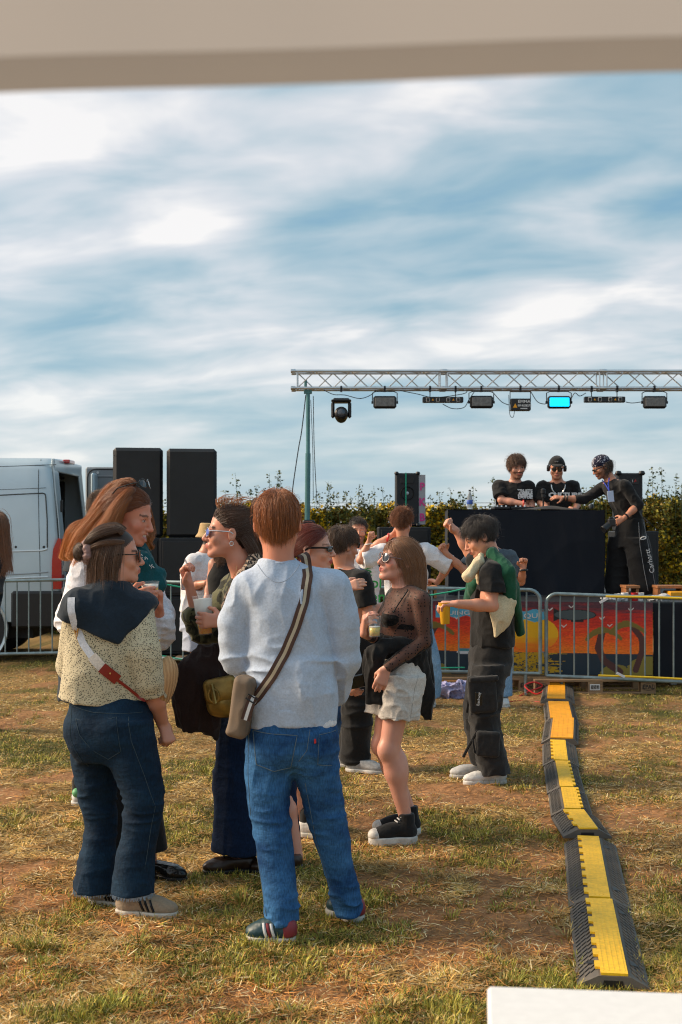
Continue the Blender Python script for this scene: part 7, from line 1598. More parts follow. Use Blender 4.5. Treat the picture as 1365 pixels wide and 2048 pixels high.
b = MB(); b.box((-.022, -.003, -.040), (.022, .003, .040), Matrix.Translation(P(958, 1398, -.305)), .002); lb = b.build('label_patch', m_blk_f, b1); text_mesh('label_text', 'Backway', m_whp, lb, P(958, 1398, -.3095), .024, right=(.1, 0, 1), up=(-1, 0, 0))
b = MB(); b.tube([P(948, 1380, -.16), P(938, 1395, -.16), P(934, 1425, -.15)], .008, 6); b.build('strap', m_blkden, ct); b = MB(); b.tube([P(955, 1462, -.18), P(938, 1492, -.17), P(927, 1514, -.16)], .009, 6); b.build('strap', m_blkden, ct); b = MB(); b.tube([P(946, 1480, -.2), P(950, 1505, -.2), P(958, 1510, -.2)], .007, 6); b.build('strap', m_blkden, ct)
for heel, toe in ((P(1014, 1562, -.09), P(934, 1562, -.13)), (P(985, 1540, .13), P(928, 1540, .10))):
    heel[2] = 0; toe[2] = 0; toe = heel + unit(toe - heel) * .285; up, Q, M, L = shoe(R11, heel, toe, m_wsn, m_solw, h=.085, w=.045, sole=.030, hh=.005); laces(up, Q, L, m_lace, .070, .095, 4)
cup('full cup of bright orange beer dangling from the dancer\'s fingers', P(891, 1248, -.30), P(889, 1205, -.30), .028, .037, .96, .0, beer=m_beer, mc=mat('amber_cup', (.85, .45, .03), .25, trans=.2))
# ================================================================ people farther back
def upper(root, H, J, fem=False, k=1.0, lat=(1, 0, 0), h=.0075, tee=None, slv=1.0, sleeve=.42, hands=(), legs=None, wid=1.0, hem=None, **kw):
    """J: neck chest pel shA elA wrA shB elB wrB (world points). tee = material, sleeve = share of the upper arm covered"""
    n, c, p = J['n'], J['c'], J['p']; S = head_prims(H, fem, eyes=kw.pop('eyes', True)) + [cone(H.p(0, -.02, -.06), n, .052 * k, .060 * k, .03)]
    w = wid; S += [torso(p, c, n, lat, (.14 * w, .13 * w, .155 * w, .14 * w), (.10, .09, .105, .08)), cone(n, J['sA'], .046, .044, .03), cone(n, J['sB'], .046, .044, .03)]
    for a in 'AB': S += arm_prims(J['s' + a], J['e' + a], J['w' + a], k)
    for hd in hands: S += hand_prims(*hd[0], **hd[1])
    if legs:
        for a, b_, c_ in legs: S += leg_prims(a, b_, c_, .92)
    b = body(root, S, h, H, **kw)
    if tee is not None:
        T = []
        hm = p if hem is None else hem
        T += [loft([hm, p * .6 + c * .4 if hem is None else (np3(hm) + c) / 2, c, n * .45 + c * .55, n * .8 + c * .2, n], [.175 * w, .168 * w, .182 * w, .172 * w, .13 * w, .066], [.135, .128, .130, .115, .095, .066], lat, k=.03)]
        for a in 'AB':
            s, e_ = J['s' + a], J['e' + a]; q = s + (e_ - s) * sleeve; T += [cone(n * .8 + c * .2, s, .055, .064, .03), cone(s, q, .068 * k * slv, .072 * k * slv, .012)]
            d = unit(e_ - s); T += [slab(q + d * .01, d, q - .09, q + .09)]
        cloth('tee', root, T, h, tee, ((.010, (8, 8, 6), 131), (.006, (18, 12, 18), 132)))
    return b
# ---- man facing us in the printed white tee
Y0 = 12.2
R8 = person('bearded man in white tee with green lettering looking towards the camera', Y0, 718)
H = Head(P(716, 1062), (.10, -1, -.02), 1.0, .05)
J = dict(n=P(716, 1100), c=P(720, 1150), p=P(724, 1235), sA=P(686, 1115), eA=P(690, 1170), wA=P(705, 1200, -.2), sB=P(750, 1115), eB=P(738, 1100, -.15), wB=P(785, 1070, -.2))
J['sB'] = P(748, 1114, -.05)
upper(R8, H, J, tee=m_twht, hands=[((P(785, 1070, -.2), (.9, .2, .2), (0, 1, 0), (0, 0, 1)), dict(curl=.4))], legs=[(P(712, 1250), P(710, 1330), P(708, 1392)), (P(738, 1250), P(740, 1330), P(742, 1392))], skin=SK1, stubble=.9, hairc=(.03, .018, .012), brow=(.03, .018, .012), fade=.7)
flow_hair('hair', H, R8, m_hair, n=900, length=.05, thick=.018, width=.002, gravity=.0, crown=(0, -.05, .12), cols=((.014, .009, .007), (.07, .04, .025)), seed=41, jitter=.3, hl=[-.04, -.02, .02, .045, .055, .062, .080, .09])
cloth('light_jeans', R8, [loft([P(724, 1225), P(725, 1260), P(725, 1285)], [.17, .18, .17], [.13, .14, .13], (1, 0, 0), k=.05), tube_leg([P(712, 1270), P(710, 1330), P(708, 1392)], [.10, .09, .09], [.10, .10, .10], (1, 0, 0)), tube_leg([P(738, 1270), P(740, 1330), P(742, 1392)], [.10, .09, .09], [.10, .10, .10], (1, 0, 0))], .009, m_dlight)
for x in (708, 742): a = P(x, 1400, .05); a[2] = 0; shoe(R8, a, a + np.array([.0, -.27, 0]), m_wsn, m_solw, hh=.007)
m_gpr = mat('green_print', (.02, .28, .06), .7); tee8 = bpy.data.objects['tee.002'] if 'tee.002' in bpy.data.objects else None
def tee_of(root): return [o for o in root.children if o.name.startswith('tee')][0]
def print_on(tee, px, py, dy, body_, size, m, **k):
    q, _ = snap([tee], [P(px, py, dy)], (0, 1, 0), .006); return text_mesh('lettering', body_, m, tee, q[0] + Vector((0, k.pop('fwd', -.004), 0)), size, **k)
print_on(tee_of(R8), 738, 1165, 0, 'Expl', .14, m_gpr, bold=.002, fwd=-.02); print_on(tee_of(R8), 738, 1193, 0, 'Ofen', .15, m_gpr, bold=.002, fwd=-.02)
b = MB(); q, _ = snap([tee_of(R8)], [P(736 + 9 * math.sin(k * 1.7), 1132 + k * 2.2) for k in range(9)], (0, 1, 0), .008); b.tube(q, .006, 5); b.build('print', m_gpr, tee_of(R8))
ribbon('blue_strap', [P(730, 1128, -.16), P(716, 1155, -.17), P(704, 1175, -.16)], [(0, -1, 0)] * 3, .035, .002, mat('blue_webbing', (.01, .08, .30), .7), R8)
# ---- man in white tee from behind, elbows up
R9 = person('curly haired man in white tee seen from behind with both elbows raised', Y0, 810)
Y0 = 11.9
H = Head(P(805, 1046), (.25, .95, -.02), 1.06, 0)
J = dict(n=P(808, 1090), c=P(812, 1145), p=P(815, 1235), sA=P(770, 1106), eA=P(722, 1120, -.08), wA=P(738, 1085, -.12), sB=P(852, 1104), eB=P(899, 1130, .02), wB=P(875, 1165, .15))
upper(R9, H, J, tee=m_twht, sleeve=.92, slv=1.22, hands=[((P(738, 1085, -.12), (.12, -.1, 1), (.9, -.2, 0), (.5, .8, 0)), dict(curl=1.1, tc=.9)), ((J['wB'], (-.5, .6, .2), (0, 0, -1), (1, 0, 0)), dict(curl=.6))], legs=[(P(802, 1250), P(800, 1330), P(800, 1390)), (P(835, 1250), P(850, 1330), P(858, 1390))], skin=SK1, hairc=(.16, .05, .02), fade=.5, wid=1.08, eyes=False)
flow_hair('hair', H, R9, m_hair, n=2600, length=.075, thick=.032, width=.0020, gravity=.0, crown=(0, -.02, .12), cols=((.07, .02, .008), (.40, .135, .040)), seed=43, jitter=.4, curl=1.1, curlf=20, hl=[-.045, -.02, .01, .035, .045, .060, .080, .09], frizz=.02)
cloth('blue_jeans', R9, [loft([P(815, 1225), P(818, 1260), P(820, 1290)], [.18, .20, .19], [.14, .15, .14], (1, 0, 0), k=.05), tube_leg([P(800, 1275), P(798, 1330), P(800, 1392)], [.11, .11, .10], [.11, .11, .10], (1, 0, 0)), tube_leg([P(838, 1265), P(854, 1320), P(861, 1355), P(860, 1396)], [.125, .115, .10, .095], [.12, .115, .11, .10], (1, 0, 0))], .008, m_dlight, ((.012, (8, 8, 10), 5),))
for x in (800, 862): a = P(x, 1405, -.05); a[2] = 0; shoe(R9, a, a + np.array([.02, .27, 0]), m_wsn, m_solw, hh=.007)
b = MB(); b.tube([P(738, 1088, -.12) + np.array([.034 * math.cos(a), .034 * math.sin(a), .006 * math.cos(a)]) for a in np.linspace(0, 2 * PI, 16, endpoint=False)], .005, 5, closed=True); b.build('bracelet', m_whp, R9)
ribbon('bag_strap', [P(816, 1112, -.13), P(822, 1098, -.10), P(830, 1090, -.02)], [(0, -1, .2), (0, -1, .5), (0, -.3, 1)], .04, .002, m_blkden, R9)
b = MB(); b.tube([P(779, 1071, -.42) + np.array([.006 * math.sin(a), .034 * math.cos(a), .034 * math.sin(a)]) for a in np.linspace(0, 2 * PI, 16, endpoint=False)], .009, 5, closed=True)
Y0 = 12.2
b = MB(); b.tube([P(776, 1075, -.19) + np.array([.008 * math.sin(a), .034 * math.cos(a), .034 * math.sin(a)]) for a in np.linspace(0, 2 * PI, 16, endpoint=False)], .010, 5, closed=True); b.build('red_wristband', m_red, R8)
# ---- dancer hidden behind the green sweater
Y0 = 12.0
R12 = person('man in slate grey tee with raised fists, his head hidden behind the dark haired dancer', Y0, 985)
H = Head(P(978, 1066), (-.2, -1, 0), 1.0, 0)
J = dict(n=P(980, 1098), c=P(982, 1150), p=P(985, 1235), sA=P(948, 1112), eA=P(930, 1142, -.10), wA=P(893, 1107, -.15), sB=P(1020, 1116), eB=P(1042, 1163, -.05), wB=P(1047, 1138, -.16))
upper(R12, H, J, tee=m_slate, sleeve=.75, hands=[((J['wA'], (-.6, -.25, .75), (.4, -.8, .1), (.5, .6, 0)), dict(curl=1.1, tc=.9)), ((J['wB'], (.05, -.1, 1), (-.2, -.9, 0), (-.9, .2, 0)), dict(curl=1.1, tc=.9))], legs=[(P(968, 1250), P(970, 1330), P(975, 1390)), (P(1000, 1250), P(1006, 1330), P(1008, 1390))], skin=SK2)
flow_hair('hair', H, R12, m_hair, n=700, length=.06, thick=.015, width=.0022, cols=((.02, .012, .01), (.08, .05, .03)), seed=45)
cloth('light_jeans', R12, [loft([P(985, 1225), P(985, 1260), P(985, 1290)], [.17, .18, .17], [.13, .14, .13], (1, 0, 0), k=.05), tube_leg([P(970, 1275), P(972, 1330), P(976, 1392)], [.10, .09, .09], [.10, .10, .10], (1, 0, 0)), tube_leg([P(1000, 1275), P(1005, 1330), P(1007, 1392)], [.10, .09, .085], [.10, .10, .10], (1, 0, 0))], .009, m_dlight)
for x in (976, 1008): a = P(x, 1408, .1); a[2] = 0; shoe(R12, a, a + np.array([-.02, -.27, 0]), m_wsn, m_solw, hh=.007)
b = MB(); b.tube([J['wB'] + np.array([.036 * math.cos(a), .036 * math.sin(a), -.01]) for a in np.linspace(0, 2 * PI, 16, endpoint=False)], .010, 5, closed=True); b.build('black_wristband', m_blkp, R12)
# ---- stage: three men
Y0 = 15.35
R13 = person('bearded disc jockey with shaggy brown hair leaning over the table', Y0, 1030)
H = Head(P(1034, 934, -.05), (.18, -1, -.18), 1.12, -.08, 1.05)
J = dict(n=P(1030, 967), c=P(1027, 1000), p=P(1027, 1062, .05), sA=P(999, 974), eA=P(1003, 1000, -.10), wA=P(1048, 1008, -.22), sB=P(1057, 974), eB=P(1063, 1005), wB=P(1064, 1022, -.15))
leg = [(P(1015, 1075, .05), P(1014, 1135, .05), P(1014, 1178, .05)), (P(1040, 1075, .05), P(1042, 1135, .05), P(1042, 1178, .05))]
upper(R13, H, J, tee=m_tblk, sleeve=.70, hands=[((J['wA'], (.8, -.2, -.5), (0, .2, -1), (0, -1, 0)), dict(curl=.4)), ((J['wB'], (-.2, -.5, -.6), (0, .2, -1), (-1, 0, 0)), dict(curl=.4))], legs=leg, k=1.12, wid=1.15, skin=(.60, .28, .19), stubble=.9, hairc=(.03, .016, .01), brow=(.03, .018, .01))
flow_hair('hair', H, R13, m_hair, n=2600, length=.095, thick=.030, width=.0020, gravity=.30, crown=(0, -.03, .125), cols=((.020, .010, .006), (.20, .085, .035)), seed=51, jitter=.45, curl=.8, curlf=12)
print_on(tee_of(R13), 1048, 983, -.0, 'TRUITS', .055, m_whp, fwd=-.012, sx=1.0, bold=.002)
for k, t in enumerate(('CEJEU', 'GEVUE', 'LAVUE')): print_on(tee_of(R13), 1048, 987.5 + 3.6 * k, 0, t, .052, m_whp, fwd=-.012, bold=.003, sx=1.1)
b = MB(); b.tube([P(1046, 1007, -.21) + np.array([.006, .036 * math.cos(a), .036 * math.sin(a)]) for a in np.linspace(0, 2 * PI, 16, endpoint=False)], .010, 5, closed=True); b.build('red_wristband', m_red, R13)
def trousers(root, leg, m, wid=1.0, h=.009, top=None):
    (a, b_, c_), (d, e_, f) = leg; p = (a + d) / 2
    return cloth('trousers', root, [loft([p + (0, 0, .10), p, p + (0, 0, -.10)], [.165 * wid, .18 * wid, .17 * wid], [.13, .14, .13], (1, 0, 0), k=.05), tube_leg([a, b_, c_], [.11 * wid, .10 * wid, .10 * wid], [.12, .11, .11], (1, 0, 0)), tube_leg([d, e_, f], [.11 * wid, .10 * wid, .10 * wid], [.12, .11, .11], (1, 0, 0))], h, m, ((.012, (8, 8, 12), 5),))
def stage_shoes(root, leg, m, d=(0, -.27, 0)):
    for L_ in leg: a = np.array(L_[2]); a = a + np.array([0, .05, 0]); a[2] = SZ; shoe(root, a, a + np.array(d), m, m_blkp, hh=.008)
trousers(R13, leg, m_blkden); stage_shoes(R13, leg, m_blk_f)
R14 = person('disc jockey in black cap, headphones, dark glasses and a silver chain', Y0, 1115)
H = Head(P(1114, 937, -.05), (-.12, -1, -.14), 1.05, .03)
J = dict(n=P(1116, 967), c=P(1116, 1000), p=P(1116, 1062, .05), sA=P(1086, 974), eA=P(1082, 1006, -.05), wA=P(1098, 1019, -.22), sB=P(1147, 974), eB=P(1156, 1006), wB=P(1152, 1018, -.2))
leg = [(P(1102, 1075, .05), P(1100, 1135, .05), P(1100, 1178, .05)), (P(1128, 1075, .05), P(1130, 1135, .05), P(1130, 1178, .05))]
upper(R14, H, J, tee=m_tblk, sleeve=.85, hands=[((J['wA'], (1, -.1, -.1), (0, .2, -1), (0, -1, 0)), dict(curl=.3)), ((J['wB'], (-.5, -.5, .1), (-.3, .2, -1), (-1, 0, 0)), dict(curl=.8))], legs=leg, k=1.1, wid=1.14, skin=SK1, hairc=(.02, .012, .01), stubble=.35)
glasses(H, R14, m_dlens, m_blk_f, 'round')
cap = [ell(H.p(0, -.008, .058), (.086 * H.k, .104 * H.k, .080 * H.k), H.M, .01), plane(H.p(0, 0, .045), -H.M[:, 2])]
co = link('cap', sdf_mesh('cap', cap, .006), m_tblk, R14); link('cap_peak', sdf_mesh('cap_peak', [ell(H.p(0, .105, .046), (.066, .062, .012), frame(-H.M[:, 1] * -1 + np.array([0, 0, -.25])), .01)], .005), m_tblk, co)
text_mesh('cap_mark', 'ww', mat('grey_print', (.3, .3, .3), .7), co, H.p(0.01, .105, .088), .03, ext=.003)
b = MB(); b.tube([H.p(.09 * math.cos(a), -.03, .01 + .125 * math.sin(a)) for a in np.linspace(.15, PI - .15, 16)], .010, 6)
for s in (-1, 1): b.lathe([(0, 0), (.036, 0), (.040, .012), (.034, .030), (0, .034)], H.p(s * .080, -.02, .0), tuple(H.M[:, 0] * s), 16)
b.build('headphones', m_blkp, R14)
b = MB(); b.tube([P(1117 + 14 * math.sin(t), 968 + 21 * (math.cos(t) if abs(t) < 1.6 else -.1), -.115 - .01 * math.cos(t)) for t in np.linspace(-1.5, 1.5, 17)], .0075, 6); b.build('chain_necklace', m_silver, R14)
print_on(tee_of(R14), 1127, 991, 0, 'CULTURE', .072, m_whp, fwd=-.012, bold=.004, sx=1.25)
trousers(R14, leg, m_blkden); stage_shoes(R14, leg, m_blk_f)
Y0 = 14.75
R15 = person('photographer in black shirt and bandana reaching across the table', Y0, 1245)
H = Head(P(1204, 934, .0), (-.90, -.12, -.40), 1.06, 0)
J = dict(n=P(1222, 962), c=P(1240, 990, .0), p=P(1260, 1050, .02), sA=P(1207, 976, .14), eA=P(1166, 1000, .05), wA=P(1128, 996, .0), sB=P(1250, 972, -.16), eB=P(1277, 1010, -.20), wB=P(1249, 1036, -.28))
leg = [(P(1245, 1068, .10), P(1236, 1130, .12), P(1234, 1185, .12)), (P(1268, 1068, -.08), P(1276, 1130, -.08), P(1288, 1188, -.06))]
upper(R15, H, J, tee=None, lat=(.35, -1, .1), hands=[((J['wA'], (-1, -.05, .12), (0, .5, -.8), (0, -.5, .6)), dict(curl=.25, spread=.3, thumb_out=.9)), ((J['wB'], (-.8, 0, -.45), (-.1, .9, -.2), (-.4, 0, .9)), dict(curl=.45, spread=.3, thumb_out=1.0))], legs=leg, k=1.08, wid=1.05, skin=SK2, stubble=.9, hairc=(.03, .018, .01), brow=(.02, .012, .01))
G = [loft([P(1262, 1045, .02), P(1252, 1015, .02), P(1240, 990, 0), P(1228, 972, 0), P(1220, 960, 0)], [.165, .165, .175, .15, .075], [.135, .132, .130, .11, .072], (.35, -1, .1), k=.03)]
for s_, e_, w_, q in ((J['sA'], J['eA'], J['wA'], .30), (J['sB'], J['eB'], J['wB'], .15)): G += [cone(J['n'] * .7 + J['c'] * .3, s_, .06, .066, .03), cone(s_, e_, .066, .052, .015), cone(e_, e_ + (w_ - e_) * q, .052, .045, .012)]
cloth('shirt', R15, G, .007, m_tblk, ((.009, (8, 8, 8), 141), (.006, (18, 12, 18), 142)))
m_ban = fabric('paisley_bandana', (.02, .02, .05)); pattern(m_ban, 'noise', 34, (.012, .012, .035), (.55, .55, .62), .60, soft=.03, dist=2.0)
bn = [ell(H.p(0, -.010, .045), (.083 * H.k, .104 * H.k, .088 * H.k), H.M, .01), plane(H.p(0, .08, .030), -(H.M[:, 2] + H.M[:, 1] * -.25)), ell(H.p(0, -.115, .015), (.02, .018, .02), None, .01)]
link('bandana', sdf_mesh('bandana', bn, .006), m_ban, R15)
flow_hair('hair', H, R15, m_hair, n=900, length=.15, thick=.028, width=.0024, gravity=.7, crown=(0, .02, .12), cols=((.02, .012, .008), (.09, .05, .03)), seed=55, jitter=.35, root_mask=lambda p: (p[:, 2] < .05) & (p[:, 1] < -.01), curl=.4)
glasses(H, R15, m_dlens, m_blk_f, 'slim')
m_lan = mat('blue_lanyard', (.02, .05, .42), .6); b = MB(); b.tube([P(1219, 956, -.07), P(1217, 968, -.13), P(1219, 982, -.14)], .007, 5); b.tube([P(1205, 960, .04), P(1212, 970, -.08), P(1219, 982, -.14)], .006, 5); ln = b.build('lanyard', m_lan, R15)
b = MB(); b.box((-.035, -.003, -.062), (.035, .003, .062), Matrix.Translation(P(1222, 993, -.155)) @ Matrix.Rotation(-.10, 4, 'Y'), .003); b.build('badge', mat('badge_card', (.45, .55, .75), .4), ln)
b = MB()
for t, r_ in ((1128, .034), (1134, .034)): b.tube([P(t, 996.5, .0) + np.array([0, r_ * math.cos(a), r_ * math.sin(a)]) for a in np.linspace(0, 2 * PI, 14, endpoint=False)], .008, 5, closed=True)
b.build('bracelets', m_blkp, R15)
b = MB(); wd_ = unit(J['wB'] - J['eB']); o_ = J['wB'] - wd_ * .03; u_ = unit(np.cross(wd_, (0, 0, 1))); v_ = np.cross(wd_, u_); b.tube([o_ + (u_ * math.cos(a) + v_ * math.sin(a)) * .034 for a in np.linspace(0, 2 * PI, 16, endpoint=False)], .009, 5, closed=True); b.build('watch', m_blkm, R15)
tr = cloth('track_trousers', R15, [loft([P(1261, 1038, .02), P(1261, 1070, .02), P(1258, 1095, .02)], [.17, .19, .18], [.145, .16, .15], (.3, -1, 0), k=.05), tube_leg([P(1243, 1075, .10), P(1237, 1130, .12), P(1232, 1186, .12)], [.14, .135, .13], [.13, .13, .13], (1, 0, 0), .03), tube_leg([P(1272, 1075, -.06), P(1280, 1120, -.07), P(1290, 1188, -.06)], [.145, .14, .14], [.13, .135, .14], (1, 0, 0), .03)], .0075, m_blkden, ((.010, (8, 8, 10), 145),))
stage_shoes(R15, leg, m_wsn, (-.24, -.10, 0))
q, nn = snap([tr], [P(1279, 1076), P(1291, 1121)], (0, 1, 0), .008)
b = MB(); b.tube([q[0] + Vector((.03 * math.cos(a), 0, .014 * math.sin(a) + .006 * math.cos(a))) for a in np.linspace(0, 2 * PI, 16, endpoint=False)], .006, 5, closed=True); b.build('oval_mark', m_whp, tr)
text_mesh('lettering', 'Carhartt', m_whp, tr, q[1] + Vector((0, -.035, 0)), .078, right=(-.22, 0, 1), up=(-1, 0, -.22), sx=1.0, bold=-.0005)
b = MB()
for dx in (-9, 9):
    qq, _ = snap([tr], [P(1278 + dx * .7, 1045), P(1281 + dx, 1090), P(1289 + dx, 1140), P(1297 + dx, 1180)], (0, 1, 0), .004); b.tube(qq, .0035, 4)
b.build('white_piping', mat('grey_piping', (.25, .25, .26), .7), tr)
c = P(1222, 1045, -.36); cm = MB(); cm.box((c[0] - .035, c[1] - .04, c[2] - .045), (c[0] + .05, c[1] + .05, c[2] + .04), None, .012); cm.box((c[0] - .02, c[1] - .02, c[2] + .035), (c[0] + .03, c[1] + .03, c[2] + .062), None, .008)
cmo = cm.build('photo_camera', m_blkp); tag(cmo, 'black camera held low in the photographer\'s left hand', 'camera')
b = MB(); b.lathe([(0, 0), (.040, 0), (.042, .03), (.045, .09), (.040, .095), (0, .09)], (c[0] - .02, c[1], c[2] - .03), (-.6, -.3, -.45), 20); b.build('lens', m_blkm, cmo); b = MB(); b.tube([(c[0] + .02, c[1], c[2] + .03), (c[0] + .03, c[1] - .02, c[2] + .055)], .007, 6); b.build('dial', m_silver, cmo)
# ---- left background
Y0 = 11.5
R16 = person('man in white tee, sand coloured bucket hat and pale blue shorts by the barrier', Y0, 400)
H = Head(P(423, 1075), (.85, .35, -.05), 1.0, 0)
J = dict(n=P(412, 1108), c=P(404, 1150), p=P(402, 1225), sA=P(388, 1124, -.08), eA=P(382, 1172, -.08), wA=P(412, 1166, -.22), sB=P(432, 1124, .1), eB=P(440, 1170, .1), wB=P(415, 1180, -.1))
leg = [(P(392, 1245, -.03), P(393, 1330, -.03), P(394, 1400, -.03)), (P(412, 1245, .08), P(415, 1330, .08), P(418, 1400, .08))]
upper(R16, H, J, tee=m_twht, sleeve=.72, hands=[((J['wA'], (1, .1, 0), (0, .9, 0), (0, 0, 1)), dict(curl=.6))], legs=leg, skin=SK1, wid=1.05, hairc=(.04, .02, .012))
m_hat = fabric('sand_canvas', (.48, .33, .16)); hp = [ell(H.p(0, -.01, .075), (.09, .105, .065), H.M, .01), cone(H.p(0, -.01, .055), H.p(0, -.01, .05), .09, .10, .01)]
ho = link('bucket_hat', sdf_mesh('bucket_hat', [loft([H.p(0, -.01, -.005), H.p(0, -.01, .035), H.p(0, -.01, .125)], [.128, .098, .080], [.138, .110, .095], H.M[:, 0]), loft([H.p(0, -.01, -.03), H.p(0, -.01, .02)], [.115, .085], [.125, .100], H.M[:, 0], op='s')], .006), m_hat, R16)
m_pbs = fabric('pale_blue_cotton', (.42, .47, .60)); cloth('shorts', R16, [loft([P(402, 1220), P(402, 1245), P(402, 1262)], [.17, .185, .18], [.14, .145, .14], (1, 0, 0), k=.05), tube_leg([P(391, 1250, -.03), P(391, 1278, -.03), P(391, 1300, -.03)], [.11, .11, .108], [.12, .12, .12], (1, 0, 0)), tube_leg([P(413, 1250, .08), P(414, 1278, .08), P(415, 1300, .08)], [.11, .11, .108], [.12, .12, .12], (1, 0, 0))], .0075, m_pbs, ((.010, (12, 12, 12), 5),))
for L_ in leg: a = np.array(L_[2]) + np.array([-.05, 0, 0]); a[2] = 0; shoe(R16, a, a + np.array([.26, .05, 0]), m_wsn, m_solw, hh=.008)
Y0 = 11.0
R17 = person('woman in black sleeveless top with long brown hair, mostly hidden behind the camouflage jacket', Y0, 445)
H = Head(P(452, 1082), (.3, .95, 0), .98, 0)
J = dict(n=P(450, 1118), c=P(450, 1160), p=P(450, 1240), sA=P(428, 1128), eA=P(418, 1180), wA=P(412, 1222, -.08), sB=P(475, 1128), eB=P(484, 1180), wB=P(486, 1225))
leg = [(P(440, 1255), P(440, 1340), P(440, 1435)), (P(462, 1255), P(463, 1340), P(463, 1435))]
upper(R17, H, J, fem=True, k=.86, wid=.9, hands=[((J['wA'], (0, 0, -1), (1, 0, 0), (0, -1, 0)), dict(curl=.5))], legs=leg, skin=(.54, .25, .17), hairc=(.05, .025, .015))
cloth('sleeveless_top', R17, [loft([P(450, 1245), P(450, 1200), P(450, 1155), P(450, 1125)], [.15, .14, .15, .11], [.12, .11, .115, .09], (1, 0, 0), k=.03)], .0075, m_tblk)
trousers(R17, leg, m_blkden, .9)
flow_hair('hair', H, R17, m_hair, n=1800, length=.30, thick=.022, width=.0024, gravity=1.0, cols=((.04, .02, .012), (.22, .10, .045)), seed=61, jitter=.15, curl=.3, wind=(-.4, 0, 0))
for L_ in leg: a = np.array(L_[2]) + np.array([0, -.05, 0]); a[2] = 0; shoe(R17, a, a + np.array([.02, .24, 0]), m_blk_f, m_blkp, hh=.008)
Y0 = 10.5
R18 = person('woman with long wavy brown hair and black top at the left edge of the photograph', Y0, -30)
H = Head(P(-14, 1054), (-.85, .45, 0), 1.05, 0)
J = dict(n=P(-18, 1098), c=P(-34, 1150), p=P(-44, 1240), sA=P(-60, 1115), eA=P(-70, 1175), wA=P(-70, 1225), sB=P(-8, 1120, -.05), eB=P(-22, 1185, -.08), wB=P(-42, 1225, -.15))
leg = [(P(-58, 1260), P(-58, 1350), P(-58, 1445)), (P(-34, 1260), P(-34, 1350), P(-34, 1445))]
upper(R18, H, J, fem=True, k=.9, wid=.95, tee=m_navy, sleeve=.9, hands=[((J['wB'], (-.4, -.2, -1), (-1, 0, 0), (0, 1, 0)), dict(curl=.5))], legs=leg, skin=SK1, hairc=(.06, .03, .015))
trousers(R18, leg, m_ddark, .9)
flow_hair('hair', H, R18, m_hair, n=3600, length=.42, thick=.024, width=.0022, gravity=.9, cols=((.05, .022, .012), (.32, .14, .06), (.36, .14, .06)), seed=63, jitter=.14, curl=.25, curlf=14, wind=(.45, 0, 0), steps=14, colliders=((P(-12, 1118), .10), (P(2, 1125), .085)))
for L_ in leg: a = np.array(L_[2]) + np.array([0, -.05, 0]); a[2] = 0; shoe(R18, a, a + np.array([-.2, .12, 0]), m_wsn, m_solw, hh=.008)
Y0 = 7.7
R19 = person('curly haired man in dark shorts almost hidden behind the auburn woman, green heeled white sneakers', Y0, 180)
H = Head(P(205, 1024), (-.2, 1, 0), .92, 0)
J = dict(n=P(196, 1072), c=P(190, 1140), p=P(182, 1270), sA=P(160, 1095), eA=P(150, 1170), wA=P(160, 1230, .1), sB=P(232, 1095), eB=P(238, 1170), wB=P(230, 1235, .1))
leg = [(P(165, 1290), P(158, 1420), P(157, 1560)), (P(200, 1290), P(206, 1420), P(212, 1560))]
upper(R19, H, J, tee=m_navy, sleeve=.6, legs=leg, skin=(.52, .23, .15), hairc=(.06, .03, .015))
S = [loft([P(182, 1262), P(182, 1300), P(182, 1330)], [.17, .185, .17], [.14, .15, .14], (1, 0, 0), k=.05), tube_leg([P(160, 1300), P(158, 1350), P(157, 1400)], [.12, .12, .115], [.12, .12, .12], (1, 0, 0)), tube_leg([P(202, 1300), P(205, 1350), P(207, 1400)], [.12, .12, .115], [.12, .12, .12], (1, 0, 0))]
cloth('shorts', R19, S, .0075, m_navy, ((.008, (12, 12, 12), 5),))
m_grh = mat('green_leather', (.12, .36, .16), .5)
flow_hair('hair', H, R19, m_hair, n=1600, length=.085, thick=.032, width=.0022, gravity=.0, cols=((.03, .014, .008), (.22, .11, .05)), seed=67, jitter=.4, curl=1.0, curlf=20)
for i, (x, y) in enumerate(((153, 1609), (214, 1606))):
    a = P(x, y, 0); a[1] = F * 1.6 / (y + 4 - 1065); a[0] = (x - 682.5) / F * a[1]; a[2] = 0
    up, Q, M, L = shoe(R19, a, a + np.array([.02, .275, 0]), m_wsn, m_solw, h=.09, hh=.005, w=.046); T = [ell(Q(0, L * .055, .078), (.028, .035, .028), M, .01)]; hc_ = link('heel_tab', sdf_mesh('heel_tab', T, .004), m_grh, up); text_mesh('lettering', '.001', m_whp, hc_, Q(0, -.008, .078), .020)
    link('sock', sdf_mesh('sock', [cone(Q(0, L * .22, .08), Q(0, L * .22, .14), .040, .040)], .006), m_tblk, up)
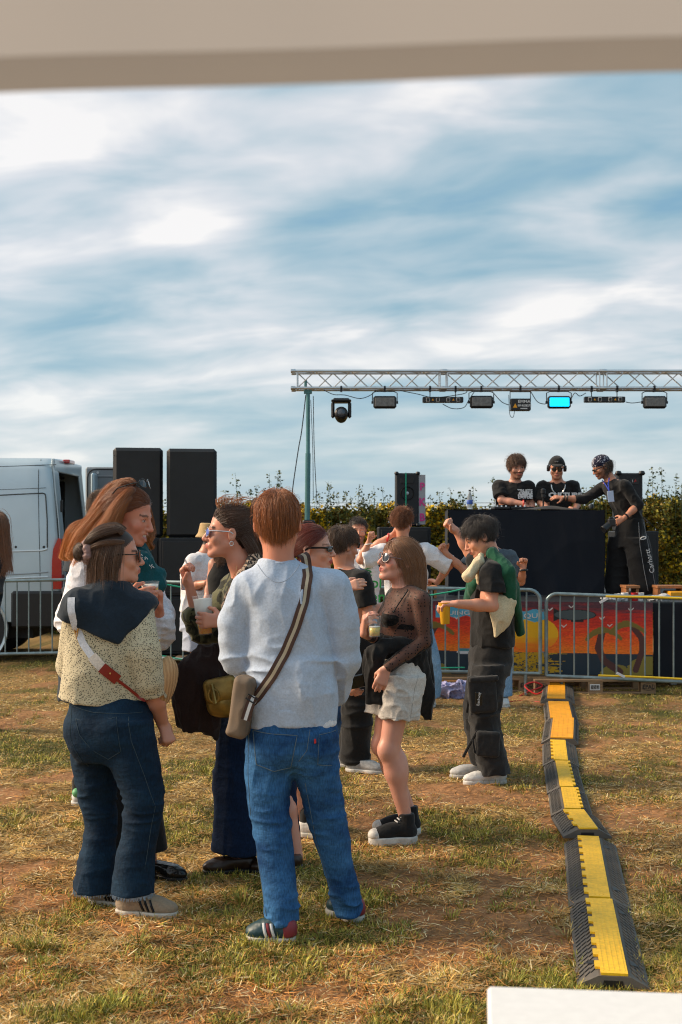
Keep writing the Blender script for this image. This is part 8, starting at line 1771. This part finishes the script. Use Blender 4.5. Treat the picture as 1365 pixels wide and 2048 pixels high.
# ================================================================ small things
dj = W(940, 1018, 15.0); tz_ = 1.87
b = MB(); b.lathe([(0, 0), (.032, 0), (.034, .02), (.031, .05), (.034, .09), (.030, .14), (.013, .185), (.013, .2), (0, .2)], (dj.x, 15.0, tz_), (0, 0, 1), 18); o = b.build('water_bottle', mat('clear_plastic', (.75, .82, .88), .1, trans=.7, alpha=.75)); tag(o, 'clear water bottle with a blue label on the draped table', 'bottle')
b = MB(); b.lathe([(.0335, .055), (.0355, .060), (.0355, .10), (.0335, .105)], (dj.x, 15.0, tz_), (0, 0, 1), 18); b.build('label', mat('blue_white_label', (.05, .12, .45), .4), o); b = MB(); b.lathe([(0, .205), (.014, .205), (.014, .222), (0, .222)], (dj.x, 15.0, tz_), (0, 0, 1), 12); b.build('cap', m_blkp, o)
m1 = W(1087, 1018, 14.95); b = MB(); b.tube([(m1.x, 14.95, 1.87), (m1.x, 14.95, 2.02)], .010, 8); b.lathe([(0, 0), (.06, 0), (.06, .012), (0, .014)], (m1.x, 14.95, 1.87), (0, 0, 1), 16); b.lathe([(0, -.02), (.022, -.015), (.022, .02), (.030, .03), (.030, .07), (.018, .085), (0, .088)], (m1.x, 14.95, 2.02), (0, 0, 1), 14); o = b.build('microphone', m_blkm); tag(o, 'black microphone standing on the table between the two disc jockeys', 'microphone')
m2 = W(1183, 1017, 14.95); b = MB(); b.lathe([(0, 0), (.024, .006), (.032, .03), (.026, .055), (0, .066)], (m2.x, 14.95, 1.87), (0, 0, 1), 14); tag(b.build('microphone', mat('steel_mesh', (.10, .12, .14), .4, .5)), 'round grey microphone head at the right end of the table', 'microphone')
for px, lab in ((1003, 'small mixer knob box'), (1040, 'silver edged player')):
    w_ = .10 if px == 1003 else .14; p = W(px, 1018, 15.0); b = MB(); b.box((p.x - w_, 14.85, 1.868), (p.x + w_, 15.15, 1.895), None, .006); o = b.build('mixing_deck', m_blkp); tag(o, f'black mixing deck on the table, {"left" if px == 1003 else "right"} one before the bearded disc jockey', 'mixer'); b = MB()
    for k in range(3): b.lathe([(0, 0), (.010, 0), (.009, .015), (0, .016)], (p.x - .06 + .05 * k, 14.88, 1.895), (0, 0, 1), 10)
    b.build('knobs', m_silver, o)
# things on the stage floor and in front of it
def bench(label, px0, px1, Y, z, name='wooden_crate'):
    x0, x1 = sx(px0, Y), sx(px1, Y); root = thing(name, label, 'crate', ((x0 + x1) / 2, Y, z)); b = MB(); b.box((x0, Y, z + .10), (x1, Y + .3, z + .13), None, .003); b.build('top_board', m_crate, root)
    for x in (x0 + .01, x1 - .04): b = MB(); b.box((x, Y + .02, z), (x + .03, Y + .28, z + .10)); b.build('side_board', m_crate, root)
m_crate = mat('orange_wood', (.40, .16, .06), .7, var=.2, vscale=9)
bench('small orange wooden crate at the photographer\'s feet', 1252, 1281, 14.3, SZ); bench('longer orange wooden crate at the right edge of the stage', 1315, 1372, 14.3, SZ); bench('small wooden crate on the stage behind the mesh top woman', 852, 876, 14.2, SZ)
b = MB(); b.box((sx(1340, 14.2), 14.2, SZ), (sx(1372, 14.2), 14.5, SZ + .07), None, .01); tag(b.build('storage_box', m_ora), 'orange plastic box at the right edge under the wooden crate', 'box')
r_ = random.Random(8)
for k, (px, mm, lab, cat, nm) in enumerate(((1250, m_whp, 'white paper cup lying left of the photographer\'s shoes', 'cup', 'paper_cup'), (1270, m_red, 'red cup on the stage between two white ones', 'cup', 'paper_cup'), (1281, m_whp, 'white cup on the stage right of the red one', 'cup', 'paper_cup'))):
    x = sx(px, 13.6); b = MB(); b.lathe([(0, 0), (.030, 0), (.040, .085), (.037, .085), (.028, .004), (0, .004)], (x, 13.6, SZ), (0, 0, 1), 16); tag(b.build(nm, mm), lab, cat)
m_foil = mat('crumpled_film', (.45, .45, .46), .35, bump=.5, bscale=40)
for px, lab in ((1225, 'crumpled clear plastic film on the stage edge left of the cups'), (1318, 'crumpled clear plastic film on the stage edge right of the cups')):
    p = W(px, 1200, 13.55); o = link('plastic_film', sdf_mesh('plastic_film', [ell((p.x, 13.55, SZ + .02), (.11, .05, .03), None, .01), ell((p.x + .06, 13.56, SZ + .03), (.06, .04, .035), None, .01)], .006, ((.020, (24, 24, 20), 9),)), m_foil); tag(o, lab, 'packaging')
b = MB(); p = W(780, 1205, 14.0); bagp = [loft([(p.x, 14.0, SZ), (p.x, 14.02, SZ + .16), (p.x + .03, 14.03, SZ + .34)], [.15, .14, .05], [.10, .09, .03], (1, 0, 0), k=.02)]
tag(link('backpack', sdf_mesh('backpack', bagp, .007, ((.012, (10, 10, 8), 9),)), fabric('grey_green_nylon', (.03, .035, .035), .45)), 'dark backpack leaning on the stage just behind the mesh top woman', 'backpack')
p = W(868, 1384, 12.7); o = cup('lone cup of beer standing in the grass beside the lilac cloth', (p.x, 12.6, 0.0), (p.x, 12.6, .15), .030, .042, .55, .02)
p = W(905, 1384, 12.75); cl_ = [ell((p.x, 12.6, .05), (.17, .09, .07), None, .02), ell((p.x + .05, 12.58, .10), (.10, .07, .05), None, .02), ell((p.x - .09, 12.56, .06), (.08, .07, .05), None, .02)]
tag(link('crumpled_cloth', sdf_mesh('crumpled_cloth', cl_, .006, ((.045, (13, 13, 16), 19), (.015, (34, 34, 34), 20))), fabric('lilac_cotton', (.36, .36, .58))), 'crumpled lilac cloth lying on the ground below the barrier', 'cloth')
cable('red cable tangled on the ground by the farthest cable ramp', [W(1040, 1392, 12.7), W(1060, 1382, 12.8), W(1085, 1372, 12.86), W(1068, 1364, 12.84), W(1050, 1372, 12.8), W(1072, 1388, 12.7), W(1090, 1380, 12.7)], .008, m_red)
cable('thin red cable lying in the grass behind the dancer', [W(1012, 1404, 12.3), W(1040, 1402, 12.4), W(1080, 1404, 12.3)], .006, m_red)
cable('black cable hanging behind the photographer', [W(1288, 1035, 16.2), W(1300, 1046, 16.1), W(1318, 1062, 16.2)], .006)
